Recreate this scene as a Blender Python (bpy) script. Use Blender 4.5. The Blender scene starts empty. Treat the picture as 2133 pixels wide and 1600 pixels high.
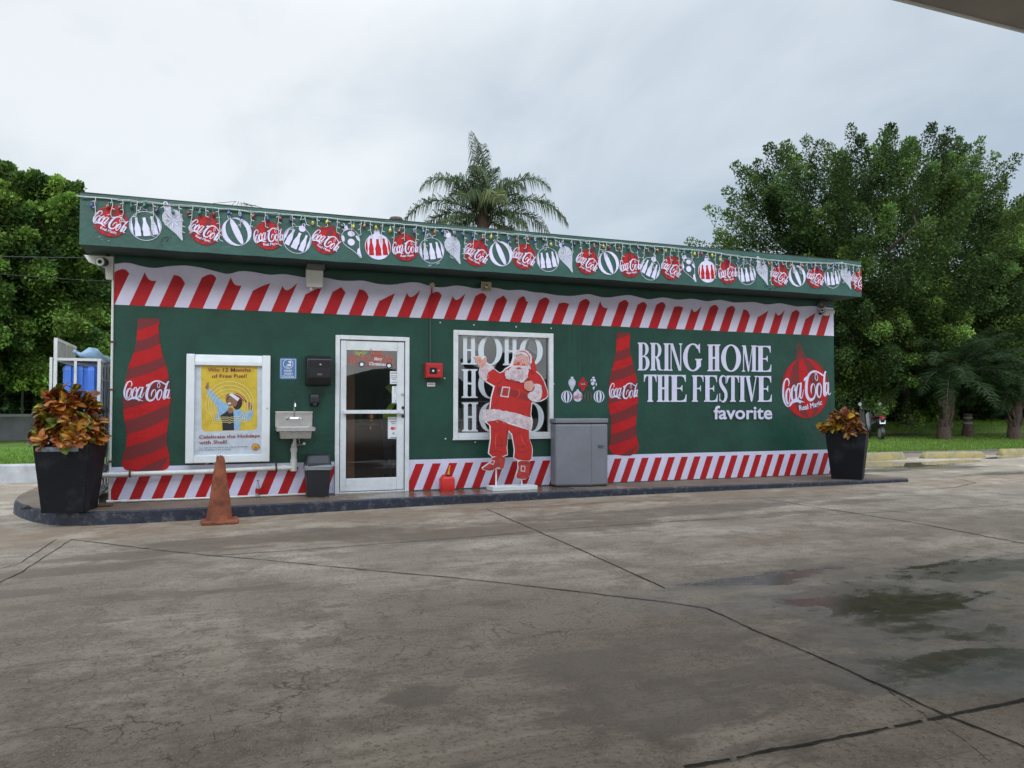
import bpy, math, random
import numpy as np
from mathutils import Vector, Matrix
from mathutils.geometry import tessellate_polygon
R = math.radians
rng = np.random.default_rng(7); random.seed(7)
SC = bpy.context.scene; COL = SC.collection

# ------------------------------------------------------------------ camera
YAW, PITCH, FPX, CAMY, CAMZ = 0.36797, 0.03136, 1600.0, -10.4527, 1.1457
cd = bpy.data.cameras.new('camera'); cam = bpy.data.objects.new('camera', cd); COL.objects.link(cam)
cd.sensor_width = 36.0; cd.lens = 36.0*FPX/2133.0; cd.clip_start = 0.05; cd.clip_end = 2000
cam.location = (0, CAMY, CAMZ); cam.rotation_euler = (math.pi/2+PITCH, 0, -YAW)
SC.camera = cam

# ------------------------------------------------------------------ world, sun, exposure
SUN_EL, SUN_AZ = R(30), R(-152)      # azimuth measured from +Y towards +X
w = bpy.data.worlds.new('World'); SC.world = w; w.use_nodes = True
wn, wl = w.node_tree.nodes, w.node_tree.links
bg = wn['Background']; bg.inputs['Strength'].default_value = 0.1
sky = wn.new('ShaderNodeTexSky'); sky.sky_type = 'NISHITA'; sky.sun_disc = False
sky.sun_elevation = SUN_EL; sky.sun_rotation = SUN_AZ
tc = wn.new('ShaderNodeTexCoord')
sep = wn.new('ShaderNodeSeparateXYZ'); wl.new(tc.outputs['Generated'], sep.inputs[0])
def wmath(op, a, b=None, c=None):
    n = wn.new('ShaderNodeMath'); n.operation = op
    for i, v in enumerate((a, b, c)):
        if v is None: continue
        if isinstance(v, (int, float)): n.inputs[i].default_value = v
        else: wl.new(v, n.inputs[i])
    return n.outputs[0]
zz = wmath('ADD', wmath('MAXIMUM', sep.outputs['Z'], 0.0), 0.22)
cmb = wn.new('ShaderNodeCombineXYZ')
wl.new(wmath('DIVIDE', sep.outputs['X'], zz), cmb.inputs[0]); wl.new(wmath('DIVIDE', sep.outputs['Y'], zz), cmb.inputs[1])
n1 = wn.new('ShaderNodeTexNoise'); n1.inputs['Scale'].default_value = 0.55; n1.inputs['Detail'].default_value = 5; n1.inputs['Roughness'].default_value = 0.57
n1.inputs['Distortion'].default_value = 0.35
mp = wn.new('ShaderNodeMapping'); mp.inputs['Location'].default_value = (1.3, 0.9, 0.5); mp.inputs['Rotation'].default_value = (0, 0, R(30)); mp.inputs['Scale'].default_value = (1.0, 0.55, 1)
wl.new(cmb.outputs[0], mp.inputs[0]); wl.new(mp.outputs[0], n1.inputs['Vector'])
# slow brightening of the cloud deck towards the hidden sun
dt = wn.new('ShaderNodeVectorMath'); dt.operation = 'DOT_PRODUCT'; wl.new(tc.outputs['Generated'], dt.inputs[0])
dt.inputs[1].default_value = (math.sin(R(8))*math.cos(R(38)), math.cos(R(8))*math.cos(R(38)), math.sin(R(38)))
br = wmath('MULTIPLY', wmath('POWER', wmath('MAXIMUM', dt.outputs['Value'], 0.0), 4.0), 0.28)
n2 = wn.new('ShaderNodeTexNoise'); n2.inputs['Scale'].default_value = 2.4; n2.inputs['Detail'].default_value = 6; n2.inputs['Roughness'].default_value = 0.6; n2.inputs['Distortion'].default_value = .5
wl.new(mp.outputs[0], n2.inputs['Vector'])
br = wmath('ADD', br, wmath('MULTIPLY', wmath('SUBTRACT', n2.outputs['Fac'], 0.5), 0.9))
fac = wmath('ADD', wmath('MULTIPLY', wmath('SUBTRACT', n1.outputs['Fac'], 0.5), 3.2), wmath('ADD', br, 0.30))
rp = wn.new('ShaderNodeValToRGB'); cr = rp.color_ramp
cr.elements[0].position = 0.0; cr.elements[0].color = (3.7, 4.35, 5.05, 1)
cr.elements[1].position = 1.0; cr.elements[1].color = (6.9, 7.2, 7.4, 1)
e = cr.elements.new(0.5); e.color = (5.2, 5.75, 6.25, 1)
wl.new(fac, rp.inputs[0])
mx = wn.new('ShaderNodeMixRGB'); mx.inputs[0].default_value = 0.9
# an overcast deck is up to three times brighter overhead than low down
zen = wn.new('ShaderNodeMapRange'); zen.interpolation_type = 'SMOOTHSTEP'; wl.new(sep.outputs['Z'], zen.inputs[0])
for i_, v_ in enumerate((0.42, 0.85, 1.0, 2.7)): zen.inputs[i_+1].default_value = v_
# added brightening of the unseen sky behind the camera, to light the shop front
bk = wn.new('ShaderNodeMapRange'); bk.interpolation_type = 'SMOOTHSTEP'; wl.new(sep.outputs['Y'], bk.inputs[0])
for i_, v_ in enumerate((-0.70, 0.15, 2.7, 1.0)): bk.inputs[i_+1].default_value = v_
zen2 = wmath('MULTIPLY', zen.outputs[0], bk.outputs[0])
vm = wn.new('ShaderNodeVectorMath'); vm.operation = 'SCALE'
wl.new(sky.outputs[0], mx.inputs[1]); wl.new(rp.outputs[0], mx.inputs[2]); wl.new(mx.outputs[0], vm.inputs[0]); wl.new(zen2, vm.inputs['Scale']); wl.new(vm.outputs[0], bg.inputs[0])

sd = bpy.data.lights.new('sun', 'SUN'); sd.energy = 1.5; sd.angle = R(35); sd.color = (1, 0.96, 0.9)
sun = bpy.data.objects.new('sun', sd); COL.objects.link(sun)
dv = Vector((math.sin(SUN_AZ)*math.cos(SUN_EL), math.cos(SUN_AZ)*math.cos(SUN_EL), math.sin(SUN_EL)))
sun.rotation_euler = dv.to_track_quat('Z', 'Y').to_euler(); sun.location = (0, 0, 30)
SC.view_settings.view_transform = 'Standard'; SC.view_settings.look = 'None'
SC.view_settings.exposure = 0.42; SC.view_settings.gamma = 1.0; SC.view_settings.use_curve_mapping = False
SC.cycles.max_bounces = 8; SC.cycles.transparent_max_bounces = 16

# ------------------------------------------------------------------ measuring: photo pixel -> point on a real plane
FWD = Vector((math.sin(YAW)*math.cos(PITCH), math.cos(YAW)*math.cos(PITCH), math.sin(PITCH)))
RGT = Vector((math.cos(YAW), -math.sin(YAW), 0)); UPV = RGT.cross(FWD)
CAM = Vector((0, CAMY, CAMZ))
def ray(px, py): return FWD + RGT*((px-1066.5)/FPX) - UPV*((py-800)/FPX)
def W(px, py, y=0.0):                      # on the vertical plane Y = y
    r = ray(px, py); p = CAM + r*((y-CAMY)/r.y); return Vector((p.x, y, p.z))
def K(px, py, z=0.0):                      # on the level Z = z
    r = ray(px, py); return CAM + r*((z-CAMZ)/r.z)
def gz(x): return -0.145 + 0.0085*max(-6.0, min(13.0, x))   # the forecourt falls a little to the left
def G(px, py):
    z = -0.12
    for _ in range(6):
        p = K(px, py, z); z = gz(p.x)
    return Vector((p.x, p.y, z))
def PD(px, py, d): return CAM + ray(px, py)*d               # at distance d along the view axis
def zoomer(ox, oy, s): return lambda x, y: (ox+x*s, oy+y*s)

# ------------------------------------------------------------------ materials
MATS = {}
def _set(b, **k):
    for n, v in k.items():
        b.inputs[n.replace('_', ' ')].default_value = v
def mat(name, col=(.5, .5, .5), rough=.6, metal=0.0, var=0.0, vscale=6.0, bump=0.0, bscale=40.0, spec=0.5, col2=None, dirt=0.0, dirtcol=(.05, .045, .04), alpha=None, coat=0.0):
    if name in MATS: return MATS[name]
    m = bpy.data.materials.new(name); m.use_nodes = True; MATS[name] = m
    N, L = m.node_tree.nodes, m.node_tree.links; b = N['Principled BSDF']
    b.inputs['Base Color'].default_value = (*col, 1); b.inputs['Roughness'].default_value = rough; b.inputs['Metallic'].default_value = metal
    b.inputs['Specular IOR Level'].default_value = spec; b.inputs['Coat Weight'].default_value = coat
    t = N.new('ShaderNodeTexCoord'); out = None
    if var or col2:
        n = N.new('ShaderNodeTexNoise'); n.inputs['Scale'].default_value = vscale; n.inputs['Detail'].default_value = 6; n.inputs['Roughness'].default_value = .6
        L.new(t.outputs['Object'], n.inputs['Vector'])
        r = N.new('ShaderNodeValToRGB'); c2 = col2 or tuple(max(0, c*(1-var)) for c in col); c1 = col if col2 else tuple(min(1, c*(1+var)) for c in col)
        r.color_ramp.elements[0].position = .34; r.color_ramp.elements[1].position = .66
        r.color_ramp.elements[0].color = (*c2, 1); r.color_ramp.elements[1].color = (*c1, 1)
        L.new(n.outputs['Fac'], r.inputs[0]); out = r.outputs[0]
    if dirt:
        n2 = N.new('ShaderNodeTexNoise'); n2.inputs['Scale'].default_value = vscale*2.3; n2.inputs['Detail'].default_value = 8; n2.inputs['Roughness'].default_value = .7
        L.new(t.outputs['Object'], n2.inputs['Vector'])
        r2 = N.new('ShaderNodeValToRGB'); r2.color_ramp.elements[0].position = .52; r2.color_ramp.elements[1].position = .72
        r2.color_ramp.elements[0].color = (0, 0, 0, 1); r2.color_ramp.elements[1].color = (dirt, dirt, dirt, 1)
        L.new(n2.outputs['Fac'], r2.inputs[0])
        x = N.new('ShaderNodeMixRGB'); L.new(r2.outputs[0], x.inputs[0])
        if out: L.new(out, x.inputs[1])
        else: x.inputs[1].default_value = (*col, 1)
        x.inputs[2].default_value = (*dirtcol, 1); out = x.outputs[0]
    if out: L.new(out, b.inputs['Base Color'])
    if bump:
        n3 = N.new('ShaderNodeTexNoise'); n3.inputs['Scale'].default_value = bscale; n3.inputs['Detail'].default_value = 5
        L.new(t.outputs['Object'], n3.inputs['Vector'])
        bp = N.new('ShaderNodeBump'); bp.inputs['Strength'].default_value = bump; bp.inputs['Distance'].default_value = .02
        L.new(n3.outputs['Fac'], bp.inputs['Height']); L.new(bp.outputs[0], b.inputs['Normal'])
    return m
def glass_mat(name, tint, refl_boost=1.0):
    m = bpy.data.materials.new(name); m.use_nodes = True; MATS[name] = m
    N, L = m.node_tree.nodes, m.node_tree.links; N.remove(N['Principled BSDF'])
    tr = N.new('ShaderNodeBsdfTransparent'); tr.inputs[0].default_value = (*tint, 1)
    gl = N.new('ShaderNodeBsdfGlossy'); gl.inputs['Roughness'].default_value = .01
    lw = N.new('ShaderNodeLayerWeight'); lw.inputs[0].default_value = .5
    pw = N.new('ShaderNodeMath'); pw.operation = 'POWER'; pw.inputs[1].default_value = 5.0; L.new(lw.outputs['Facing'], pw.inputs[0])
    fr = N.new('ShaderNodeMath'); fr.operation = 'MULTIPLY_ADD'; fr.inputs[1].default_value = .96; fr.inputs[2].default_value = .04; L.new(pw.outputs[0], fr.inputs[0])
    mu = N.new('ShaderNodeMath'); mu.operation = 'MULTIPLY'; mu.inputs[1].default_value = refl_boost; mu.use_clamp = True
    L.new(fr.outputs[0], mu.inputs[0])
    ms = N.new('ShaderNodeMixShader'); L.new(mu.outputs[0], ms.inputs[0]); L.new(tr.outputs[0], ms.inputs[1]); L.new(gl.outputs[0], ms.inputs[2])
    L.new(ms.outputs[0], N['Material Output'].inputs[0]); return m
def leaf_mat(name, transl=.22, rough=.6, spec=.10):
    m = bpy.data.materials.new(name); m.use_nodes = True; MATS[name] = m
    N, L = m.node_tree.nodes, m.node_tree.links; b = N['Principled BSDF']
    a = N.new('ShaderNodeAttribute'); a.attribute_name = 'tint'
    L.new(a.outputs['Color'], b.inputs['Base Color']); b.inputs['Roughness'].default_value = rough; b.inputs['Specular IOR Level'].default_value = spec
    t = N.new('ShaderNodeBsdfTranslucent'); h = N.new('ShaderNodeHueSaturation'); h.inputs['Value'].default_value = 1.5
    L.new(a.outputs['Color'], h.inputs['Color']); L.new(h.outputs[0], t.inputs[0])
    ms = N.new('ShaderNodeMixShader'); ms.inputs[0].default_value = transl
    L.new(b.outputs[0], ms.inputs[1]); L.new(t.outputs[0], ms.inputs[2]); L.new(ms.outputs[0], N['Material Output'].inputs[0]); return m

M = {}
M['green'] = mat('green_wall_paint', (.0115, .056, .038), .40, var=.20, vscale=2.2, bump=.28, bscale=16, spec=.35, dirt=.22, dirtcol=(.035, .07, .058))
M['green_trim'] = mat('green_roof_paint', (.024, .080, .063), .5, var=.14, vscale=3, bump=.3, bscale=14)
M['white_v'] = mat('white_vinyl', (.62, .60, .76), .5, spec=.3, var=.05, vscale=4, bump=.3, bscale=18, dirt=.18, dirtcol=(.42, .43, .45))
M['red_v'] = mat('red_vinyl', (.42, .009, .014), .5, spec=.3, var=.10, vscale=4, bump=.3, bscale=18)
M['red_b'] = mat('bright_red_vinyl', (.42, .008, .010), .5, spec=.3, var=.08, vscale=4, bump=.3, bscale=18)
M['red_d'] = mat('dark_red_vinyl', (.155, .010, .012), .5, var=.06, vscale=4, bump=.1, bscale=30)
M['silver_v'] = mat('silver_grey_vinyl', (.44, .46, .54), .5, var=.04)
M['silver_d'] = mat('darker_silver_vinyl', (.31, .33, .40), .5)
M['dkgreen_v'] = mat('black_green_vinyl', (.012, .022, .018), .5)
M['mgreen_v'] = mat('moss_vinyl', (.05, .075, .05), .5)
M['frost'] = mat('frosted_white_vinyl', (.62, .66, .70), .55)
M['alu'] = mat('white_door_aluminium', (.66, .68, .70), .38, var=.06, vscale=7, bump=.04, bscale=30, dirt=.35, dirtcol=(.38, .36, .33))
M['glass'] = glass_mat('tinted_glass', (.60, .61, .62), 2.0)
M['white_p'] = mat('white_enamel', (.72, .74, .75), .35, var=.04, vscale=8)
M['offwhite'] = mat('offwhite_plastic', (.60, .60, .57), .5, var=.06)
M['beige'] = mat('beige_plastic', (.42, .36, .25), .55, var=.12)
M['pipe'] = mat('white_pvc', (.66, .66, .62), .45, var=.08, dirt=.4, dirtcol=(.4, .37, .3))
M['black_p'] = mat('black_plastic', (.012, .012, .014), .42, var=.2)
M['dark'] = mat('dark_gap', (.006, .006, .006), .8)
M['bin'] = mat('charcoal_plastic', (.018, .018, .023), .5, var=.2, bump=.1)
M['steel'] = mat('brushed_steel', (.50, .48, .46), .36, metal=.9, var=.08, vscale=20)
M['chrome'] = mat('chrome', (.75, .75, .76), .12, metal=1)
M['red_metal'] = mat('red_alarm_paint', (.42, .012, .016), .4)
M['ink'] = mat('black_ink', (.015, .015, .018), .6)
M['inkred'] = mat('dark_red_ink', (.24, .02, .03), .6)
M['inkblue'] = mat('navy_ink', (.02, .03, .13), .6)
M['paper'] = mat('white_paper', (.70, .72, .75), .6)
M['poster'] = mat('wrinkled_poster_paper', (.52, .56, .62), .35, var=.10, vscale=11, bump=.5, bscale=9)
M['yellow_ink'] = mat('poster_yellow', (.60, .42, .035), .38, var=.14, vscale=9, bump=.4, bscale=9)
M['sign_blue'] = mat('sign_blue', (.09, .20, .42), .45, var=.05)
M['plate_grey'] = mat('dark_planter_resin', (.008, .009, .012), .6, spec=.18, var=.2, dirt=.55, dirtcol=(.055, .058, .065), vscale=1.5, bump=.12)
M['soil'] = mat('potting_soil', (.03, .02, .014), .95, var=.4, vscale=30, bump=.8)
M['cabinet'] = mat('grey_cabinet_paint', (.185, .19, .215), .5, var=.08, vscale=3, bump=.06, dirt=.2, dirtcol=(.12, .115, .11))
M['orange'] = mat('faded_orange_plastic', (.27, .075, .034), .75, var=.45, vscale=6, dirt=1.0, dirtcol=(.09, .04, .025), bump=.5, bscale=18)
M['canred'] = mat('red_can_plastic', (.62, .02, .015), .42, var=.06)
M['yellow_p'] = mat('yellow_spout_plastic', (.62, .36, .02), .45)
M['kerb_y'] = mat('worn_yellow_concrete', (.34, .26, .075), .8, col2=(.20, .18, .12), vscale=7, bump=.5, bscale=30, dirt=.5, dirtcol=(.13, .12, .1))
M['concrete_w'] = mat('weathered_wall_concrete', (.17, .175, .18), .9, var=.25, vscale=2, bump=.4)
M['kerb_c'] = mat('pale_kerb_concrete', (.33, .34, .36), .85, var=.15, vscale=3, bump=.4, dirt=.35, dirtcol=(.14, .14, .13))
M['bark'] = mat('dark_bark', (.055, .043, .034), .95, var=.4, vscale=9, bump=.9, bscale=18)
M['palmbark'] = mat('fibrous_palm_bark', (.060, .042, .032), .95, var=.45, vscale=14, bump=1.0, bscale=22)
M['steelwhite'] = mat('white_frame_paint', (.62, .63, .62), .5, var=.1, dirt=.3, dirtcol=(.3, .27, .22))
M['panelgrey'] = mat('grey_sheet_metal', (.36, .37, .36), .55, var=.12, vscale=3)
M['blue'] = mat('blue_crate_plastic', (.06, .20, .70), .4, var=.12, vscale=4)
M['jug'] = mat('pale_blue_bottle_plastic', (.16, .30, .50), .18, var=.1, vscale=3, spec=.7)
M['bag'] = mat('pale_blue_plastic', (.26, .40, .56), .35, var=.15, vscale=6)
M['wire_w'] = mat('white_cable', (.46, .47, .46), .6)
M['wire_k'] = mat('black_cable', (.015, .015, .015), .6)
M['brown'] = mat('brown_wood_panel', (.36, .15, .065), .5, var=.15, vscale=2)
M['floor_i'] = mat('floor_tile', (.10, .09, .08), .4, var=.1)
M['wall_i'] = mat('interior_grey_paint', (.16, .16, .16), .7)
M['navy'] = mat('navy_cloth', (.012, .016, .035), .85, var=.15)
M['lime'] = mat('lime_safety_cloth', (.38, .60, .04), .7)
M['skin'] = mat('brown_skin', (.16, .075, .045), .55)
M['skin_p'] = mat('printed_light_skin', (.58, .30, .25), .5)
M['hair'] = mat('dark_hair', (.03, .016, .012), .7)
M['denim'] = mat('light_denim_ink', (.25, .42, .62), .5, var=.18, vscale=25)
M['pale_y'] = mat('pale_yellow_ink', (.75, .66, .30), .5)
M['fur'] = mat('printed_white_trim', (.64, .60, .62), .6, col2=(.50, .36, .40), vscale=14)
M['rust'] = mat('rusty_clamp', (.10, .05, .03), .8)
for n, c in (('blue', (.02, .04, .20)), ('red', (.18, .012, .016)), ('yellow', (.40, .32, .03)), ('green', (.015, .09, .06)), ('violet', (.03, .012, .06)), ('orange', (.26, .07, .015))):
    M['bulb_'+n] = mat('bulb_'+n, c, .2, spec=.7)
M['tins_r'] = mat('red_tinsel', (.70, .10, .045), .4)
M['tins_g'] = mat('green_gold_tinsel', (.45, .48, .14), .4)

# ------------------------------------------------------------------ mesh building
ORG = {}
class MB:
    def __init__(s): s.v = []; s.f = []; s.m = []; s.mats = []
    def mi(s, m):
        if isinstance(m, str): m = M[m]
        if m not in s.mats: s.mats.append(m)
        return s.mats.index(m)
    def add(s, vs, fs, m):
        k = len(s.v); i = s.mi(m); s.v += [tuple(q) for q in vs]
        for f in fs: s.f.append(tuple(a+k for a in f)); s.m.append(i)
        return s
    def box(s, a, b, m, rz=0.0, c=None):
        x0, y0, z0 = a; x1, y1, z1 = b
        vs = [(x0, y0, z0), (x1, y0, z0), (x1, y1, z0), (x0, y1, z0), (x0, y0, z1), (x1, y0, z1), (x1, y1, z1), (x0, y1, z1)]
        if rz:
            cx, cy = c if c else ((x0+x1)/2, (y0+y1)/2); co, si = math.cos(rz), math.sin(rz)
            vs = [(cx+(x-cx)*co-(y-cy)*si, cy+(x-cx)*si+(y-cy)*co, z) for x, y, z in vs]
        return s.add(vs, [(0, 3, 2, 1), (4, 5, 6, 7), (0, 1, 5, 4), (1, 2, 6, 5), (2, 3, 7, 6), (3, 0, 4, 7)], m)
    def rings(s, rings, m, cap=True, closed=False):
        n = len(rings[0]); vs = [p for r in rings for p in r]; fs = []
        k = len(rings)
        for i in range(k if closed else k-1):
            j = (i+1) % k
            for q in range(n):
                r = (q+1) % n; fs.append((i*n+q, i*n+r, j*n+r, j*n+q))
        if cap and not closed: fs += [tuple(range(n))[::-1], tuple(range((k-1)*n, k*n))]
        return s.add(vs, fs, m)
    def tube(s, pts, r, m, n=8, cap=True):
        pts = [Vector(p) for p in pts]; rr = r if isinstance(r, (list, tuple)) else [r]*len(pts); out = []; up = Vector((.13, .31, .94)).normalized()
        for i, p in enumerate(pts):
            d = (pts[min(i+1, len(pts)-1)]-pts[max(i-1, 0)]).normalized()
            if i == 0: a = d.orthogonal().normalized()
            else: a = (a-d*a.dot(d)); a = a.normalized() if a.length > 1e-6 else d.orthogonal().normalized()
            b = d.cross(a)
            out.append([p+(a*math.cos(t)+b*math.sin(t))*rr[i] for t in [2*math.pi*q/n for q in range(n)]])
        return s.rings(out, m, cap)
    def lathe(s, prof, c, m, n=20, axis='z', cap=True):
        out = []
        for r, h in prof:
            ring = []
            for q in range(n):
                t = 2*math.pi*q/n
                if axis == 'z': ring.append((c[0]+r*math.cos(t), c[1]+r*math.sin(t), c[2]+h))
                elif axis == 'y': ring.append((c[0]+r*math.cos(t), c[1]+h, c[2]+r*math.sin(t)))
                else: ring.append((c[0]+h, c[1]+r*math.cos(t), c[2]+r*math.sin(t)))
            out.append(ring)
        return s.rings(out, m, cap)
    def poly3(s, loops, m):
        """flat polygon with holes; loops of 3-D points"""
        loops = [[Vector(p) for p in l] for l in loops]; flat = [p for l in loops for p in l]
        return s.add(flat, [tuple(t) for t in tessellate_polygon(loops)], m)
    def build(s, name, parent=None, smooth=True, bevel=0.0, angle=35, loc=None):
        me = bpy.data.meshes.new(name); v = np.array(s.v, dtype=np.float64)
        if parent is not None: o0 = Vector(ORG.get(parent.name, (0, 0, 0)))
        elif loc is not None: o0 = Vector(loc)
        else: o0 = Vector(((v[:, 0].min()+v[:, 0].max())/2, (v[:, 1].min()+v[:, 1].max())/2, v[:, 2].min()))
        v = v-np.array(o0)
        me.from_pydata(v.tolist(), [], s.f)
        for m in s.mats: me.materials.append(m)
        me.polygons.foreach_set('material_index', s.m); me.validate()
        ob = bpy.data.objects.new(name, me); COL.objects.link(ob)
        if smooth and len(me.polygons):
            me.polygons.foreach_set('use_smooth', [True]*len(me.polygons))
            try: me.set_sharp_from_angle(angle=R(angle))
            except Exception: pass
        if parent is not None: ob.parent = parent; ORG[ob.name] = o0
        else: ob.location = o0; ORG[ob.name] = o0
        if bevel:
            b = ob.modifiers.new('bevel', 'BEVEL'); b.width = bevel; b.segments = 2; b.limit_method = 'ANGLE'; b.angle_limit = R(40)
        return ob
def tag(o, label, cat, group=None):
    o['label'] = label; o['category'] = cat
    if group: o['group'] = group
    return o
def thing(name, label, cat, loc=(0, 0, 0), group=None):
    o = bpy.data.objects.new(name, None); COL.objects.link(o); o.location = loc; o.empty_display_size = .2; ORG[o.name] = Vector(loc)
    return tag(o, label, cat, group)
def structure(o): o['kind'] = 'structure'; return o
def copy_tree(o, parent=None):
    c = o.copy(); COL.objects.link(c)
    if parent is not None: c.parent = parent
    for ch in [q for q in o.children]: copy_tree(ch, c)
    return c

# ------------------------------------------------------------------ flat graphics laid on a real plane
def cr_spline(pts, n=6, closed=False):
    P = [np.array(p, float) for p in pts]; k = len(P); out = []
    for i in range(k if closed else k-1):
        p0 = P[(i-1) % k] if closed or i > 0 else P[i]; p1 = P[i]; p2 = P[(i+1) % k]; p3 = P[(i+2) % k] if closed or i+2 < k else P[(i+1) % k]
        for q in range(n):
            t = q/n
            out.append(.5*((2*p1)+(-p0+p2)*t+(2*p0-5*p1+4*p2-p3)*t*t+(-p0+3*p1-3*p2+p3)*t**3))
    if not closed: out.append(P[-1])
    return out
class Decal(MB):
    """2-D shapes in any unit, put through fn(u,v)->(x,z) onto plane y; every new shape lies 0.35 mm further out"""
    def __init__(s, fn, y, step=.00035):
        super().__init__(); s.fn = fn; s.y = y; s.k = 0; s.step = step
    def pt(s, p): x, z = s.fn(p[0], p[1]); return (x, s.y-s.k*s.step, z)
    def poly(s, loops, m):
        if not isinstance(loops[0][0], (tuple, list, np.ndarray)): loops = [loops]
        s.k += 1; return s.poly3([[s.pt(p) for p in l] for l in loops], m)
    def stroke(s, pts, m, n=6, closed=False, wk=1.0):
        q = cr_spline(pts, n, closed); s.k += 1; L_, R_ = [], []
        for i, p in enumerate(q):
            a = q[(i-1) % len(q)] if closed or i > 0 else q[i]; b = q[(i+1) % len(q)] if closed or i+1 < len(q) else q[i]
            d = b[:2]-a[:2]; l = math.hypot(*d) or 1; nn = np.array((-d[1], d[0]))/l*p[2]*wk
            L_.append(s.pt(p[:2]+nn)); R_.append(s.pt(p[:2]-nn))
        c = len(q); fs = [(i, (i+1) % c, c+(i+1) % c, c+i) for i in range(c if closed else c-1)]
        s.add(L_+R_, fs, m); return s
    def ell(s, cx, cy, rx, ry, m, n=28, rot=0.0, hole=None):
        def E(rx, ry): return [(cx+rx*math.cos(t)*math.cos(rot)-ry*math.sin(t)*math.sin(rot), cy+rx*math.cos(t)*math.sin(rot)+ry*math.sin(t)*math.cos(rot)) for t in [2*math.pi*i/n for i in range(n)]]
        return s.poly([E(rx, ry)]+([E(*hole)[::-1]] if hole else []), m)
    def text(s, body, x0, x1, ytop0, ybot0, m, dtop=0.0, bold=0.0, cap=True, shear=0.0):
        """text stretched to x0..x1; ytop0/ybot0 at the left, both shifted by dtop at the right"""
        vs, fs = text_mesh(body, bold, shear); a = vs[:, 0].min(); b = vs[:, 0].max()
        c, d = (0.0, vs[:, 1].max()) if cap else (vs[:, 1].min(), vs[:, 1].max())
        s.k += 1; out = []
        for p in vs:
            u = (p[0]-a)/(b-a); v = (p[1]-c)/(d-c)
            out.append(s.pt((x0+u*(x1-x0), ybot0+v*(ytop0-ybot0)+dtop*u)))
        s.add(out, fs, m); return s
def text_mesh(body, bold=0.0, shear=0.0):
    cu = bpy.data.curves.new('lettering', 'FONT'); cu.body = body; cu.offset = bold; cu.shear = shear; cu.resolution_u = 3
    ob = bpy.data.objects.new('lettering', cu); COL.objects.link(ob)
    dg = bpy.context.evaluated_depsgraph_get(); me = ob.evaluated_get(dg).to_mesh()
    vs = np.array([tuple(q.co) for q in me.vertices]); fs = [tuple(p.vertices) for p in me.polygons]
    ob.evaluated_get(dg).to_mesh_clear(); bpy.data.objects.remove(ob); bpy.data.curves.remove(cu)
    return vs, fs
def wallfn(zm=None, y=0.0):
    def fn(u, v):
        p = W(*(zm(u, v) if zm else (u, v)), y); return p.x, p.z
    return fn

# flowing script logo, traced in the pixels of one close view (half widths given)
LOGO = [
 [(968,447,2.5),(977,432,4.5),(972,413,5),(958,409,5),(941,424,7),(928,455,8.5),(921,490,8.5),(924,520,6.5),(935,541,4.5),(947,547,3.5),(960,541,4)],
 [(968,458,4),(950,470,8),(939,500,9),(940,528,6),(950,532,4),(964,510,4.5),(972,480,4.5),(968,458,4)],
 [(966,462,2.5),(979,470,2.5),(993,461,3)],
 [(1004,484,6),(1012,467,5),(1008,454,4),(995,462,6.5),(981,490,8.5),(978,518,8.5),(986,531,5.5),(998,524,3.5),(1012,502,2.5)],
 [(1050,456,4),(1035,455,5),(1018,480,8),(1009,512,8.5),(1012,530,6),(1022,526,4),(1040,495,4),(1052,458,4)],
 [(1058,451,6.5),(1045,490,8.5),(1036,520,7.5),(1042,531,4.5),(1053,520,3),(1068,490,2)],
 [(1119,523,1),(1118,505,5),(1128,480,6),(1142,470,3),(1150,484,3),(1149,510,4),(1138,536,6),(1120,550,8),(1101,550,10),(1087,535,12),(1084,505,12.5),(1094,465,12),(1113,430,9),(1138,411,7),(1165,406,5.5),(1190,413,5),(1215,428,6),(1232,434,4)],
 [(1158,412,2.5),(1176,421,2.5),(1181,440,2.5),(1173,456,2.5),(1163,448,2.5),(1164,430,2.5),(1182,414,2.5)],
 [(1186,470,5),(1170,482,8.5),(1158,510,9.5),(1160,538,6),(1172,545,4.5),(1187,520,4.5),(1194,490,5),(1186,470,5)],
 [(1249,411,2.5),(1237,418,6.5),(1222,460,8.5),(1211,505,8.5),(1206,532,7),(1213,541,4),(1226,520,2)],
 [(1240,470,4),(1228,478,7),(1219,505,7.5),(1217,529,6),(1224,533,4),(1238,505,4),(1244,473,3)],
 [(1250,468,6.5),(1241,505,7.5),(1237,526,6),(1243,535,3.5),(1256,525,2)]]
LOGO_P = [[(945,545),(962,531),(985,522),(1008,526),(1030,537),(1062,557),(1045,553),(1034,551),(1027,558),(1019,547),(1000,541),(975,541),(955,551)],
          [(1081,434),(1108,424),(1104,441),(1078,450)]]
def logo(d, m, tf, wk=1.0, n=4):
    wk = wk*.70
    """tf maps (0..1, 0..1 bottom-up) logo space to the decal's own units"""
    T = lambda x, y: tf((x-912)/348.0, (560-y)/156.0)
    def S(pts):
        q = cr_spline(pts, n); d.k += 1; A, B = [], []
        for i, p in enumerate(q):
            dd = q[min(i+1, len(q)-1)][:2]-q[max(i-1, 0)][:2]; l = math.hypot(*dd) or 1; nn = np.array((-dd[1], dd[0]))/l*p[2]*wk
            A.append(d.pt(T(*(p[:2]+nn)))); B.append(d.pt(T(*(p[:2]-nn))))
        c = len(q); d.add(A+B, [(i, i+1, c+i+1, c+i) for i in range(c-1)], m)
    for s_ in LOGO: S(s_)
    for p in LOGO_P: d.poly([T(*q) for q in p], m)

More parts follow.
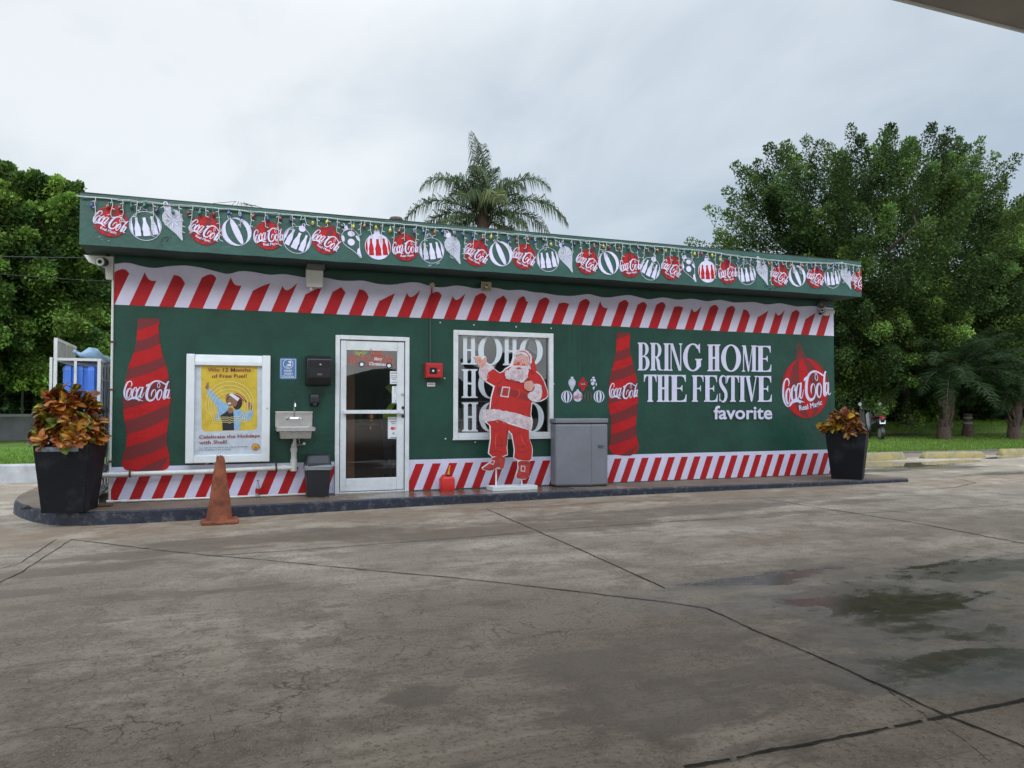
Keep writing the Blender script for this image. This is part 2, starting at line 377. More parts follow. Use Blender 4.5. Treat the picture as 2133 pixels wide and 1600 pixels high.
# condensed display capitals: letter -> list of polygons (loops) in height 1
def arc(cx, cy, rx, ry, a0, a1, n=12): return [(cx+rx*math.cos(R(a0+(a1-a0)*i/n)), cy+ry*math.sin(R(a0+(a1-a0)*i/n))) for i in range(n+1)]
def stem(x, w=.165, s=.05, top=True, bot=True):
    b = [(x-s, 0), (x+w+s, 0), (x+w+s, .03), (x+w, .07)] if bot else [(x, 0), (x+w, 0)]
    t = [(x+w, .93), (x+w+s, .97), (x+w+s, 1), (x-s, 1), (x-s, .97), (x, .93)] if top else [(x+w, 1), (x, 1)]
    e = [(x, .07), (x-s, .03)] if bot else []
    return b+t+e
def ring_poly(cx, cy, rx, ry, ix, iy): return [arc(cx, cy, rx, ry, 0, 360, 36)[:-1], arc(cx, cy, ix, iy, 360, 0, 36)[:-1]]
def arms(top=True, bot=True):
    o = []
    if top: o.append([[(.21, 1), (.50, 1), (.50, .74), (.478, .74), (.445, .87), (.40, .93), (.33, .953), (.21, .953)]])
    o.append([[(.21, .475), (.31, .475), (.355, .44), (.365, .39), (.39, .39), (.39, .62), (.365, .62), (.355, .57), (.31, .525), (.21, .525)]])
    if bot: o.append([[(.21, 0), (.515, 0), (.525, .28), (.50, .28), (.465, .13), (.42, .07), (.34, .047), (.21, .047)]])
    return o
GLY = {
 'H': (.53, [[stem(.05)], [stem(.315)], [[(.21, .465), (.32, .465), (.32, .535), (.21, .535)]]]),
 'h': (.53, [[stem(.065, .135, .065)], [stem(.33, .135, .065)], [[(.195, .468), (.335, .468), (.335, .532), (.195, .532)]]]),
 'O': (.70, [ring_poly(.35, .5, .35, .515, .185, .465)]),
 'I': (.265, [[stem(.05)]]),
 'B': (.56, [[[(0, 0)]+[(.31, 0)]+arc(.31, .262, .235, .262, -90, 90)+arc(.285, .762, .22, .238, -90, 90)+[(0, 1), (0, .97), (.05, .93), (.05, .07), (0, .03)],
              ([(.215, .045)]+arc(.285, .26, .095, .215, -90, 90)+[(.215, .475)])[::-1], ([(.215, .53)]+arc(.27, .745, .085, .212, -90, 90)+[(.215, .957)])[::-1]]]),
 'R': (.57, [[stem(.05)], [[(.21, .465)]+arc(.285, .732, .215, .268, -90, 90)+[(.21, 1)], ([(.211, .51)]+arc(.27, .732, .085, .222, -90, 90)+[(.211, .955)])[::-1]],
             [[(.25, .48), (.34, .47), (.42, .36), (.45, .12), (.48, .04), (.57, .03), (.57, 0), (.42, 0), (.33, .04), (.29, .3), (.25, .42)]]]),
 'N': (.60, [[[(0, 0), (.15, 0), (.15, .03), (.10, .06), (.10, .9), (.055, .95), (.055, .06), (0, .03)]], [[(0, 1), (.17, 1), (.555, .0), (.43, 0), (.055, .94), (0, .97)]],
             [[(.45, 1), (.60, 1), (.60, .97), (.553, .94), (.553, 0), (.505, .1), (.505, .94), (.45, .97)]]]),
 'G': (.74, [[arc(.36, .5, .36, .515, 42, 322, 30)+arc(.36, .5, .20, .465, 322, 42, 30)], [[(.57, .97), (.60, 1.0), (.62, 1.0), (.62, .66), (.595, .66), (.55, .80)]],
             [[(.49, .10), (.655, .16), (.655, .38), (.70, .41), (.70, .445), (.44, .445), (.44, .41), (.49, .38)]]]),
 'M': (.72, [[[(0, 0), (.16, 0), (.16, .03), (.105, .06), (.105, .8), (.06, .95), (.06, .06), (0, .03)]], [[(.0, 1), (.19, 1), (.37, .05), (.30, 0), (.29, 0), (.06, .94), (0, .97)]],
             [[(.30, 0), (.34, 0), (.53, 1), (.50, 1), (.33, .12)]], [stem(.50)]]),
 'E': (.53, [[stem(.05)]]+arms()),
 'F': (.51, [[stem(.05)]]+arms(bot=False)),
 'T': (.56, [[stem(.198, top=False)], [[(0, 1), (.56, 1), (.56, .73), (.535, .73), (.50, .86), (.45, .93), (.37, .953), (.19, .953), (.11, .93), (.06, .86), (.025, .73), (0, .73)]]]),
 'V': (.58, [[[(0, 1), (.25, 1), (.25, .97), (.205, .94), (.355, .2), (.31, 0), (.27, 0), (.045, .94), (0, .97)]], [[(.31, 0), (.345, .05), (.53, .94), (.58, .97), (.58, 1), (.43, 1), (.43, .97), (.485, .94), (.34, .22)]]]),
 'S': (.50, [])}
def glyph(d, ch, x0, x1, yt, yb, m):
    wd, polys = GLY[ch]; tf = lambda p: (x0+p[0]/wd*(x1-x0), yb+p[1]*(yt-yb))
    for lp in polys: d.poly([[tf(p) for p in l] for l in lp], m)
    if ch == 'S':
        pts = [(.43, .80), (.40, .93), (.28, .99), (.13, .93), (.09, .78), (.16, .62), (.30, .48), (.41, .34), (.42, .17), (.33, .04), (.20, .01), (.08, .08), (.05, .22)]
        ws = [.012, .02, .025, .055, .082, .09, .09, .09, .082, .055, .025, .02, .012]
        q = cr_spline([(*p, w_) for p, w_ in zip(pts, ws)], 5); d.k += 1; A, B = [], []
        for i, p in enumerate(q):
            dd = q[min(i+1, len(q)-1)][:2]-q[max(i-1, 0)][:2]; l = math.hypot(*dd) or 1; nn = np.array((-dd[1], dd[0]))/l*p[2]
            A.append(d.pt(tf(p[:2]+nn))); B.append(d.pt(tf(p[:2]-nn)))
        c = len(q); d.add(A+B, [(i, i+1, c+i+1, c+i) for i in range(c-1)], m)
        for y0, xx in ((.69, .405), (.02, .03)): d.poly([tf((xx, y0)), tf((xx+.045, y0)), tf((xx+.045, y0+.30)), tf((xx, y0+.30))], m)

# ================================================================== THE SETTING
def grid_mesh(xs, ys, zf, m):
    X, Y = np.meshgrid(xs, ys); Z = zf(X, Y); nx, ny = len(xs), len(ys)
    v = np.stack([X.ravel(), Y.ravel(), Z.ravel()], 1)
    i = np.arange(nx*ny).reshape(ny, nx); f = np.stack([i[:-1, :-1].ravel(), i[:-1, 1:].ravel(), i[1:, 1:].ravel(), i[1:, :-1].ravel()], 1)
    return v, f
def np_mesh(name, v, f, mats, parent=None, attr=None, facecol=None, smooth=True):
    me = bpy.data.meshes.new(name); n = f.shape[1]
    me.vertices.add(len(v)); me.vertices.foreach_set('co', np.ascontiguousarray(v, dtype=np.float32).ravel())
    me.loops.add(f.size); me.loops.foreach_set('vertex_index', np.ascontiguousarray(f, dtype=np.int32).ravel())
    me.polygons.add(len(f)); me.polygons.foreach_set('loop_start', np.arange(0, f.size, n, dtype=np.int32))
    try: me.polygons.foreach_set('loop_total', np.full(len(f), n, dtype=np.int32))
    except Exception: pass
    me.update(calc_edges=True)
    for m in mats: me.materials.append(m)
    if smooth: me.polygons.foreach_set('use_smooth', np.ones(len(f), dtype=bool))
    for k, a in (attr or {}).items():
        if a.ndim == 1: at = me.attributes.new(k, 'FLOAT', 'POINT'); at.data.foreach_set('value', a.astype(np.float32))
        else:
            at = me.attributes.new(k, 'FLOAT_COLOR', 'POINT'); c = np.ones((len(a), 4), np.float32); c[:, :3] = a; at.data.foreach_set('color', c.ravel())
    ob = bpy.data.objects.new(name, me); COL.objects.link(ob); ORG[ob.name] = Vector((0, 0, 0))
    if parent is not None: ob.parent = parent
    return ob

def concrete_mat():
    m = bpy.data.materials.new('forecourt_concrete'); m.use_nodes = True; N, L = m.node_tree.nodes, m.node_tree.links; b = N['Principled BSDF']
    t = N.new('ShaderNodeTexCoord')
    def noise(sc, det=6, ro=.6, dist=0.0, scale=None):
        n = N.new('ShaderNodeTexNoise'); n.inputs['Scale'].default_value = sc; n.inputs['Detail'].default_value = det; n.inputs['Roughness'].default_value = ro; n.inputs['Distortion'].default_value = dist
        if scale:
            q = N.new('ShaderNodeMapping'); q.inputs['Scale'].default_value = scale; L.new(t.outputs['Object'], q.inputs[0]); L.new(q.outputs[0], n.inputs['Vector'])
        else: L.new(t.outputs['Object'], n.inputs['Vector'])
        return n.outputs['Fac']
    def mth(op, a, c=0.0, cl=False):
        n = N.new('ShaderNodeMath'); n.operation = op; n.use_clamp = cl
        for i, v in enumerate((a, c)):
            if isinstance(v, (int, float)): n.inputs[i].default_value = v
            else: L.new(v, n.inputs[i])
        return n.outputs[0]
    def mapr(v, a, c, d=0.0, e_=1.0):
        n = N.new('ShaderNodeMapRange'); n.interpolation_type = 'SMOOTHSTEP'; L.new(v, n.inputs[0])
        for i, q in enumerate((a, c, d, e_)): n.inputs[i+1].default_value = q
        return n.outputs[0]
    def mixc(f, a, c):
        n = N.new('ShaderNodeMixRGB')
        for i, v in enumerate((f, a, c)):
            if isinstance(v, tuple): n.inputs[i].default_value = (*v, 1)
            elif isinstance(v, (int, float)): n.inputs[i].default_value = v
            else: L.new(v, n.inputs[i])
        return n.outputs[0]
    def att(k):
        n = N.new('ShaderNodeAttribute'); n.attribute_name = k; return n.outputs['Fac']
    big = noise(.55, 6, .62, .4); streak = noise(1.1, 7, .65, .6, (.45, 1.7, 1)); mid = noise(3.3, 7, .68); fine = noise(38, 5, .7); grit = noise(110, 3, .6); scr = noise(3.4, 7, .7, .3, (.30, 2.6, 1))
    base = mixc(mapr(big, .38, .60), (.245, .196, .146), (.435, .362, .282))
    base = mixc(mth('MULTIPLY', mapr(streak, .42, .60), .75), base, (.250, .200, .150))
    base = mixc(mth('MULTIPLY', mapr(mid, .47, .62), .6), base, (.165, .126, .093))
    base = mixc(mth('MULTIPLY', mapr(fine, .50, .66), .7), base, (.112, .090, .064))
    base = mixc(mth('MULTIPLY', mapr(scr, .56, .68), .55), base, (.135, .112, .086))
    base = mixc(mth('MULTIPLY', mapr(grit, .57, .68), .6), base, (.52, .46, .37))
    edge = mth('MULTIPLY', mth('SUBTRACT', noise(1.5, 8, .66, .8, (.6, 1.4, 1)), .5), 1.5)
    edge2 = mth('MULTIPLY', mth('SUBTRACT', noise(5.5, 6, .6), .5), .5)
    dmp = mapr(mth('ADD', mth('ADD', att('damp'), edge), edge2), .42, .62)
    wet = mapr(mth('ADD', mth('ADD', att('wet'), edge), edge2), .32, .78)
    tan = mth('MULTIPLY', att('tan'), mapr(mid, .30, .62))
    moss = mth('MULTIPLY', att('moss'), mapr(noise(9, 6, .7), .40, .60))
    base = mixc(mth('MULTIPLY', tan, .85), base, (.235, .150, .086))
    base = mixc(mth('MULTIPLY', dmp, .60), base, (.112, .080, .054))
    base = mixc(mth('MULTIPLY', wet, .66), base, (.085, .075, .060))
    base = mixc(mth('MULTIPLY', moss, .75), base, (.030, .036, .018))
    # hairline cracks, only where the slab is worn
    vo = N.new('ShaderNodeTexVoronoi'); vo.feature = 'DISTANCE_TO_EDGE'; vo.inputs['Scale'].default_value = 2.6
    nv = N.new('ShaderNodeTexNoise'); nv.inputs['Scale'].default_value = 3.5; nv.inputs['Detail'].default_value = 8; L.new(t.outputs['Object'], nv.inputs['Vector'])
    av = N.new('ShaderNodeVectorMath'); av.operation = 'ADD'; L.new(t.outputs['Object'], av.inputs[0])
    sv = N.new('ShaderNodeVectorMath'); sv.operation = 'SCALE'; sv.inputs['Scale'].default_value = .42; L.new(nv.outputs['Color'], sv.inputs[0]); L.new(sv.outputs[0], av.inputs[1]); L.new(av.outputs[0], vo.inputs['Vector'])
    crack = mth('MULTIPLY', mapr(vo.outputs['Distance'], .0, .014, 1, 0), mth('MULTIPLY', att('crack'), mapr(noise(1.9, 4), .42, .58)))
    base = mixc(mth('MULTIPLY', crack, .8), base, (.05, .046, .042))
    L.new(base, b.inputs['Base Color'])
    ro = mth('SUBTRACT', mth('SUBTRACT', mth('ADD', .74, mth('MULTIPLY', mid, .18)), mth('MULTIPLY', dmp, .20)), mth('MULTIPLY', wet, .52), True)
    ro = mth('MAXIMUM', mth('SUBTRACT', ro, mth('MULTIPLY', att('pool'), .8)), .03); L.new(ro, b.inputs['Roughness'])
    b.inputs['Specular IOR Level'].default_value = .5
    bp = N.new('ShaderNodeBump'); bp.inputs['Distance'].default_value = .012
    h = mth('ADD', mth('ADD', mth('MULTIPLY', fine, .7), mth('MULTIPLY', grit, .35)), mth('ADD', mth('MULTIPLY', mid, 1.0), mth('MULTIPLY', crack, -.8)))
    L.new(h, bp.inputs['Height']); L.new(mth('MULTIPLY', mth('SUBTRACT', 1.0, mth('MAXIMUM', mth('MULTIPLY', wet, .8), att('pool'))), .55), bp.inputs['Strength']); L.new(bp.outputs[0], b.inputs['Normal'])
    return m
M['forecourt'] = concrete_mat()

def axis(lo, hi, st, far): 
    a = list(np.arange(lo, hi+1e-6, st)); s, x = st, hi
    while x < far: s *= 1.35; x += s; a.append(x)
    s, x = st, lo
    while x > -far: s *= 1.35; x -= s; a.insert(0, x)
    return np.array(a)
gxs, gys = axis(-8, 25, .085, 420), axis(-9, 7.5, .085, 420)
gv, gf = grid_mesh(gxs, gys, lambda X, Y: -0.145+0.0085*np.clip(X, -6, 13), None)
def blob(px, py, rx, ry, s=1.0, rot=0.0):
    p = G(px, py); dx, dy = gv[:, 0]-p.x, gv[:, 1]-p.y; c, q = math.cos(rot), math.sin(rot)
    u, v = (dx*c+dy*q)/rx, (-dx*q+dy*c)/ry; return s*np.exp(-(u*u+v*v)*1.1)
def mixblobs(L_): 
    a = np.zeros(len(gv))
    for q in L_: a = np.maximum(a, blob(*q))
    return a
A_damp = mixblobs([(1300,1072,3.6,.55,.85),(1050,1105,2.4,.5,.95),(650,1115,2.8,.5,.8),(330,1150,2.0,.4,.72),(120,1190,1.5,.35,.7),(480,1230,1.8,.22,.6),(1560,1075,1.6,.35,.7),(1780,1045,.9,.3,.9),(1265,1366,1.1,.35,.72,.15),(1400,1470,1.2,.8,.66),
    (1180,1405,.7,.3,.6),(1500,1330,1.3,.6,.62),(1700,1400,1.5,.9,.62),(1900,1300,1.8,1.2,.72),(2050,1500,1.2,.6,.45),(876,1447,.22,.10,1.2),(1031,1256,.12,.06,1.1),(586,1502,.06,.03,1.1),(999,1400,.10,.05,1.0),(1060,1412,.08,.05,1.0),(939,1435,.07,.03,1.0),(238,1293,.12,.06,1.1),(430,1310,.10,.05,.9),(1290,1415,.14,.07,.9),(700,1262,.10,.05,.9),(1570,1545,.10,.04,.9),(200,1250,1.6,.35,.55),(1800,1190,2.4,.6,.6),(20,1240,.4,.2,.9),(1200,1560,.9,.3,.6)])
A_wet = mixblobs([(1560,1215,1.5,.42,.72,.1),(1750,1235,1.4,.55,.85),(1880,1255,1.1,.5,.95),(2036,1184,1.3,.5,.95),(2080,1390,.9,.45,1.0),(1950,1330,1.1,.5,.7),(1530,1262,.9,.35,.6),(1900,975,2.6,.9,.9),(1800,1085,1.2,.3,.45),(2060,988,2.0,.4,.8)])
A_pool = mixblobs([(1800,968,1.5,.62,1.0,.2),(1905,968,1.6,.60,1.0,.2),(1990,962,1.3,.45,.9,.2),(2090,953,1.6,.35,.8,.2)]); A_pool = np.clip((A_pool-.42)/.22, 0, 1)
A_moss = mixblobs([(1871,1258,.8,.26,.9,.1),(2036,1184,.9,.22,.9),(2075,1395,.7,.30,1.0),(1965,1300,.9,.3,.6),(60,1450,.9,.6,.35)])
yk = gv[:, 1]; tl = yk-3.2; A_damp = np.maximum(A_damp, np.clip((tl+.2)/.5, 0, 1)*.95*(gv[:, 0] > 10)); A_tan = np.clip(1-np.abs(yk+1.25)/1.1, 0, 1)*((gv[:, 0] > -2.5) & (gv[:, 0] < 13))*.9
A_tan = np.maximum(A_tan, mixblobs([(1900,1005,1.6,.8,.9),(1250,1090,2.4,.4,.55),(900,1110,2.2,.4,.6),(1640,1120,1.6,.4,.35)]))
A_crack = mixblobs([(300,1480,2.0,1.3,1.0),(700,1350,2.6,1.4,.9),(1000,1500,1.4,.8,.6),(150,1330,1.5,1.0,.9)])
ground = np_mesh('ground', gv, gf, [M['forecourt']], attr=dict(damp=A_damp, wet=np.maximum(A_wet, A_pool), pool=A_pool, moss=A_moss, tan=A_tan, crack=A_crack)); structure(ground)

# slab joints, filled with dark grit, as ragged strips a few millimetres above the slabs
jm = mat('joint_grit', (.022, .02, .017), .95, var=.4, vscale=20, bump=.6)
JO = MB()
def joint(px, w0, jag=.35, seed=1, gap=0.0):
    r = random.Random(seed); P = [G(*q) for q in px]; Q = []
    for a, b in zip(P[:-1], P[1:]):
        n = max(2, int((b-a).length/.028)); Q += [a.lerp(b, i/n) for i in range(n)]
    Q.append(P[-1]); A, B = [], []; off = 0.0; wj = wk2 = 0.0
    for i, p in enumerate(Q):
        d = (Q[min(i+1, len(Q)-1)]-Q[max(i-1, 0)]).normalized(); nn = Vector((-d.y, d.x, 0)); off = off*.86+r.uniform(-1, 1)*.0035; wj = wj*.55+r.uniform(-1, 1)*.55; wk2 = wk2*.55+r.uniform(-1, 1)*.55
        wa = w0*(1+1.5*jag*wj); wb = w0*(1+1.5*jag*wk2); c = p+nn*off
        z = gz(c.x)+.004; A.append((c.x+nn.x*max(.0008, wa), c.y+nn.y*max(.0008, wa), z)); B.append((c.x-nn.x*max(.0008, wb), c.y-nn.y*max(.0008, wb), z))
    k = len(Q); JO.add(A+B, [(i, i+1, k+i+1, k+i) for i in range(k-1) if r.random() > gap], jm)
joint([(149,1124),(298,1142.6),(437,1158),(507,1163),(586,1171),(775,1189),(944,1204),(1060,1217),(1255,1239.5),(1409,1258),(1473,1268),(1563,1311),(1690,1364),(1977,1493),(2133,1558),(2300,1625)], 0.0060, .5, 1)
joint([(1013,1061),(1117,1105.6),(1212,1147.6),(1292,1183.7),(1385,1226)], 0.0060, .4, 2)
joint([(437,1158),(606,1147.6),(1060,1113),(1117,1105.6),(1265.6,1096),(1451,1083.9),(1781,1070.6),(2133,1051),(2400,1039)], 0.0053, .4, 3, .05)
joint([(1579,1037.6),(1786,1071),(1903,1089),(2133,1133),(2400,1182)], 0.0075, .4, 4)
joint([(1425,1600),(1520.6,1583),(1765,1534),(1977,1492),(2133,1459),(2400,1402)], 0.0075, .55, 5, .04)
joint([(1000,1063),(1300,1045),(1584,1038),(1797,1029.7),(1988,1016),(2033,1006),(1983,995),(1892,984.5),(1830,979)], 0.0067, .5, 6, .06)
joint([(118,1124),(75,1152),(40,1175),(0,1186),(-60,1205)], 0.0045, .5, 7)
joint([(149,1124),(90,1163),(45,1192),(0,1214),(-60,1240)], 0.0045, .6, 8)
joint([(2020,1023),(2133,1035),(2300,1052)], 0.0067, .5, 9)
joint([(1850,1440),(1900,1475),(2000,1540),(2060,1590)], 0.0023, .8, 10, .3)
for k, q in enumerate([[(436,1490),(444,1525),(448,1550)],[(475,1555),(520,1575),(575,1600)],[(360,1600),(395,1560),(440,1548)]]): joint(q, .0009, .8, 30+k, .4)
JOo = JO.build('slab_joints', smooth=False, loc=(0, 0, 0)); structure(JOo)

# yellow bay lines
PM = MB(); pym = mat('worn_yellow_line_paint', (.42, .32, .08), .8, col2=(.27, .24, .18), vscale=9)
def line(a, b, w_):
    p, q = G(*a), G(*b); d = (q-p).normalized(); n = Vector((-d.y, d.x, 0))*w_/2
    PM.add([(r.x, r.y, gz(r.x)+.004) for r in (p+n, p-n, q-n, q+n)], [(0, 1, 2, 3)], pym)
line((1897,978), (2110,996), .09); line((2055,967), (2180,979), .09); line((1700, 955), (1745, 962), .09)
structure(PM.build('bay_line_markings', smooth=False, loc=(0, 0, 0)))

# raised pavement round the shop with its dark blue kerb
edge_top = [(-2.45, 3.2), (-2.42, 1.4), (-2.33, .75), (-2.17, .30), (-1.97, -.14), (-1.72, -.53), (-1.36, -.77), (-.8, -.83), (0, -.82), (1.2, -.76), (2.7, -.70), (4.4, -.72), (6.0, -.80), (8.0, -.92), (9.6, -1.02), (10.55, -1.05), (10.62, -.95), (10.62, 5.4)]
pav_m = mat('pavement_concrete', (.21, .150, .100), .62, col2=(.115, .083, .060), vscale=1.6, bump=.35, bscale=30, dirt=.5, dirtcol=(.06, .048, .038))
def wet_pav():
    m = pav_m; N, L = m.node_tree.nodes, m.node_tree.links; b = N['Principled BSDF']; t = N.new('ShaderNodeTexCoord')
    n = N.new('ShaderNodeTexNoise'); n.inputs['Scale'].default_value = 1.7; n.inputs['Detail'].default_value = 5; L.new(t.outputs['Object'], n.inputs['Vector'])
    s = N.new('ShaderNodeSeparateXYZ'); L.new(t.outputs['Object'], s.inputs[0])
    g = N.new('ShaderNodeMath'); g.operation = 'SUBTRACT'; g.inputs[1].default_value = 3.2; L.new(s.outputs['X'], g.inputs[0])
    a = N.new('ShaderNodeMath'); a.operation = 'ABSOLUTE'; L.new(g.outputs[0], a.inputs[0])
    mr = N.new('ShaderNodeMapRange'); L.new(a.outputs[0], mr.inputs[0]); mr.inputs[1].default_value = 1.0; mr.inputs[2].default_value = 2.6; mr.inputs[3].default_value = -.22; mr.inputs[4].default_value = .12
    ad = N.new('ShaderNodeMath'); L.new(mr.outputs[0], ad.inputs[0]); L.new(n.outputs['Fac'], ad.inputs[1])
    r = N.new('ShaderNodeMapRange'); L.new(ad.outputs[0], r.inputs[0]); r.inputs[1].default_value = .36; r.inputs[2].default_value = .5; r.inputs[3].default_value = .07; r.inputs[4].default_value = .62
    L.new(r.outputs[0], b.inputs['Roughness'])
wet_pav()
kerb_m = mat('chipped_blue_kerb_paint', (.014, .018, .034), .6, var=.25, vscale=5, dirt=.7, dirtcol=(.16, .15, .14), bump=.5, bscale=20)
PV = MB(); top = [(x, y, 0.0) for x, y in edge_top]; inner = []
def inset(P, d):
    o = []
    for i, (x, y) in enumerate(P):
        a = Vector(P[max(i-1, 0)]); b = Vector(P[min(i+1, len(P)-1)]); t_ = (b-a).normalized(); o.append((x-t_.y*d, y+t_.x*d))
    return o
e1 = inset(edge_top, .14); e0 = inset(edge_top, .018)
PV.poly3([[(x, y, 0.0) for x, y in e1]+[(-2.31, 5.4, 0)]], pav_m)
n = len(e1)
PV.add([(x, y, 0) for x, y in e1]+[(x, y, -.002) for x, y in e0], [(i, n+i, n+i+1, i+1) for i in range(n-1)], pav_m)
kf = [[(x, y, -.002) for x, y in e0], [(x, y, -.02) for x, y in edge_top], [(x, y, gz(x)-.05) for x, y in inset(edge_top, -.012)]]
PV.add([p for r_ in kf for p in r_], [(a*n+i, (a+1)*n+i, (a+1)*n+i+1, a*n+i+1) for a in range(2) for i in range(n-1)], kerb_m)
structure(PV.build('pavement', angle=30, loc=(0, 0, 0)))

# lawns
grass_m = mat('lawn_turf', (.12, .21, .025), .9, col2=(.065, .12, .016), vscale=1.4, bump=1.0, bscale=60)
soil_bed = mat('bare_soil_bed', (.045, .036, .022), .95, col2=(.03, .036, .014), vscale=3, bump=.8)
def lawn_line(x): return 4.85-(x-16.0)*.05
def lawn_z(X, Y):
    t = Y-lawn_line(X); z = -.02+.12*np.clip(t/6.0, 0, 1)+.012*np.clip(t-10, 0, 40)
    s = np.clip((t-7.7)/1.9, 0, 1); z = z+(.36+.05*np.sin(X*.55))*s*s*(3-2*s)+.02*np.sin(X*.9+Y*.3)*np.clip(t/4, 0, 1)
    return z
xs = np.arange(5.5, 75, .5); ts = np.concatenate([np.arange(0, 14, .35), np.arange(14, 55, 2.0)])
X, T = np.meshgrid(xs, ts); Y = lawn_line(X)+T; Z = lawn_z(X, Y); Z[0] -= .3
lv = np.stack([X.ravel(), Y.ravel(), Z.ravel()], 1); i = np.arange(X.size).reshape(X.shape)
lf = np.stack([i[:-1, :-1].ravel(), i[:-1, 1:].ravel(), i[1:, 1:].ravel(), i[1:, :-1].ravel()], 1)
lawn_r = np_mesh('lawn', lv, lf, [grass_m, soil_bed]); structure(lawn_r)
tf_ = np.repeat(ts[:-1], len(xs)-1); hx = np.tile(xs[:-1], len(ts)-1)
lawn_r.data.polygons.foreach_set('material_index', (((tf_ > 5.6+.3*np.sin(hx*.7)) & (tf_ < 7.7+.2*np.sin(hx*1.1))) | (tf_ > 27)).astype(np.int32))
def LZ(x, y): return float(lawn_z(np.array(x), np.array(y)))
# strip kerb in front of the right lawn
KB = MB(); p0, p1 = 5.5, 60
KB.add([(p0, lawn_line(p0)-.16, -.3), (p0, lawn_line(p0)-.15, -.005), (p0, lawn_line(p0)+.02, .0), (p1, lawn_line(p1)-.16, -.3), (p1, lawn_line(p1)-.15, -.005), (p1, lawn_line(p1)+.02, .0)], [(0, 1, 4, 3), (1, 2, 5, 4)], mat('dark_kerb_concrete', (.10, .095, .09), .85, var=.3, bump=.4))
structure(KB.build('lawn_kerb', smooth=False, loc=(0, 0, 0)))
# left lawn behind its pale kerb
LK = MB(); yl = 5.35
def ll(x): return yl+(x+3.4)*-.10
LK.add([q for x in (-2.2, -40) for q in ((x, ll(x), -.35), (x, ll(x)+.02, .125), (x, ll(x)+.05, .15), (x, ll(x)+.24, .15), (x, ll(x)+.24, .05))], [(k, k+1, k+6, k+5) for k in range(4)]+[(0, 4, 3, 2, 1)], 'kerb_c')
structure(LK.build('kerb', smooth=False, loc=(0, 0, 0)))
LG = MB(); LG.add([(-2.2, ll(-2.2)+.23, .10), (-40, ll(-40)+.23, .10), (-60, 80, .45), (2.0, 80, .45), (2, 5.6, .1)], [(4, 3, 2, 1, 0)], grass_m)
LGo = LG.build('lawn', smooth=False, loc=(0, 0, 0)); structure(LGo)

def blades(name, pts, h, wd, cols):
    n = len(pts); a = rng.uniform(0, 2*np.pi, n); hh = h*rng.uniform(.5, 1.3, n); ln = rng.uniform(-.5, .5, (n, 2))*hh[:, None]
    dx, dy = np.cos(a)*wd, np.sin(a)*wd
    v = np.empty((n, 3, 3)); v[:, 0] = pts+np.stack([dx, dy, -np.full(n, .01)], 1); v[:, 1] = pts-np.stack([dx, dy, np.full(n, .01)], 1)
    v[:, 2] = pts+np.stack([ln[:, 0], ln[:, 1], hh], 1)
    c = np.array(cols)[rng.integers(0, len(cols), n)]*rng.uniform(.75, 1.25, (n, 1))
    o = np_mesh(name, v.reshape(-1, 3), np.arange(3*n).reshape(n, 3), [M['leaf']], attr=dict(tint=np.repeat(c, 3, 0)), smooth=False); o['kind'] = 'stuff'; return o
M['leaf'] = leaf_mat('leaf_surface'); M['leaf_gloss'] = leaf_mat('glossy_leaf_surface', .15, .36, .3)
x_ = rng.uniform(9, 40, 60000); t_ = rng.uniform(0, 1, 60000)**1.2*6.3+.02; y_ = lawn_line(x_)+t_
blades('grass', np.stack([x_, y_, lawn_z(x_, y_)], 1), .07, .010, [(.095, .19, .02), (.07, .14, .018), (.12, .21, .03), (.12, .13, .05)])
x_ = rng.uniform(9, 46, 30000); t_ = rng.uniform(7.7, 16, 30000); y_ = lawn_line(x_)+t_
blades('grass', np.stack([x_, y_, lawn_z(x_, y_)], 1), .09, .012, [(.15, .28, .03), (.10, .20, .022), (.19, .30, .045)])
x_ = rng.uniform(-9, -2.3, 26000); y_ = 5.6+rng.uniform(0, 8, 26000)
blades('grass', np.stack([x_, y_, np.full(26000, .10)], 1), .06, .010, [(.085, .17, .02), (.065, .13, .018), (.12, .20, .03)])

# far side of the street behind the camera: only its outline shows, mirrored in the glass
hv, hf = grid_mesh(np.linspace(-160, 160, 200), np.array([-70, -78, -90]), lambda X, Y: np.where(Y > -72, -.5, 4.4+.9*np.sin(X*.09)+.7*np.sin(X*.31+1)+.5*np.sin(X*.83)+.3*np.sin(X*1.7)), None)
structure(np_mesh('hills', hv, hf, [mat('far_wooded_slope', (.03, .045, .025), .95, var=.4, vscale=.3)]))
# station canopy over the camera
c0, c1 = K(1893, 0, 4.95), K(2133, 62, 4.95); ce = (c0.y+c1.y)/2
CN = MB(); CN.box((-9, ce-17, 4.95), (24, ce, 5.55), mat('canopy_underside_metal', (.30, .275, .25), .6, var=.08, vscale=.8, dirt=.3, dirtcol=(.16, .14, .12)))
for k in range(16): CN.box((-8.9, ce-.6-k*1.0, 4.944), (23.9, ce-.585-k*1.0, 4.948), 'dark')
CN.box((-9.02, ce+.003, 4.93), (24.02, ce+.03, 5.6), 'white_p')
tag(CN.build('station_canopy', smooth=False), 'flat canopy roof whose grey underside pokes into the upper right corner', 'canopy')

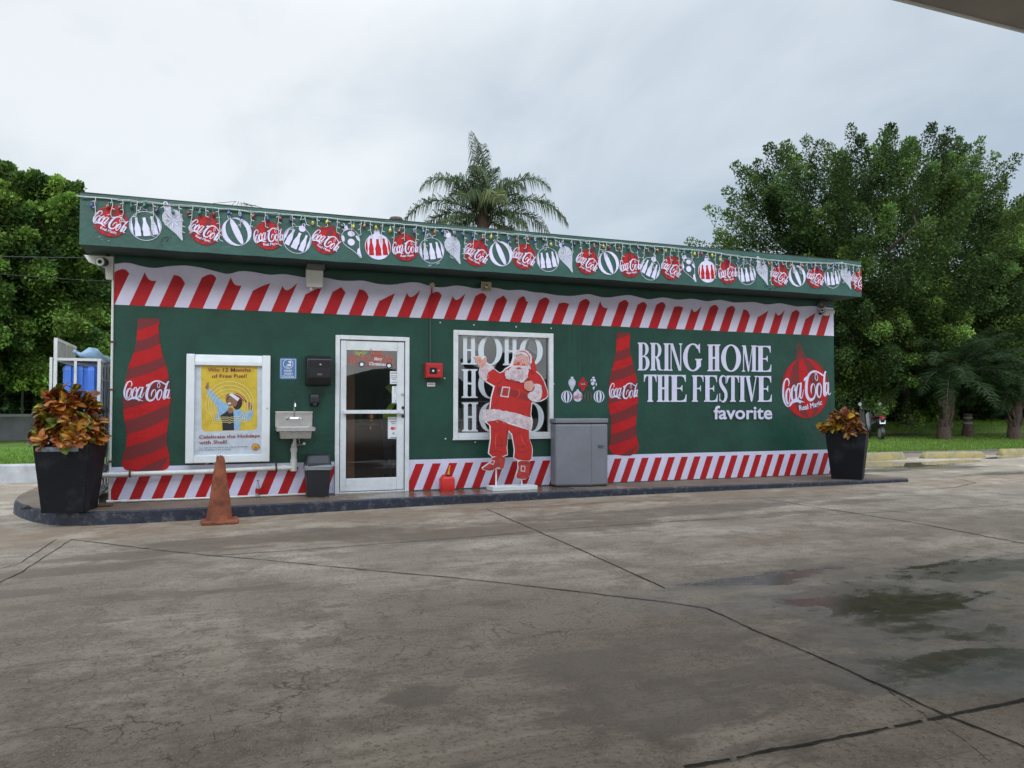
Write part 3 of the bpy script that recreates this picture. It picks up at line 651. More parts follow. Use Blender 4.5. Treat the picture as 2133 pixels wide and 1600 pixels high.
# ================================================================== THE SHOP
XL, XR = -1.175, 10.045; YB = 5.2; ZB, ZT = 3.016, 3.606; OV = .548; RXL, RXR = -1.475, 10.13
shop = thing('store_building', 'low flat-roofed green shop wrapped in red and white festive advertising', 'shop', ((XL+XR)/2, 0, 0))
d0, d1 = W(697, 1000).x, W(850.5, 1000).x; dz = 2.125
wx0, wx1 = W(947, 800).x, W(1150, 800).x; wz1 = (W(947, 691).z+W(1149, 697).z)/2; wz0 = (W(948, 909).z+W(1151, 907).z)/2
T = .2
b = MB()
for (a, c) in (((XL, 0, 0), (d0, T, ZB-.002)), ((d0, 0, dz), (d1, T, ZB-.002)), ((d1, 0, 0), (wx0, T, ZB-.002)), ((wx0, 0, 0), (wx1, T, wz0)), ((wx0, 0, wz1), (wx1, T, ZB-.002)), ((wx1, 0, 0), (XR, T, ZB-.002))):
    pass
# front wall as one sheet with two openings, plus reveals
def rect(x0, z0, x1, z1, y): return [(x0, y, z0), (x1, y, z0), (x1, y, z1), (x0, y, z1)]
H_ = ZB-.002
for y_ in (0.0, T):
    outer = [(XL, y_, 0), (d0, y_, 0), (d0, y_, dz), (d1, y_, dz), (d1, y_, 0), (XR, y_, 0), (XR, y_, H_), (XL, y_, H_)]
    b.poly3([outer, rect(wx0, wz0, wx1, wz1, y_)[::-1]], 'green' if y_ == 0 else 'wall_i')
rev = lambda p, q: b.add([(p[0], 0, p[1]), (q[0], 0, q[1]), (q[0], T, q[1]), (p[0], T, p[1])], [(0, 1, 2, 3)], 'green')
for p, q in (((d0, 0), (d0, dz)), ((d0, dz), (d1, dz)), ((d1, dz), (d1, 0)), ((wx0, wz0), (wx0, wz1)), ((wx0, wz1), (wx1, wz1)), ((wx1, wz1), (wx1, wz0)), ((wx1, wz0), (wx0, wz0))): rev(p, q)
side = mat('cream_side_wall', (.50, .47, .38), .8, var=.12, vscale=1.5, bump=.2)
b.add([(XL, 0, 0), (XL, YB, 0), (XL, YB, H_), (XL, 0, H_), (XR, 0, 0), (XR, YB, 0), (XR, YB, H_), (XR, 0, H_)], [(0, 1, 2, 3), (4, 7, 6, 5), (1, 5, 6, 2)], side)
b.add([(XL+T, T, 0), (XL+T, YB-T, 0), (XR-T, YB-T, 0), (XR-T, T, 0), (XL+T, T, H_-.1), (XL+T, YB-T, H_-.1), (XR-T, YB-T, H_-.1), (XR-T, T, H_-.1)], [(0, 4, 5, 1), (1, 5, 6, 2), (2, 6, 7, 3)], 'wall_i')
b.build('wall', shop, smooth=False)
f = MB(); f.box((XL+T, T, -.05), (XR-T, YB-T, .012), 'floor_i'); f.build('floor', shop, smooth=False)
f = MB(); f.box((XL+T, T, H_-.12), (XR-T, YB-T, H_-.1), 'wall_i'); f.build('ceiling', shop, smooth=False)
# roof slab with its deep front fascia (slightly uneven lower edge)
r = MB(); nx = 60; rr = random.Random(3)
xs_ = [RXL+(RXR-RXL)*i/nx for i in range(nx+1)]
front = [[(x, -OV, ZB+rr.uniform(-.004, .004)) for x in xs_], [(x, -OV+rr.uniform(-.003, .003), ZB+.2) for x in xs_], [(x, -OV+rr.uniform(-.003, .003), ZB+.4) for x in xs_], [(x, -OV, ZT+rr.uniform(-.003, .003)) for x in xs_]]
r.add([p for q in front for p in q], [(a*(nx+1)+i, a*(nx+1)+i+1, (a+1)*(nx+1)+i+1, (a+1)*(nx+1)+i) for a in range(3) for i in range(nx)], 'green_trim')
bot, tp = front[0], front[3]
soff = mat('dark_green_soffit_paint', (.016, .045, .036), .7, var=.2, vscale=4)
r.add(bot+[(x, YB+.3, ZB) for x in xs_], [(i, nx+1+i, nx+2+i, i+1) for i in range(nx)], soff)
r.add(tp+[(x, -OV+.06, ZT+.03) for x in xs_]+[(x, YB+.3, ZT+.03) for x in xs_], [(a*(nx+1)+i, a*(nx+1)+i+1, (a+1)*(nx+1)+i+1, (a+1)*(nx+1)+i) for a in range(2) for i in range(nx)], mat('black_roof_felt', (.012, .014, .013), .95, spec=.1))
for x in (RXL, RXR): r.add([(x, -OV, ZB), (x, YB+.3, ZB), (x, YB+.3, ZT+.03), (x, -OV+.06, ZT+.03), (x, -OV, ZT)], [(0, 1, 2, 3, 4)], 'green_trim')
r.add([(RXL, YB+.3, ZB), (RXR, YB+.3, ZB), (RXR, YB+.3, ZT+.03), (RXL, YB+.3, ZT+.03)], [(0, 1, 2, 3)], 'green_trim')
# chips and scratches in the fascia paint
ch = Decal(lambda u, v: (u, v), -OV-.0035); rs = random.Random(77)
for (px, py, n_, s_, mm) in ((345, 497, 7, .030, 'dkgreen_v'), (352, 505, 5, .022, 'dkgreen_v'), (905, 553, 6, .035, 'silver_d'), (560, 532, 4, .02, 'silver_d'), (1265, 590, 8, .05, 'silver_d'), (1330, 588, 9, .05, 'dkgreen_v'), (700, 535, 4, .02, 'dkgreen_v'), (1120, 575, 5, .025, 'silver_d'), (1600, 600, 6, .04, 'dkgreen_v'), (215, 500, 4, .02, 'silver_d'), (1500, 603, 5, .03, 'silver_d')):
    for _ in range(n_):
        c0 = W(px, py, -OV); x, z = c0.x+rs.gauss(0, .06), c0.z+rs.gauss(0, .025); l, h = rs.uniform(.3, 1)*s_, rs.uniform(.1, .35)*s_
        if ZB+.02 < z < ZT-.05: ch.poly([(x+l*math.cos(t)*rs.uniform(.6, 1), z+h*math.sin(t)*rs.uniform(.5, 1)+.3*l*math.cos(t)) for t in [i*.9 for i in range(7)]], mm)
k0 = len(r.v); r.v += ch.v
for f_, mi_ in zip(ch.f, ch.m): r.f.append(tuple(q+k0 for q in f_)); r.m.append(r.mi(ch.mats[mi_]))
r.build('roof', shop, angle=30)

# ---- upper candy stripe band with its drifted-snow edge
YD = -.003
z7 = zoomer(480, 400, 420/2133); z8 = zoomer(860, 440, 440/2133); z9 = zoomer(1280, 480, 540/2133); z1 = zoomer(0, 380, 500/2133)
wave = [z1(*p) for p in [(1013,728),(1130,708),(1250,745),(1370,765),(1500,745),(1650,737),(1800,760),(1950,800),(2060,803)]]
wave += [z7(*p) for p in [(0,880),(130,833),(260,850),(420,880),(560,867),(700,890),(800,910),(1000,905),(1150,938),(1280,942),(1400,935),(1560,975),(1700,985),(1900,955),(2000,958)]]
wave += [z8(*p) for p in [(100,735),(230,770),(330,768),(430,748),(530,760),(640,785),(720,775),(820,770),(950,800),(1100,793),(1220,820),(1320,825),(1450,850),(1600,858),(1780,835),(1900,870),(2000,873)]]
wave += [z9(*p) for p in [(0,545),(120,530),(280,570),(400,550),(520,572),(640,562),(760,585),(870,570),(980,595),(1150,590),(1250,612),(1360,598),(1500,628),(1620,622),(1800,640)]]
wv = sorted([(W(*p).x, W(*p).z) for p in wave]); wv[0] = (XL+.001, wv[0][1]); wv[-1] = (XR-.001, wv[-1][1])
wx_ = np.array([p[0] for p in wv]); wz_ = np.array([p[1] for p in wv])
dense = np.linspace(XL+.001, XR-.001, 420)
ker = np.interp(dense, wx_, wz_); ker = np.convolve(np.pad(ker, 2, mode='edge'), np.ones(5)/5, 'valid')
def wave_z(x): return float(np.interp(x, dense, ker))
ZS0, ZS1 = W(237, 634.5).z, W(1735, 700).z
def zs(x): return ZS0+(ZS1-ZS0)*(x-XL)/(XR-XL)
d = Decal(lambda u, v: (u, v), YD)
d.poly([(x, z) for x, z in zip(dense, ker)][::-1]+[(XL+.001, zs(XL)), (XR-.001, zs(XR))], 'white_v')
P0 = W(265, 636).x; P1 = W(1703.6, 699).x
lefts = [265,327.7,389.5,450,510.5,566.6,624.7,678,732,782.6,833,880,923.5,969,1014.7,1058.6,1103,1145.7,1186.5,1228.8,1268.8,1308,1347,1385,1423.8,1460.5,1497,1532.7,1568.6,1602.8,1638,1671,1703.6]
lx = [W(x, 634+(x-237)*.0443).x for x in lefts]
cf = np.polyfit(np.arange(len(lx)), lx, 1); per = cf[0]
kinds = 'udDuBcBpdUcDcDpsDtDuDDDtcDDdUcDUt'
hgt = {'u': .16, 'd': .20, 'D': .115, 'B': .23, 'c': .21, 'p': .16, 'U': .23, 's': .14, 't': .12}
d.k += 1
for i in range(-1, len(lx)):
    x0 = cf[1]+cf[0]*i; wd = per*.515; k = kinds[i % len(kinds)] if i >= 0 else 'D'
    def sl(x, z): return x+(z-zs(x))*.40
    zt = wave_z(min(max(x0+wd/2+.12, XL), XR))-hgt[k]
    TL, TR = zt, zt-.01
    n = 10; topc = []
    for q in range(n+1):
        s_ = q/n
        if k == 'D': h = .05*math.sin(math.pi*s_)
        elif k == 'u': h = .10*(1-s_)-.04*math.sin(math.pi*s_)
        elif k == 'd': h = .10*(1-s_)+.03*math.sin(math.pi*s_)-.02
        elif k == 'B': h = .11*s_+.01*math.sin(math.pi*s_)
        elif k == 'U': h = .12*s_
        elif k == 'c': h = .06-.08*math.sin(math.pi*s_)+.05*s_
        elif k == 'p': h = .07*(1-abs(2*s_-1))
        elif k == 's': h = .06*math.sin(math.pi*min(1, s_*1.3))-.03*s_
        else: h = .015*math.sin(math.pi*s_)
        z = zt+h; topc.append((x0+wd*s_, z))
    pts = [(x0, zs(x0)), (x0+wd, zs(x0+wd))]+[(sl(x, z), z) for x, z in topc[::-1]]
    pts = [(min(max(x, XL+.002), XR-.002), z) for x, z in pts]
    if max(p[0] for p in pts)-min(p[0] for p in pts) < .03: continue
    d.poly3([[(x, YD-.001, z) for x, z in pts]], 'red_v')
o = d.build('stripe_band', shop, smooth=False); o['label'] = 'upper red and white candy stripe band with a wavy snow edge'

# ---- lower bands
z2 = zoomer(0, 680, 500/1778); z6 = zoomer(1240, 660, 520/2133); z5 = zoomer(880, 660, .25)
ZH = .43
def lower(x0, x1, first, per, name, lab, top=ZH):
    d = Decal(lambda u, v: (u, v), YD); zb = .012
    d.poly([(x0, zb), (x1, zb), (x1, top), (x0, top)], 'white_v')
    i = -2
    while True:
        a = first+i*per; i += 1
        if a > x1: break
        P = [(a, zb), (a+per*.5, zb), (a+per*.5+.145, top-.058), (a+.145, top-.058)]
        P = clip_x(clip_x(P, x0, True), x1, False)
        if len(P) > 2: d.poly3([[(x, YD-.001, z) for x, z in P]], 'red_b')
    o = d.build(name, shop, smooth=False); o['label'] = lab
def clip_x(P, c, keep_right):
    o = []; ins = (lambda p: p[0] >= c) if keep_right else (lambda p: p[0] <= c)
    for i in range(len(P)):
        a, b_ = P[i-1], P[i]
        if ins(a) != ins(b_): t = (c-a[0])/(b_[0]-a[0]); o.append((c, a[1]+(b_[1]-a[1])*t))
        if ins(b_): o.append(b_)
    return o
fl = [W(*z2(x, 1285)).x for x in (950, 1115, 1277, 1440)]; lp = (fl[-1]-fl[0])/3
lower(XL+.002, d0-.004, fl[0], lp, 'stripe_band', 'lower candy stripe band left of the door')
fr = [W(*z6(x, 1397)).x for x in (213, 1900)]; rp_ = (fr[1]-fr[0])/16
lower(d1+.004, XR-.002, fr[0]-rp_*20, rp_, 'stripe_band', 'long lower candy stripe band right of the door')

# ---- bottle murals
def bottle(zm, outline, sl, base_y, logo_box, lab):
    fn = wallfn(zm); d = Decal(fn, YD-.0022)
    L_ = cr_spline([(*p, 0) for p in outline[0]], 6); R_ = cr_spline([(*p, 0) for p in outline[1]], 6)
    ys = np.linspace(outline[0][0][1], outline[0][-1][1], 120)
    lx = np.interp(ys, [p[1] for p in L_], [p[0] for p in L_]); rx = np.interp(ys, [p[1] for p in R_], [p[0] for p in R_])
    d.poly([(x, y) for x, y in zip(lx, ys)]+[(x, y) for x, y in zip(rx, ys)][::-1], 'red_b')
    # darker twisted ribbons: each is bounded by two gently rising curves
    for yl0, yl1 in sl:
        P = []
        for y0, rev_ in ((yl0, False), (yl1, True)):
            e = []
            for q in range(13):
                s_ = q/12; 
                yy = y0
                for _ in range(3):
                    yc = min(max(yy, ys[0]), ys[-1]); a = np.interp(yc, ys, lx); c = np.interp(yc, ys, rx); yy = y0-(c-a)*(.22*s_+.16*s_*s_)
                yc = min(max(yy, ys[0]), ys[-1]); a = np.interp(yc, ys, lx); c = np.interp(yc, ys, rx); e.append((a+(c-a)*s_, yc))
            P += e[::-1] if rev_ else e
        d.poly(P, 'red_d')
    x0, x1, yb, yt = logo_box
    logo(d, 'white_v', lambda u, v: (x0+u*(x1-x0), yb+v*(yt-yb)-0), 1.15)
    o = d.build('bottle_mural', shop, smooth=False); o['label'] = lab
Lz = z2
bottle(Lz, ([(1022,-58),(1019,0),(1008,140),(985,210),(955,290),(935,375),(922,450),(914,560),(920,680),(938,790),(938,860),(920,930),(904,985),(907,1030),(930,1062),(985,1076),(1040,1079)],
            [(1175,-58),(1183,-30),(1172,5),(1180,60),(1195,180),(1225,270),(1248,370),(1260,480),(1264,560),(1252,680),(1240,760),(1232,850),(1240,905),(1255,960),(1254,1010),(1243,1050),(1180,1079)]),
       [(-60,30),(110,195),(310,395),(500,612),(700,800),(895,1000),(1085,1190)], 0, (912, 1266, 558, 402), 'tall red striped bottle mural at the left end of the wall')
bottle(z6, ([(181,135),(180,210),(178,280),(165,340),(150,420),(130,500),(120,570),(111,660),(113,760),(128,860),(133,960),(125,1040),(115,1095),(117,1130),(140,1165),(185,1182),(235,1186)],
            [(293,145),(297,185),(290,230),(297,300),(312,370),(330,440),(350,520),(358,600),(363,680),(360,780),(348,880),(345,980),(355,1040),(368,1090),(366,1130),(350,1160),(300,1186)]),
       [(130,192),(300,385),(465,560),(640,745),(832,920),(1005,1098),(1190,1290)], 0, (112, 366, 705, 566), 'slimmer red striped bottle mural beside the slogan')

# ---- slogan
d = Decal(wallfn(z6), YD)
def row(letters, xa, ya_t, ya_b, xb, yb_t, yb_b):
    for ch, x0, x1 in letters:
        t0 = (x0-xa)/(xb-xa); yt = ya_t+(yb_t-ya_t)*t0; yb = ya_b+(yb_b-ya_b)*t0; glyph(d, ch, x0, x1, yt, yb, 'white_v')
row([('B',362,465),('R',468,577),('I',582,632),('N',632,741),('G',748,920),('H',955,1066),('O',1072,1242),('M',1249,1377),('E',1378,1502)], 362, 220, 458, 1500, 252, 472)
row([('T',412,520),('H',522,632),('E',636,778),('F',820,922),('E',924,1042),('S',1050,1122),('T',1118,1222),('I',1224,1276),('V',1274,1380),('E',1380,1503)], 412, 494, 727, 1503, 508, 726)
d.text('favorite', 1005, 1505, 760, 872, 'white_v', dtop=0, bold=.022)
o = d.build('slogan_lettering', shop, smooth=False); o['label'] = 'white painted slogan in tall serif capitals'

# ---- ornaments
def gores(d, cx, cy, r, m, n=7, rot=0.0, tf=None, light=True):
    """segments of a bauble: every other gore lighter"""
    ed = [math.sin(-math.pi/2+math.pi*i/n) for i in range(n+1)]
    for i in range(0 if light else 1, n, 2):
        a, c = ed[i], ed[i+1]; P = [(a*math.cos(t)*.995*r, math.sin(t)*.995*r) for t in np.linspace(-1.5, 1.5, 13)]+[(c*math.cos(t)*.995*r, math.sin(t)*.995*r) for t in np.linspace(1.5, -1.5, 13)]
        d.poly([tf(p) for p in P], m)
def orn_logo(d, r, tf, tilt):
    c, s_ = math.cos(tilt), math.sin(tilt)
    def q(u, v):
        x = (u-.5)*2.06*r; y = (v-.5)*1.0*r+.02*r; y -= .10*r*(abs(u-.5)*2)**2 if True else 0
        return tf((x*c-y*s_, x*s_+y*c))
    logo(d, 'white_v', q, 1.15, 3)
    vs, fs = text_mesh_cached('Real Magic'); d.k += 1; a, b_ = vs[:, 0].min(), vs[:, 0].max(); h = vs[:, 1].max(); out = []
    for p in vs:
        x = -.42*r+(p[0]-a)/(b_-a)*.98*r; y = -.70*r+p[1]/h*.17*r+.12*r*((x/r)**2); out.append(d.pt(tf((x*c-y*s_, x*s_+y*c))))
    d.add(out, fs, 'white_v')
_tc = {}
def text_mesh_cached(t, bold=.02):
    if t not in _tc: _tc[t] = text_mesh(t, bold)
    return _tc[t]
def ornament(kind, x, z, r, tilt, y, parent, name, lab=None):
    """kind: red, bottles, tilted_bottles, drop, ribbon, dots, redbottles, half"""
    d = Decal(lambda u, v: (x+u, z+v), y)
    c, s_ = math.cos(tilt), math.sin(tilt); tf = lambda p: (p[0]*c-p[1]*s_, p[0]*s_+p[1]*c)
    clipx = RXR-.004
    if kind == 'red':
        d.poly([tf(p) for p in [(-.20*r, .9*r), (.20*r, .9*r), (.17*r, 1.17*r), (-.17*r, 1.17*r)]], 'red_d')
        d.ell(0, 0, r, r, 'red_d', 36); gores(d, 0, 0, r, 'red_b', 7, tf=tf); orn_logo(d, r, lambda p: p, tilt*1.0)
    elif kind == 'ribbon':
        d.stroke([(*tf((r*math.cos(t), r*math.sin(t))), .0030) for t in np.linspace(0, 2*math.pi, 25)[:-1]], 'white_v', 2, True)
        d.stroke([(*tf((.09*r*math.cos(t)-.05*r, 1.12*r+.11*r*math.sin(t))), .025*r) for t in np.linspace(0, 2*math.pi, 9)[:-1]], 'white_v', 2, True)
        for a, b_ in ((-.98, -.70), (-.22, .22), (.70, .98)):
            P = [(a*r*math.cos(t), r*.98*math.sin(t)) for t in np.linspace(-1.35, 1.35, 13)]+[(b_*r*math.cos(t), r*.98*math.sin(t)) for t in np.linspace(1.35, -1.35, 13)]
            d.poly([tf(p) for p in P], 'white_v')
    elif kind in ('bottles', 'tilted_bottles', 'redbottles'):
        if kind == 'redbottles':
            d.ell(0, 0, r, r, 'white_v', 36); d.poly([tf(p) for p in [(-.22*r, .95*r), (.22*r, .95*r), (.20*r, 1.22*r), (-.20*r, 1.22*r)]], 'white_v')
            d.stroke([(*tf((.10*r*math.cos(t), 1.30*r+.11*r*math.sin(t))), .03*r) for t in np.linspace(0, 2*math.pi, 9)[:-1]], 'white_v', 2, True)
        else:
            d.stroke([(r*math.cos(t), r*math.sin(t), .0028) for t in np.linspace(0, 2*math.pi, 25)[:-1]], 'white_v', 2, True)
            if kind == 'tilted_bottles':
                d.ell(*tf((0, .92*r)), .25*r, .23*r, 'white_v', 16, tilt); d.stroke([(*tf((.10*r*math.cos(t), 1.22*r+.11*r*math.sin(t))), .03*r) for t in np.linspace(0, 2*math.pi, 9)[:-1]], 'white_v', 2, True)
            else:
                d.stroke([(*tf((u*r, v*r)), .018*r) for u, v in ((-.22, .95), (-.28, 1.12), (-.12, 1.16), (-.1, 1.3), (.08, 1.3), (.1, 1.16), (.26, 1.1), (.22, .95))], 'white_v', 3)
        m = 'red_b' if kind == 'redbottles' else 'white_v'; prof = [(0, .58), (.055, .58), (.06, .30), (.10, .10), (.135, -.12), (.12, -.28), (.135, -.48), (.12, -.56), (0, -.56)]
        for k in range(-2, 3):
            cx_ = math.sin(k*.56)*.97; sq = max(.30, math.cos(k*.56)); lift = -.06+.09*abs(k)
            P = [((cx_+sq*1.7*u+.05*k*(v)*-1)*r, (v+lift*.4-.04)*r*1.12) for u, v in prof[1:-1]]+[((cx_-sq*1.7*u+.05*k*(v)*-1)*r, (v+lift*.4-.04)*r*1.12) for u, v in prof[1:-1][::-1]]
            P = [(u, v) if math.hypot(u, v) < .97*r else (u*.97*r/math.hypot(u, v), v*.97*r/math.hypot(u, v)) for u, v in P]
            d.poly([tf(p) for p in P], m)
    elif kind in ('drop', 'dots'):
        out = [(0, 1.0), (.30, .93), (.55, .72), (.66, .38), (.62, .05), (.42, -.36), (.20, -.80), (.06, -1.28), (0, -1.36)]; o2 = [(u*r, v*r) for u, v in out]+[(-u*r, v*r) for u, v in out[::-1]]
        cap = [(-.20, .97), (.20, .97), (.24, 1.22), (.20, 1.30), (-.20, 1.30), (-.24, 1.22)]; 
        d.stroke([(*tf((.12*r*math.cos(t), 1.42*r+.13*r*math.sin(t))), .032*r) for t in np.linspace(0, 2*math.pi, 9)[:-1]], 'white_v', 2, True)
        if kind == 'drop':
            d.poly([tf(p) for p in o2], 'silver_v'); d.poly([tf((u*r, v*r)) for u, v in cap], 'white_v')
            for k in range(8):
                a = k*math.pi/4+.39; L_ = .56*r
                for sgn, mm in ((1, 'silver_d'), (-1, 'white_v')):
                    q = [(.06*r*math.cos(a), .06*r*math.sin(a)), (L_*.62*math.cos(a+.20*sgn), L_*.62*math.sin(a+.20*sgn)), (L_*.95*math.cos(a+.10*sgn), L_*.95*math.sin(a+.10*sgn)), (L_*math.cos(a), L_*math.sin(a))]
                    d.poly([tf((u, v+.18*r)) for u, v in q], mm)
        else:
            d.stroke([(*tf(p), .0030) for p in o2[:-1]], 'white_v', 2, True); d.poly([tf((u*r, v*r)) for u, v in cap], 'white_v')
            d.ell(*tf((.22*r, .58*r)), .27*r, .22*r, 'white_v', 20, tilt-.5); d.ell(*tf((-.10*r, .02*r)), .27*r, .27*r, 'white_v', 20)
            d.ell(*tf((-.50*r, .52*r)), .10*r, .25*r, 'white_v', 16, tilt-.35); d.ell(*tf((.50*r, .05*r)), .10*r, .25*r, 'white_v', 16, tilt+.12)
            d.poly([tf((u*r, v*r)) for u, v in ((.28, -.62), (.06, -.66), (-.12, -.92), (-.02, -1.26), (.03, -1.3))], 'white_v')
    if any(v[0] > clipx for v in d.v): d.v = [(min(v[0], clipx), v[1], v[2]) for v in d.v]
    o = d.build(name, parent, smooth=False)
    if lab: o['label'] = lab
    return o
YF = -OV-.006
seq = [('red',231,462,-18),('bottles',303,471,10),('drop',363,464,24),('red',428,480,-20),('ribbon',493,483,25),('red',559,491,8),('tilted_bottles',619,500,-22),('red',680,501,-24),('dots',734,504,30),('redbottles',787,514,5),
 ('red',844,516,7),('bottles',899,522,10),('drop',945,518,24),('red',992,528,-24),('ribbon',1043,529,25),('red',1091,535,-20),('bottles',1141,541,10),('drop',1180,537,24),('red',1223,546,-24),('ribbon',1267,548,25),
 ('red',1312,553,8),('tilted_bottles',1354,560,-22),('red',1398,559,-24),('dots',1436,560,30),('redbottles',1473,566,5),('red',1515,568,7),('bottles',1555,571,10),('drop',1589,567,24),('red',1623,575,-24),('ribbon',1660,575,25),
 ('red',1698,578,-20),('bottles',1733,579,10),('drop',1763,577,24),('red',1789,585,-24)]
nm = {'red': 'red bauble decal with white script', 'bottles': 'outlined bauble decal filled with white bottles', 'drop': 'silver teardrop bauble decal', 'ribbon': 'white ribbon bauble decal', 'tilted_bottles': 'tilted bauble decal of white bottles', 'dots': 'spotted teardrop bauble decal', 'redbottles': 'white bauble decal with red bottles'}
for k, px, py, tl in seq:
    p = W(px, py, -OV); rad = .178 if k == 'red' else (.168 if k in ('drop', 'dots') else .170)
    ornament(k, p.x, p.z, rad, R(tl), YF, shop, 'ornament_decal', nm[k])
# big bauble at the right end of the wall
zb8 = zoomer(1600, 720, 160/1422)
c_ = W(*zb8(695, 785)); rb = (W(*zb8(695, 225)).z-W(*zb8(695, 1345)).z)/2
big = Decal(lambda u, v: (c_.x+u, c_.z+v), YD); t_ = R(11); tfb = lambda p: (p[0]*math.cos(t_)-p[1]*math.sin(t_), p[0]*math.sin(t_)+p[1]*math.cos(t_))
big.poly([tfb(p) for p in ((-.20*rb, .9*rb), (.20*rb, .9*rb), (.16*rb, 1.20*rb), (-.16*rb, 1.20*rb))], 'red_d')
big.stroke([(*tfb((.09*rb*math.cos(t), 1.34*rb+.12*rb*math.sin(t))), .03*rb) for t in np.linspace(0, 2*math.pi, 9)[:-1]], 'red_d', 2, True)
big.ell(0, 0, rb, rb, 'red_d', 48); gores(big, 0, 0, rb, 'red_b', 7, tf=tfb, light=False); orn_logo(big, rb*.99, lambda p: p, t_)
o = big.build('ornament_mural', shop, smooth=False); o['label'] = 'large red bauble mural with white script'
# seven small baubles hanging on painted threads
zs7 = zoomer(1160, 740, 180/1309)
def small(kind, cx, cy, ry, lab):
    c_ = W(*zs7(cx, cy)); r_ = W(*zs7(cx, cy-ry)).z-c_.z; x, z = c_.x, c_.z
    d = Decal(lambda u, v: (x+u, z+v), YD)
    zt = zs(x)-.02
    d.poly([(-.0018, r_), (.0018, r_), (.0018, zt-z), (-.0018, zt-z)], 'dkgreen_v')
    if kind in ('stripe', 'dark'):
        m = 'white_v' if kind == 'stripe' else 'mgreen_v'
        if kind == 'dark': d.ell(0, 0, r_, r_, 'dkgreen_v')
        else: d.stroke([(r_*math.cos(t), r_*math.sin(t), .003) for t in np.linspace(0, 2*math.pi, 21)[:-1]], m, 2, True)
        for a, c in ((-1, -.82), (-.62, -.22), (.12, .52), (.80, 1)) if kind == 'stripe' else ((-.85, -.5), (-.15, .2), (.55, .85)):
            d.poly([(a*r_*math.cos(t), r_*math.sin(t)) for t in np.linspace(-1.45, 1.45, 11)]+[(c*r_*math.cos(t), r_*math.sin(t)) for t in np.linspace(1.45, -1.45, 11)], m)
    elif kind == 'logo':
        d.ell(0, 0, r_, r_, 'white_v'); gores(d, 0, 0, r_, 'silver_v', 5, tf=lambda p: p); d.poly([(-.2*r_, .95*r_), (.2*r_, .95*r_), (.2*r_, 1.25*r_), (-.2*r_, 1.25*r_)], 'white_v')
        logo(d, 'red_b', lambda u, v: ((u-.5)*2*r_, (v-.52)*.95*r_), 1.0, 3)
    elif kind == 'lantern':
        d.poly([(u*r_, v*r_) for u, v in ((0, 1), (.3, .75), (.25, .5), (.8, .25), (.62, 0), (.8, -.22), (.25, -.5), (.3, -.8), (0, -1.05), (-.3, -.8), (-.25, -.5), (-.8, -.22), (-.62, 0), (-.8, .25), (-.25, .5), (-.3, .75))], 'red_b')
        d.ell(.05*r_, .02*r_, .5*r_, .26*r_, 'red_d'); logo(d, 'white_v', lambda u, v: ((u-.45)*.7*r_, (v-.45)*.3*r_), 1.0, 2)
    else:
        d.k += 1
        out = [(0, .95), (.35, .8), (.6, .45), (.6, .05), (.3, -.5), (.06, -1)]
        if kind == 'drop':
            d.poly([(u*r_, v*r_) for u, v in out]+[(-u*r_, v*r_) for u, v in out[::-1]], 'silver_v')
            for k in range(8):
                a = k*math.pi/4; d.poly([(0, .25*r_), (.3*r_*math.cos(a+.25), .25*r_+.3*r_*math.sin(a+.25)), (.52*r_*math.cos(a), .25*r_+.52*r_*math.sin(a)), (.3*r_*math.cos(a-.25), .25*r_+.3*r_*math.sin(a-.25))], 'white_v')
        else:
            d.ell(.12*r_, .60*r_, .30*r_, .22*r_, 'white_v', 16, -.5); d.ell(-.12*r_, .12*r_, .29*r_, .29*r_, 'white_v', 16); d.ell(.46*r_, 0, .10*r_, .27*r_, 'white_v', 14, .1); d.ell(-.36*r_, .62*r_, .10*r_, .24*r_, 'white_v', 14, -.5)
            d.poly([(.25*r_, -.35*r_), (-.1*r_, -.4*r_), (-.12*r_, -.6*r_), (.02*r_, -.9*r_)], 'white_v')
        d.poly([(-.18*r_, .88*r_), (.18*r_, .88*r_), (.2*r_, 1.12*r_), (-.2*r_, 1.12*r_)], 'white_v')
    o = d.build('hanging_ornament', shop, smooth=False); o['label'] = lab
small('drop', 228, 440, 100, 'small silver drop bauble mural'); small('lantern', 392, 437, 105, 'small red lantern bauble mural'); small('dots', 552, 440, 100, 'small spotted bauble mural')
small('stripe', 147, 628, 88, 'small striped bauble mural'); small('logo', 313, 622, 82, 'small white bauble mural with red script'); small('dark', 470, 622, 82, 'small black bauble mural'); small('stripe', 637, 625, 88, 'small striped bauble mural')

# ---- window
fw = .05
fr_ = MB()
for a, c in (((wx0-.02, wz0-.02), (wx0+fw, wz1+.02)), ((wx1-fw, wz0-.02), (wx1+.02, wz1+.02)), ((wx0+fw, wz1-fw), (wx1-fw, wz1+.02)), ((wx0+fw, wz0-.02), (wx1-fw, wz0+fw))):
    fr_.box((a[0], -.012, a[1]), (c[0], .06, c[1]), 'alu')
win = fr_.build('window', shop, bevel=.006, smooth=False)
s_ = MB(); s_.box((wx0-.03, -.035, wz0-.05), (wx1+.03, -.0005, wz0-.021), 'alu'); s_.build('sill', win, smooth=False, bevel=.004)
p = MB(); p.add([(wx0+fw, .045, wz0+fw), (wx1-fw, .045, wz0+fw), (wx1-fw, .045, wz1-fw), (wx0+fw, .045, wz1-fw)], [(0, 1, 2, 3)], 'glass'); p.build('pane', win, smooth=False)
zw = zoomer(940, 690, 220/1530); d = Decal(wallfn(zw, .04), .04)
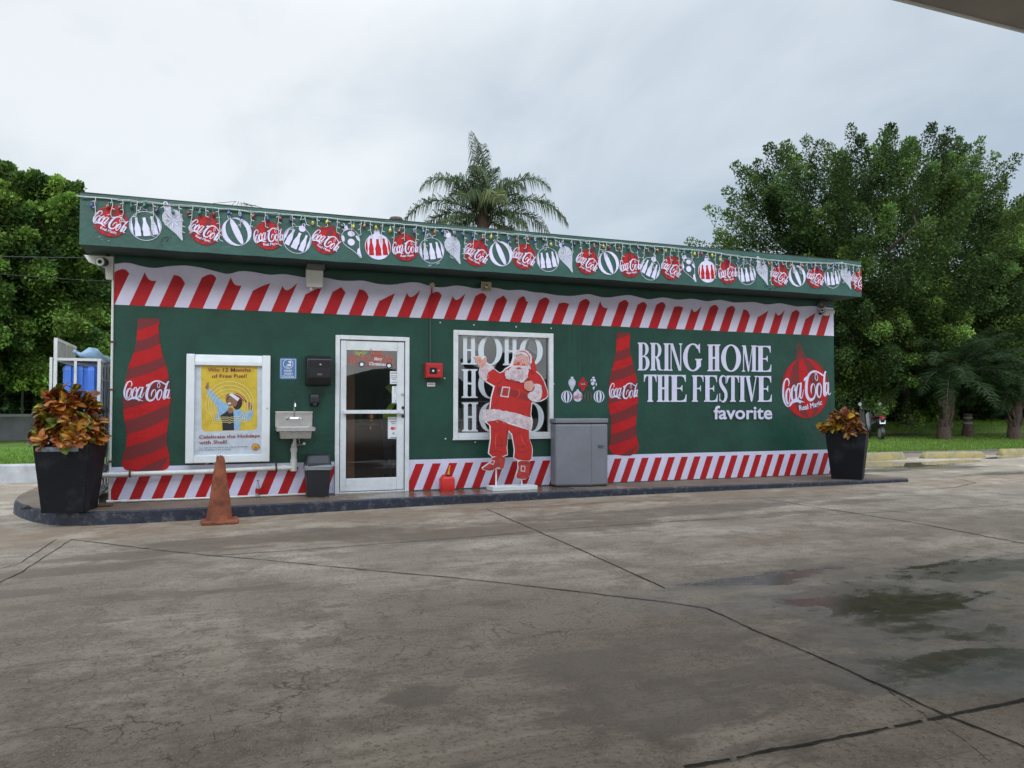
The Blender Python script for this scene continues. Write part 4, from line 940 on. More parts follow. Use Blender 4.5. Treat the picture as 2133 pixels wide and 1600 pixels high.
for ch, x0, x1, yt, yb in (('h',143,372,65,482),('O',388,738,70,490),('h',745,972,85,492),('O',985,1325,92,494),('h',147,380,550,966),('O',390,738,556,970),('h',750,972,560,970),('O',992,1330,566,972),('h',150,388,1032,1452),('O',400,742,1036,1455),('h',755,978,1038,1455),('O',1000,1340,1040,1458)):
    glyph(d, ch, x0, x1, yt, yb, 'frost')
d.build('window_lettering', win, smooth=False)

# ---- door
t = MB(); fo = .055
for a, c in (((d0-.002, .0), (d0+fo, dz)), ((d1-fo, .0), (d1+.002, dz)), ((d0+fo, dz-fo), (d1-fo, dz+.002))): t.box((a[0], -.03, a[1]), (c[0], .10, c[1]), 'alu')
t.box((d0+fo, -.02, .0), (d1-fo, .1, .018), 'alu')
door = t.build('door', shop, bevel=.004, smooth=False)
l0, l1, lz0, lz1 = d0+fo+.012, d1-fo-.012, .028, dz-fo-.012; st = .078
lf_ = MB()
lf_.box((l0, -.012, lz0), (l0+st, .035, lz1), 'alu'); lf_.box((l1-st-.02, -.012, lz0), (l1, .035, lz1), 'alu'); lf_.box((l0+st+.001, -.010, lz1-.13), (l1-st-.021, .033, lz1), 'alu'); lf_.box((l0+st+.001, -.010, lz0), (l1-st-.021, .033, lz0+.17), 'alu')
lf_.build('leaf_frame', door, bevel=.005, smooth=False)
gp = MB(); gp.add([(l0+st, .012, lz0+.17), (l1-st-.02, .012, lz0+.17), (l1-st-.02, .012, lz1-.13), (l0+st, .012, lz1-.13)], [(0, 1, 2, 3)], 'glass'); gp.build('glass_panel', door, smooth=False)
zbar = W(770, 858).z; pb = MB(); pb.box((l0+.035, -.055, zbar-.025), (l1-.015, -.02, zbar+.025), 'alu'); pb.box((l0+.035, -.02, zbar-.02), (l0+.075, -.012, zbar+.02), 'alu'); pb.box((l1-.06, -.02, zbar-.02), (l1-.02, -.012, zbar+.02), 'alu'); pb.build('push_bar', door, bevel=.006, smooth=False)
lk = MB(); pz = W(*zoomer(700, 690, .1)(1383, 1315)); lk.lathe([(.0, -.024), (.017, -.024), (.02, -.02), (.02, -.012)], (pz.x, 0, pz.z), 'steel', 16, 'y')
lk.build('lock', door); lk = MB(); lk.box((pz.x-.012, -.02, zbar+.035), (pz.x+.018, -.012, zbar+.075), 'black_p'); lk.build('latch_plate', door, smooth=False); lk = MB(); lk.box((pz.x-.012, -.02, zbar-.08), (pz.x+.018, -.012, zbar-.035), 'black_p'); lk.build('latch_plate', door, smooth=False)
zd = zoomer(700, 690, .1); ze = zoomer(700, 840, .125)
def sticker(zm, x0, y0, x1, y1, rows, border=False):
    d = Decal(wallfn(zm), .011); 
    if border: d.poly([(x0-12, y0-12), (x1+12, y0-12), (x1+12, y1+12), (x0-12, y1+12)], 'ink')
    d.poly([(x0, y0), (x1, y0), (x1, y1), (x0, y1)], 'paper')
    for r_ in rows:
        if r_[0] == 't': d.text(r_[1], r_[2], r_[3], r_[4], r_[5], r_[6], bold=.015)
        elif r_[0] == 'e': d.ell(*r_[1:5], M[r_[5]], 20)
        elif r_[0] == 'r': d.poly([(r_[1], r_[2]), (r_[3], r_[2]), (r_[3], r_[4]), (r_[1], r_[4])], r_[5])
        elif r_[0] == 'p': d.poly(r_[1], r_[2])
    return d.build('notice', door, smooth=False)
sticker(zd, 1128, 832, 1300, 1100, [('t','SERVICES',1146,1282,916,938,'ink'),('t','AVAILABLE',1142,1286,955,976,'ink'),('t','HERE',1165,1250,990,1012,'ink'),('r',1140,862,1292,880,'inkred'),('r',1156,1056,1268,1066,'ink')], True)['label'] = 'black bordered services notice'
sticker(zd, 1168, 1145, 1300, 1500, [('t','P',1222,1246,1165,1192,'ink'),('t','U',1222,1250,1205,1232,'ink'),('t','L',1224,1244,1243,1268,'ink'),('t','L',1226,1244,1280,1304,'ink'),('p',[(1210,1400),(1230,1400),(1230,1380)],'ink'),('p',[(1232,1445),(1245,1428),(1256,1445),(1245,1460)],'inkblue'),('r',1196,1482,1290,1488,'ink')])['label'] = 'tall narrow white pull notice'
M['inkpink'] = mat('crimson_ink', (.55, .03, .10), .5); M['inkpale'] = mat('salmon_ink', (.70, .28, .25), .5)
sticker(ze, 866, 228, 1048, 592, [('t','WE ACCEPT',888,1022,255,277,'ink'),('r',905,302,1006,311,'inkblue'),('t','VISA',922,992,325,350,'inkblue'),('e',972,420,30,27,'inkpale'),('e',940,420,29,27,'inkpink'),('p',[(932,505),(972,480),(972,528)],'ink'),('p',[(945,505),(966,492),(966,518)],'paper'),('r',905,570,1032,581,'ink')])['label'] = 'white card payment notice'

# ================================================================== THINGS FIXED TO THE SHOP
def rbox(mb, x0, x1, y0, y1, z0, z1, r, m, n=4):
    """box with rounded corners seen from the front (profile in XZ)"""
    pr = []
    for cx, cz, a in ((x1-r, z1-r, 0), (x0+r, z1-r, 90), (x0+r, z0+r, 180), (x1-r, z0+r, 270)):
        for i in range(n+1): t = R(a+90*i/n); pr.append((cx+r*math.cos(t), cz+r*math.sin(t)))
    return mb.rings([[(x, y, z) for x, z in pr] for y in (y0, y1)], m)
# poster case
zp = zoomer(380, 730, .15625); yp = -.11
A = [W(*zp(*q), yp) for q in ((60,42),(1175,72),(1162,1482),(30,1508))]; x0 = (A[0].x+A[3].x)/2; x1 = (A[1].x+A[2].x)/2; z1 = (A[0].z+A[1].z)/2; z0 = (A[2].z+A[3].z)/2
pc = thing('poster_case', 'white framed poster case with a yellow festive fuel poster', 'poster case', ((x0+x1)/2, 0, z0))
Bq = [W(*zp(*q), yp) for q in ((165,192),(1065,214),(1052,1388),(150,1400))]; ix0 = (Bq[0].x+Bq[3].x)/2; ix1 = (Bq[1].x+Bq[2].x)/2; iz1 = (Bq[0].z+Bq[1].z)/2; iz0 = (Bq[2].z+Bq[3].z)/2
mb = MB(); mb.box((x0, yp, z0), (ix0, -.001, z1), 'white_p'); mb.box((ix1, yp, z0), (x1, -.001, z1), 'white_p'); mb.box((ix0, yp, z0), (ix1, -.001, iz0), 'white_p')
pr = [(-.001, z1), (-.06, z1-.002), (-.095, z1-.03), (yp, z1-.09), (yp, iz1), (-.001, iz1)]; mb.rings([[(x, y, z) for y, z in pr] for x in (ix0, ix1)], 'white_p')
mb.build('frame', pc, smooth=False, bevel=.008)
mb = MB(); mb.lathe([(0, yp-.008), (.012, yp-.008), (.013, yp-.001)], (W(*zp(1130, 773), yp).x, 0, W(*zp(1130, 773), yp).z), 'steel', 14, 'y'); mb.build('lock', pc)
for q in ((325, 1520), (430, 1512)):
    mb = MB(); c_ = W(*zp(*q), -.06); mb.tube([(c_.x-.02, -.06, z0-.012), (c_.x+.02, -.06, z0-.012)], .008, 'steel'); mb.build('hinge', pc)
M['skin_w'] = mat('printed_brown_skin', (.27, .13, .075), .5); yq = -.075; d = Decal(wallfn(zp, yq), yq, .0003)
d.poly([(165,192),(1065,214),(1052,1388),(150,1400)], 'poster')
d.poly([(247,197),(998,213),(998,1010),(985,1045),(950,1062),(310,1080),(272,1065),(255,1030)], 'yellow_ink')
d.poly([(300,490),(318,462),(330,425),(338,425),(338,460),(345,420),(353,422),(352,470),(350,515),(322,525)], 'skin_w')
d.poly([(535,1068),(530,960),(500,880),(560,800),(610,760),(680,790),(690,920),(690,1065)], 'ink')
d.poly([(318,540),(350,515),(375,520),(460,605),(520,670),(585,712),(622,745),(612,790),(560,835),(505,868),(490,940),(440,920),(470,800),(470,770),(400,680),(345,600)], 'denim')
d.poly([(680,800),(770,780),(830,835),(875,800),(945,800),(940,860),(890,945),(815,930),(800,900),(752,1064),(690,1064)], 'denim')
d.ell(735, 705, 62, 88, 'hair', 20, .2); d.ell(625, 660, 48, 88, 'skin_w', 24, -.15); d.ell(690, 690, 40, 60, 'skin_w', 20); d.ell(640, 800, 40, 40, 'skin_w', 16)
d.ell(625, 708, 24, 11, 'paper', 14, -.2); d.ell(612, 655, 9, 4, 'ink', 10); d.ell(655, 665, 9, 4, 'ink', 10); d.stroke([(592,690,4),(600,640,5),(640,615,5),(700,650,5)], 'hair')
d.poly([(650,568),(735,566),(795,610),(862,685),(850,697),(800,668),(755,650)], 'inkred'); d.poly([(618,592),(655,566),(760,640),(738,678)], 'paper')
d.poly([(875,690),(905,690),(932,740),(920,795),(890,790),(875,740)], 'skin_w')
for k in range(4):
    s_ = 1-.115*k; q = lambda x, y: (630+(x-630)*s_, 790+(y-790)*(s_-.02*k))
    P = [(405,957),(385,856),(320,800),(308,700)]+[(630+316*math.cos(t), 690-275*math.sin(t)) for t in np.linspace(math.pi, 0, 17)]+[(935,800),(868,850),(850,948)]
    P = [q(*p) for p in P]; d.k += 1
    for a, c in zip(P[:-1], P[1:]):
        l = math.hypot(c[0]-a[0], c[1]-a[1]); nx_, ny_ = -(c[1]-a[1])/l*3.2, (c[0]-a[0])/l*3.2
        d.add([d.pt((a[0]+nx_, a[1]+ny_)), d.pt((c[0]+nx_, c[1]+ny_)), d.pt((c[0]-nx_, c[1]-ny_)), d.pt((a[0]-nx_, a[1]-ny_))], [(0, 1, 2, 3)], 'pale_y')
    d.stroke([(*q(405,957), 3.2), (*q(590,957), 3.2), (*q(630,970), 3.2), (*q(670,955), 3.2), (*q(850,948), 3.2)], 'pale_y', 3)
d.text('Win 12 Months', 337, 910, 235, 283, 'inkred', bold=.014); d.text('of Free Fuel!', 390, 858, 318, 365, 'inkred', dtop=-3, bold=.014)
d.text('Celebrate the Holidays', 222, 1030, 1132, 1176, 'inkred', dtop=-20, bold=.014); d.text('with Shell!', 222, 596, 1204, 1250, 'inkred', dtop=-10, bold=.014)
d.text('You could win Free Fuel for One Year or Six months!', 220, 865, 1290, 1309, 'ink', dtop=-20); d.text('Over 70 winners of fuel vouchers!', 220, 640, 1319, 1338, 'ink', dtop=-12)
sh = lambda s_: [(975+s_*u, 1290+s_*v) for u, v in [(-30,38),(-32,20),(-52,8),(-54,-10)]+[(52*math.cos(t), -2-46*math.sin(t)) for t in np.linspace(math.pi*.98, .02*math.pi, 13)]+[(54,-10),(52,8),(32,20),(30,38)]]
M['shell_y'] = mat('emblem_yellow', (.75, .42, .03), .5); d.poly(sh(1.0), 'inkred'); d.poly(sh(.84), 'shell_y')
for k in range(-3, 4): d.stroke([(975+k*3.5, 1318, 1.2), (975+k*7, 1290, 1.8), (975+k*12, 1262+abs(k)*5, 2.2)], 'inkred', 3)
d.build('poster', pc, smooth=False)
# hand wash sign
zq = zoomer(380, 680, 360/1371); ys = -.006
mb = MB(); a_ = W(*zq(773, 250)); c_ = W(*zq(905, 420)); sg = thing('hand_wash_sign', 'small blue hand wash sign beside the towel dispenser', 'sign', ((a_.x+c_.x)/2, 0, c_.z))
rbox(mb, a_.x, c_.x, ys, -.0005, c_.z, a_.z, .02, 'sign_blue'); mb.build('plate', sg, smooth=False)
d = Decal(wallfn(zq), ys-.0004)
d.stroke([(781,262,2),(897,262,2),(897,408,2),(781,408,2)], 'paper', 1, True)
d.ell(838, 298, 41, 38, 'paper', 28, 0, (37, 34)); d.ell(842, 312, 22, 13, 'paper', 18, -.3); d.ell(852, 284, 14, 8, 'paper', 14, .5); d.stroke([(812,300,3),(830,315,4),(855,318,3)], 'sign_blue', 3)
for s_, xa, xb, y in (('HAND',808,868,343), ('WASH',806,872,367), ('STATION',792,884,390)): d.text(s_, xa, xb, y, y+17, 'paper', bold=.02)
d.build('lettering', sg, smooth=False)
# towel and soap dispensers
def at(zm, p): return W(*zm(*p))
a_, c_ = at(zq, (975, 235)), at(zq, (1170, 470)); td = thing('towel_dispenser', 'large black paper towel dispenser on the green wall', 'dispenser', ((a_.x+c_.x)/2, 0, c_.z))
mb = MB(); x0, x1, z0, z1 = a_.x, c_.x, c_.z, a_.z
pr = [(-.001, z1), (-.12, z1), (-.19, z1-.05), (-.21, z1-.16), (-.20, z0+.09), (-.15, z0), (-.001, z0)]; mb.rings([[(x, y, z) for y, z in pr] for x in (x0, x0+.015, x1-.015, x1)], 'black_p'); mb.build('housing', td, bevel=.012)
mb = MB(); pr = [(-.195, z1-.06), (-.214, z1-.16), (-.205, z0+.10)]; xm = (x0+x1)/2; mb.add([(x0+.02, y-.004, z) for y, z in pr]+[(x1-.02, y-.004, z) for y, z in pr], [(0, 1, 4, 3), (1, 2, 5, 4)], mat('smoked_cover', (.02, .02, .023), .22)); mb.build('cover', td, smooth=False)
mb = MB(); mb.lathe([(0, -.222), (.012, -.222), (.013, -.214)], (xm+.01, 0, z1-.12), 'steel', 12, 'y'); mb.build('emblem', td); mb = MB(); mb.box((xm-.03, -.216, z0+.13), (xm+.03, -.208, z0+.15), mat('grey_badge', (.12, .12, .13), .5)); mb.build('badge', td)
a_, c_ = at(zq, (1008, 538)), at(zq, (1078, 636)); mb = MB(); sdp = thing('soap_dispenser', 'small black soap dispenser above the right end of the basin', 'dispenser', ((a_.x+c_.x)/2, 0, c_.z))
pr = [(-.001, a_.z), (-.08, a_.z), (-.10, a_.z-.03), (-.10, c_.z+.05), (-.08, c_.z+.03), (-.001, c_.z)]; mb.rings([[(x, y, z) for y, z in pr] for x in (a_.x, c_.x)], 'black_p'); mb.build('housing', sdp, bevel=.008)
mb = MB(); xm = (a_.x+c_.x)/2; mb.box((xm-.025, -.115, c_.z+.01), (xm+.025, -.08, c_.z+.045), 'bin'); mb.build('push_lever', sdp, bevel=.004)
# wash basin
zsk = zq; a_ = W(*zsk(735, 675)); c_ = W(*zsk(1028, 820)); cx = (a_.x+c_.x)/2; hw = (c_.x-a_.x)/2; zr = W(880, 0, 0).z
zrim = W(*zsk(880, 800), -.36).z; zbot = W(*zsk(880, 893), -.36).z; ztop = a_.z
sk = thing('wash_basin', 'stainless steel hand wash basin with a tall back plate and twin tap', 'sink', (cx, 0, zbot))
mb = MB(); x0, x1 = cx-hw, cx+hw
mb.box((x0, -.03, zrim-.03), (x1, -.002, ztop), 'steel'); mb.box((x0, -.055, ztop-.03), (x1, -.0305, ztop+.001), 'steel'); mb.build('back_plate', sk, bevel=.004)
mb = MB(); yf = -.36; m_ = M['steel']
out = [(x0, -.031), (x1, -.031), (x1, yf), (x0, yf)]; inn = [(x0+.05, -.09), (x1-.05, -.09), (x1-.05, yf+.035), (x0+.05, yf+.035)]; low = [(x0+.07, -.11), (x1-.07, -.11), (x1-.07, yf+.055), (x0+.07, yf+.055)]
mb.rings([[(x, y, zrim-.05) for x, y in out], [(x, y, zrim) for x, y in out], [(x, y, zrim) for x, y in inn], [(x, y, zbot+.02) for x, y in low]], m_, cap=False); mb.add([(x, y, zbot+.02) for x, y in low], [(0, 1, 2, 3)], m_)
mb.rings([[(x, y, zrim-.051) for x, y in [(x0+.04, -.04), (x1-.04, -.04), (x1-.04, yf+.02), (x0+.04, yf+.02)]], [(x, y, zbot) for x, y in [(x0+.05, -.05), (x1-.05, -.05), (x1-.05, yf+.03), (x0+.05, yf+.03)]]], m_); mb.build('bowl', sk, smooth=False, bevel=.006)
mb = MB(); zt = zrim+.14
mb.tube([(cx-.085, -.06, zt-.03), (cx+.085, -.06, zt-.03)], .016, 'chrome'); 
for s_ in (-1, 1): mb.tube([(cx+s_*.07, -.03, zt-.03), (cx+s_*.07, -.085, zt-.03)], .02, 'chrome'); mb.tube([(cx+s_*.07, -.085, zt-.03), (cx+s_*.10, -.12, zt-.045)], .009, 'chrome')
mb.tube([(cx, -.06, zt-.03), (cx, -.065, zt+.12), (cx, -.09, zt+.185), (cx, -.14, zt+.19), (cx, -.19, zt+.15), (cx, -.20, zt+.12)], [.013, .012, .011, .011, .011, .012], 'chrome'); mb.build('faucet', sk)
mb = MB(); zl = W(606, 974, -.05).z; xd = cx+.0; mb.tube([(xd, -.16, zbot), (xd, -.14, zbot-.05), (xd, -.07, zbot-.10), (xd, -.055, zbot-.16), (xd, -.055, zl+.0)], [.02, .022, .036, .037, .037], 'pipe', 12)
mb.tube([(xd, -.055, zl+.11), (xd, -.055, zl-.045)], .043, 'pipe', 12); mb.tube([(xd, -.055, zbot-.13), (xd, -.055, zbot-.18)], .043, 'pipe', 12); mb.build('drain_pipe', sk)
mb = MB(); mb.tube([(xd+.05, -.14, zbot), (xd+.07, -.10, zbot-.06), (xd+.04, -.05, zbot-.10), (xd+.13, -.04, zbot-.08), (xd+.13, -.002, zbot-.06)], .008, 'steel'); mb.lathe([(0, -.03), (.018, -.03), (.018, .0)], (xd+.13, -.03, zbot-.075), 'steel', 10, 'y'); mb.build('water_hose', sk)
# waste pipe along the wall, thin pipe at the foot, conduit at the corner
xe = W(213, 990, -.05).x; ze_ = W(216, 990, -.05).z
wp = thing('waste_pipe', 'thick white waste pipe running from the basin to the left corner', 'pipe', ((xe+xd)/2, 0, ze_))
mb = MB(); mb.tube([(xd+.03, -.055, zl), (xd-.4, -.055, zl-.004), ((xe+xd)/2, -.057, (zl+ze_)/2-.006), (xe, -.055, ze_)], .031, 'pipe', 14)
for x in (xd-.12, xe+.10): mb.tube([(x-.03, -.055, zl+(ze_-zl)*(xd-x)/(xd-xe)), (x+.03, -.055, zl+(ze_-zl)*(xd-x)/(xd-xe))], .037, 'pipe', 14)
mb.build('pipe_run', wp)
for x in (xd-.22, xe+.30):
    zz_ = zl+(ze_-zl)*(xd-x)/(xd-xe); mb = MB(); mb.tube([(x-.012, -.055, zz_), (x+.012, -.055, zz_)], .041, 'rust', 12); mb.box((x-.012, -.06, zz_+.03), (x+.012, -.05, zz_+.075), 'rust'); mb.build('clamp', wp)
mb = MB(); x0_, x1_ = XL-.02, W(636, 1030).x
mb.tube([(x0_, -.03, .02), ((x0_+x1_)/2, -.032, .016), (x1_, -.03, .019)], .013, 'pipe', 10); mb.tube([(x0_+.14, -.03, .0195), (x0_+.20, -.03, .0195)], .018, 'pipe', 10); mb.tube([(x0_-.02, -.03, .02), (x0_+.05, -.03, .02)], .019, 'pipe', 10)
tag(mb.build('water_pipe'), 'thin white water pipe along the foot of the wall left of the door', 'pipe')
cp = thing('corner_conduit', 'thin pale conduit running up the left corner of the shop', 'conduit', (XL-.012, 0, 0)); mb = MB(); mb.tube([(XL-.010, -.012, .02), (XL-.008, -.013, 1.5), (XL-.010, -.012, 2.7)], .014, 'offwhite', 10); mb.build('tube', cp)
for z in (.5, 1.37, 1.95): mb = MB(); mb.box((XL-.03, -.03, z-.012), (XL+.02, -.001, z+.012), 'rust'); mb.build('clamp', cp)
# red alarm box, its conduit, the label under it
za = zoomer(660, 660, 300/1171); a_, c_ = W(*za(873, 378)), W(*za(1010, 500)); al = thing('alarm_box', 'red alarm box with a small glazed window and a conduit above', 'alarm box', ((a_.x+c_.x)/2, 0, c_.z))
mb = MB(); mb.box((a_.x, -.09, c_.z), (c_.x, -.001, a_.z), 'red_metal'); mb.box((a_.x+.012, -.098, c_.z+.012), (c_.x-.012, -.0905, a_.z-.014), 'red_metal'); mb.build('box', al, smooth=False, bevel=.006)
w0, w1 = W(*za(918, 412), -.1), W(*za(975, 466), -.1); mb = MB(); mb.box((w0.x, -.1005, w1.z), (w1.x, -.0985, w0.z), 'dark'); mb.build('window', al, smooth=False)
mb = MB(); cw = W(*za(946, 440), -.1); mb.lathe([(0, -.107), (.012, -.106), (.016, -.101)], (cw.x, 0, cw.z), 'paper', 14, 'y'); mb.build('switch', al)
mb = MB(); cw = W(*za(991, 438), -.1); mb.lathe([(0, -.110), (.009, -.109), (.010, -.0985)], (cw.x, 0, cw.z), 'steel', 12, 'y'); mb.build('lock', al)
gr = mat('green_painted_conduit', (.04, .075, .06), .5); p1 = W(900, 594, -.02); p0 = W(896, 756, -.02)
mb = MB(); zb_ = zs(p1.x); mb.tube([(p0.x, -.02, a_.z), (p0.x+.002, -.02, zb_)], .011, gr, 8); mb.tube([(p0.x+.002, -.02, zb_), (p1.x, -.02, p1.z)], .011, M['red_v'], 8); mb.build('conduit', al)
mb = MB(); mb.lathe([(0, -.05), (.03, -.048), (.036, -.03), (.036, -.001)], (p1.x, 0, p1.z), 'beige', 18, 'y'); mb.build('junction_cap', al)
a_, c_ = W(*za(892, 531)), W(*za(964, 570)); mb = MB(); rbox(mb, a_.x, c_.x, -.006, -.0005, c_.z, a_.z, .008, 'ink'); rbox(mb, a_.x+.006, c_.x-.006, -.008, -.0061, c_.z+.006, a_.z-.006, .006, 'paper')
d = Decal(wallfn(za), -.0085); d.poly([(905,545),(952,545),(952,549),(905,549)], 'inkred'); d.poly([(898,552),(958,552),(958,556),(898,556)], 'inkred'); mb.v += d.v; base = len(mb.v)-len(d.v); 
for f_, m_i in zip(d.f, d.m): mb.f.append(tuple(q+base for q in f_)); mb.m.append(mb.mi(d.mats[m_i]))
tag(mb.build('label_plate', smooth=False), 'tiny white label plate under the red alarm box', 'label')
# access point box and speaker under the eaves
zc = zoomer(600, 440, 160/1422); a_, c_ = W(*zc(340, 995), -.16), W(*zc(652, 1415), -.16); ap = thing('junction_box', 'white rounded box mounted under the eaves above the basin', 'box', ((a_.x+c_.x)/2, 0, c_.z))
mb = MB(); rbox(mb, a_.x, c_.x, -.16, -.06, c_.z, a_.z, .03, 'offwhite'); mb.build('housing', ap, bevel=.01)
mb = MB(); mb.box((a_.x+.06, -.06, c_.z+.08), (c_.x-.06, -.001, a_.z-.06), 'beige'); mb.box((a_.x, -.30, ZB-.06), (c_.x, -.12, ZB-.001), mat('grey_green_bracket', (.11, .125, .115), .6)); mb.build('bracket', ap, smooth=False)
mb = MB(); mb.tube([((a_.x*.65+c_.x*.35)-.01, -.11, c_.z), ((a_.x*.65+c_.x*.35)-.01, -.11, c_.z-.035)], .018, 'white_p', 10); mb.build('cable_gland', ap)
zk = zoomer(860, 440, 440/2133); a_, c_ = W(*zk(690, 708), -.13), W(*zk(795, 812), -.13); spk = thing('horn_speaker', 'small beige horn speaker under the eaves above the window', 'speaker', ((a_.x+c_.x)/2, 0, c_.z)); xm, zm_ = (a_.x+c_.x)/2, (a_.z+c_.z)/2
mb = MB(); h_, v_ = (c_.x-a_.x)/2, (a_.z-c_.z)/2
mb.rings([[(xm+sx*h_*k, y, zm_+sz*v_*k) for sx, sz in ((-1, -1), (1, -1), (1, 1), (-1, 1))] for k, y in ((.5, -.001), (.6, -.05), (1.0, -.13), (.8, -.135), (.45, -.08))], 'beige'); mb.build('horn', spk, bevel=.006, smooth=False)
mb = MB(); mb.lathe([(0, -.12), (.018, -.115), (.03, -.08)], (xm+.01, 0, zm_), 'chrome', 12, 'y'); mb.build('driver', spk)
mb = MB(); mb.tube([(xm, -.05, zm_+v_*.6), (xm, -.06, zm_+v_+.05), (xm, -.05, ZB)], .012, 'rust', 8); mb.build('bracket', spk)
# security cameras
def bullet(root, c, direction, L_, r, m_body='black_p'):
    d_ = Vector(direction).normalized(); c = Vector(c)
    mb = MB(); mb.tube([c-d_*L_*.5, c-d_*L_*.4, c+d_*L_*.42, c+d_*L_*.5], [r*.8, r, r, r*1.05], m_body, 16); mb.build('camera_body', root)
    mb = MB(); mb.tube([c+d_*L_*.501, c+d_*L_*.52], r*.92, 'offwhite', 16); mb.tube([c+d_*L_*.521, c+d_*L_*.53], r*.45, 'dark', 14); mb.build('lens', root)
zeave = zoomer(0, 380, 500/2133); q = zeave(870, 695); yc = -.10; c_ = W(*q, yc); rt = thing('security_camera', 'black security camera in a beige bracket under the left eaves corner', 'camera', (c_.x, yc, c_.z))
bullet(rt, (c_.x+.05, yc+.10, c_.z), (-.30, -1, -.12), .20, .055)
mb = MB(); a_ = W(*zeave(775, 602), yc); zt_ = ZB-.002
mb.rings([[(XL-.01, y, zt_-.02) , (XL-.01, y, zt_-.30), (XL-.09, y, zt_-.30), (XL-.10, y, zt_-.16), (XL-.28, y, zt_-.10), (XL-.33, y, zt_-.02)] for y in (.0, .05)], 'offwhite'); mb.build('bracket', rt, smooth=False, bevel=.004)
mb = MB(); mb.tube([(c_.x+.06, yc+.14, c_.z), (c_.x+.09, yc+.16, c_.z+.06), (c_.x+.09, .0, c_.z+.13)], .022, 'black_p'); mb.build('arm', rt)
zrc = zoomer(1660, 600, .075)
c_ = W(*zrc(760, 445), -.10); rt = thing('security_camera', 'grey dome camera on a black stalk at the right eaves corner', 'camera', (c_.x, -.1, c_.z))
mb = MB(); mb.lathe([(0, -.065), (.03, -.06), (.055, -.035), (.065, 0), (.06, .05)], (c_.x, -.05, c_.z), mat('grey_dome', (.16, .15, .15), .3), 18, 'y'); mb.build('dome', rt)
mb = MB(); mb.lathe([(0, -.13), (.028, -.125), (.034, -.1)], (c_.x, .0, c_.z), 'rust', 14, 'y'); mb.build('lens', rt)
mb = MB(); mb.tube([(c_.x, -.05, c_.z-.04), (c_.x+.01, -.05, c_.z-.14), (c_.x-.06, -.05, c_.z-.17)], .022, 'black_p'); mb.build('stalk', rt)
c_ = W(*zrc(690, 620), -.09); rt = thing('security_camera', 'small black camera facing left, just beneath the grey dome camera', 'camera', (c_.x, -.09, c_.z)); bullet(rt, (c_.x+.03, -.08, c_.z), (-.8, -.7, -.1), .11, .042)
mb = MB(); mb.box((c_.x+.02, -.06, c_.z-.05), (c_.x+.06, -.001, c_.z+.03), 'offwhite'); mb.build('base', rt, bevel=.004)
c_ = W(*zrc(900, 660), -.10); rt = thing('security_camera', 'white bullet camera with a black front at the right wall corner', 'camera', (c_.x, -.1, c_.z)); bullet(rt, (c_.x-.02, -.12, c_.z), (.75, -.7, -.12), .17, .038, 'white_p')
mb = MB(); mb.box((c_.x-.10, -.08, c_.z-.06), (c_.x+.02, -.001, c_.z-.03), 'white_p'); mb.tube([(c_.x-.04, -.05, c_.z-.03), (c_.x-.03, -.10, c_.z)], .014, 'white_p'); mb.build('bracket', rt, bevel=.003)
# loose wall studs
for q in ((700, 690.4), (760, 691),(917,672),(987,677),(1075,681),(1148,684),(926,788),(928,914),(990,921),(1151,917),(1153,800),(1698,684)):
    p = W(*q); mb = MB(); mb.lathe([(0, -.012), (.009, -.010), (.012, -.001)], (p.x, 0, p.z), 'offwhite', 10, 'y'); 
    if q[0] > 800: o = mb.build('wall_plug', shop)

# ================================================================== LIGHT STRINGS ON THE FASCIA
def fz(x): return ZT-.040 if x < 7.0 else ZT-.045-.05*abs(math.sin((x-7.0)*1.15))
ic = thing('icicle_lights', 'white cable string with short icicle drops along the roof edge', 'string lights', ((RXL+RXR)/2, -OV, ZT)); rs = random.Random(11)
mb = MB(); P = []; x = RXL-.03
while x < RXR+.02: P.append((x, -OV-.022+rs.uniform(-.004, .004), fz(x)+rs.uniform(-.006, .006))); x += .09
mb.tube(P, .0036, 'wire_w', 6); P2 = [(x_, y_-.006, z_-.012+rs.uniform(-.008, .008)) for x_, y_, z_ in P]; mb.tube(P2, .003, 'wire_w', 6); mb.build('main_cable', ic)
x = RXL+.16; n_ = 0
while x < RXR-.05 and n_ < 95:
    L_ = rs.choice((.12, .18, .24, .28, .34, .42)); z = fz(x)-.01; P = []; xx = x; k = 0
    while k*.035 < L_: P.append((xx, -OV-.032-rs.uniform(0, .008), z-k*.035)); xx += rs.uniform(-.011, .011); k += 1
    mb = MB(); mb.tube(P, .0042, 'wire_w', 5)
    for i in range(1, len(P), 2):
        s_ = rs.choice((-1, 1)); p = P[i]; mb.tube([p, (p[0]+s_*.022, p[1]-.008, p[2]-.010), (p[0]+s_*.036, p[1]-.010, p[2]-.014)], [.0045, .0055, .003], 'wire_w', 5)
    mb.build('icicle_drop', ic); x += rs.uniform(.11, .17); n_ += 1
cb = thing('bulb_string', 'string of faceted coloured bulbs hung along the roof edge', 'string lights', ((RXL+RXR)/2, -OV, ZT)); rs = random.Random(5)
mb = MB(); P = []; x = RXL+.02
while x < RXR: P.append((x, -OV-.016, fz(x)-.028+.012*math.sin(x*9)+rs.uniform(-.01, .01))); x += .13
mb.tube(P, .005, mat('dark_green_cable', (.01, .03, .018), .6), 6); mb.build('cable', cb)
x = RXL+.12; k = 0; protos = {}
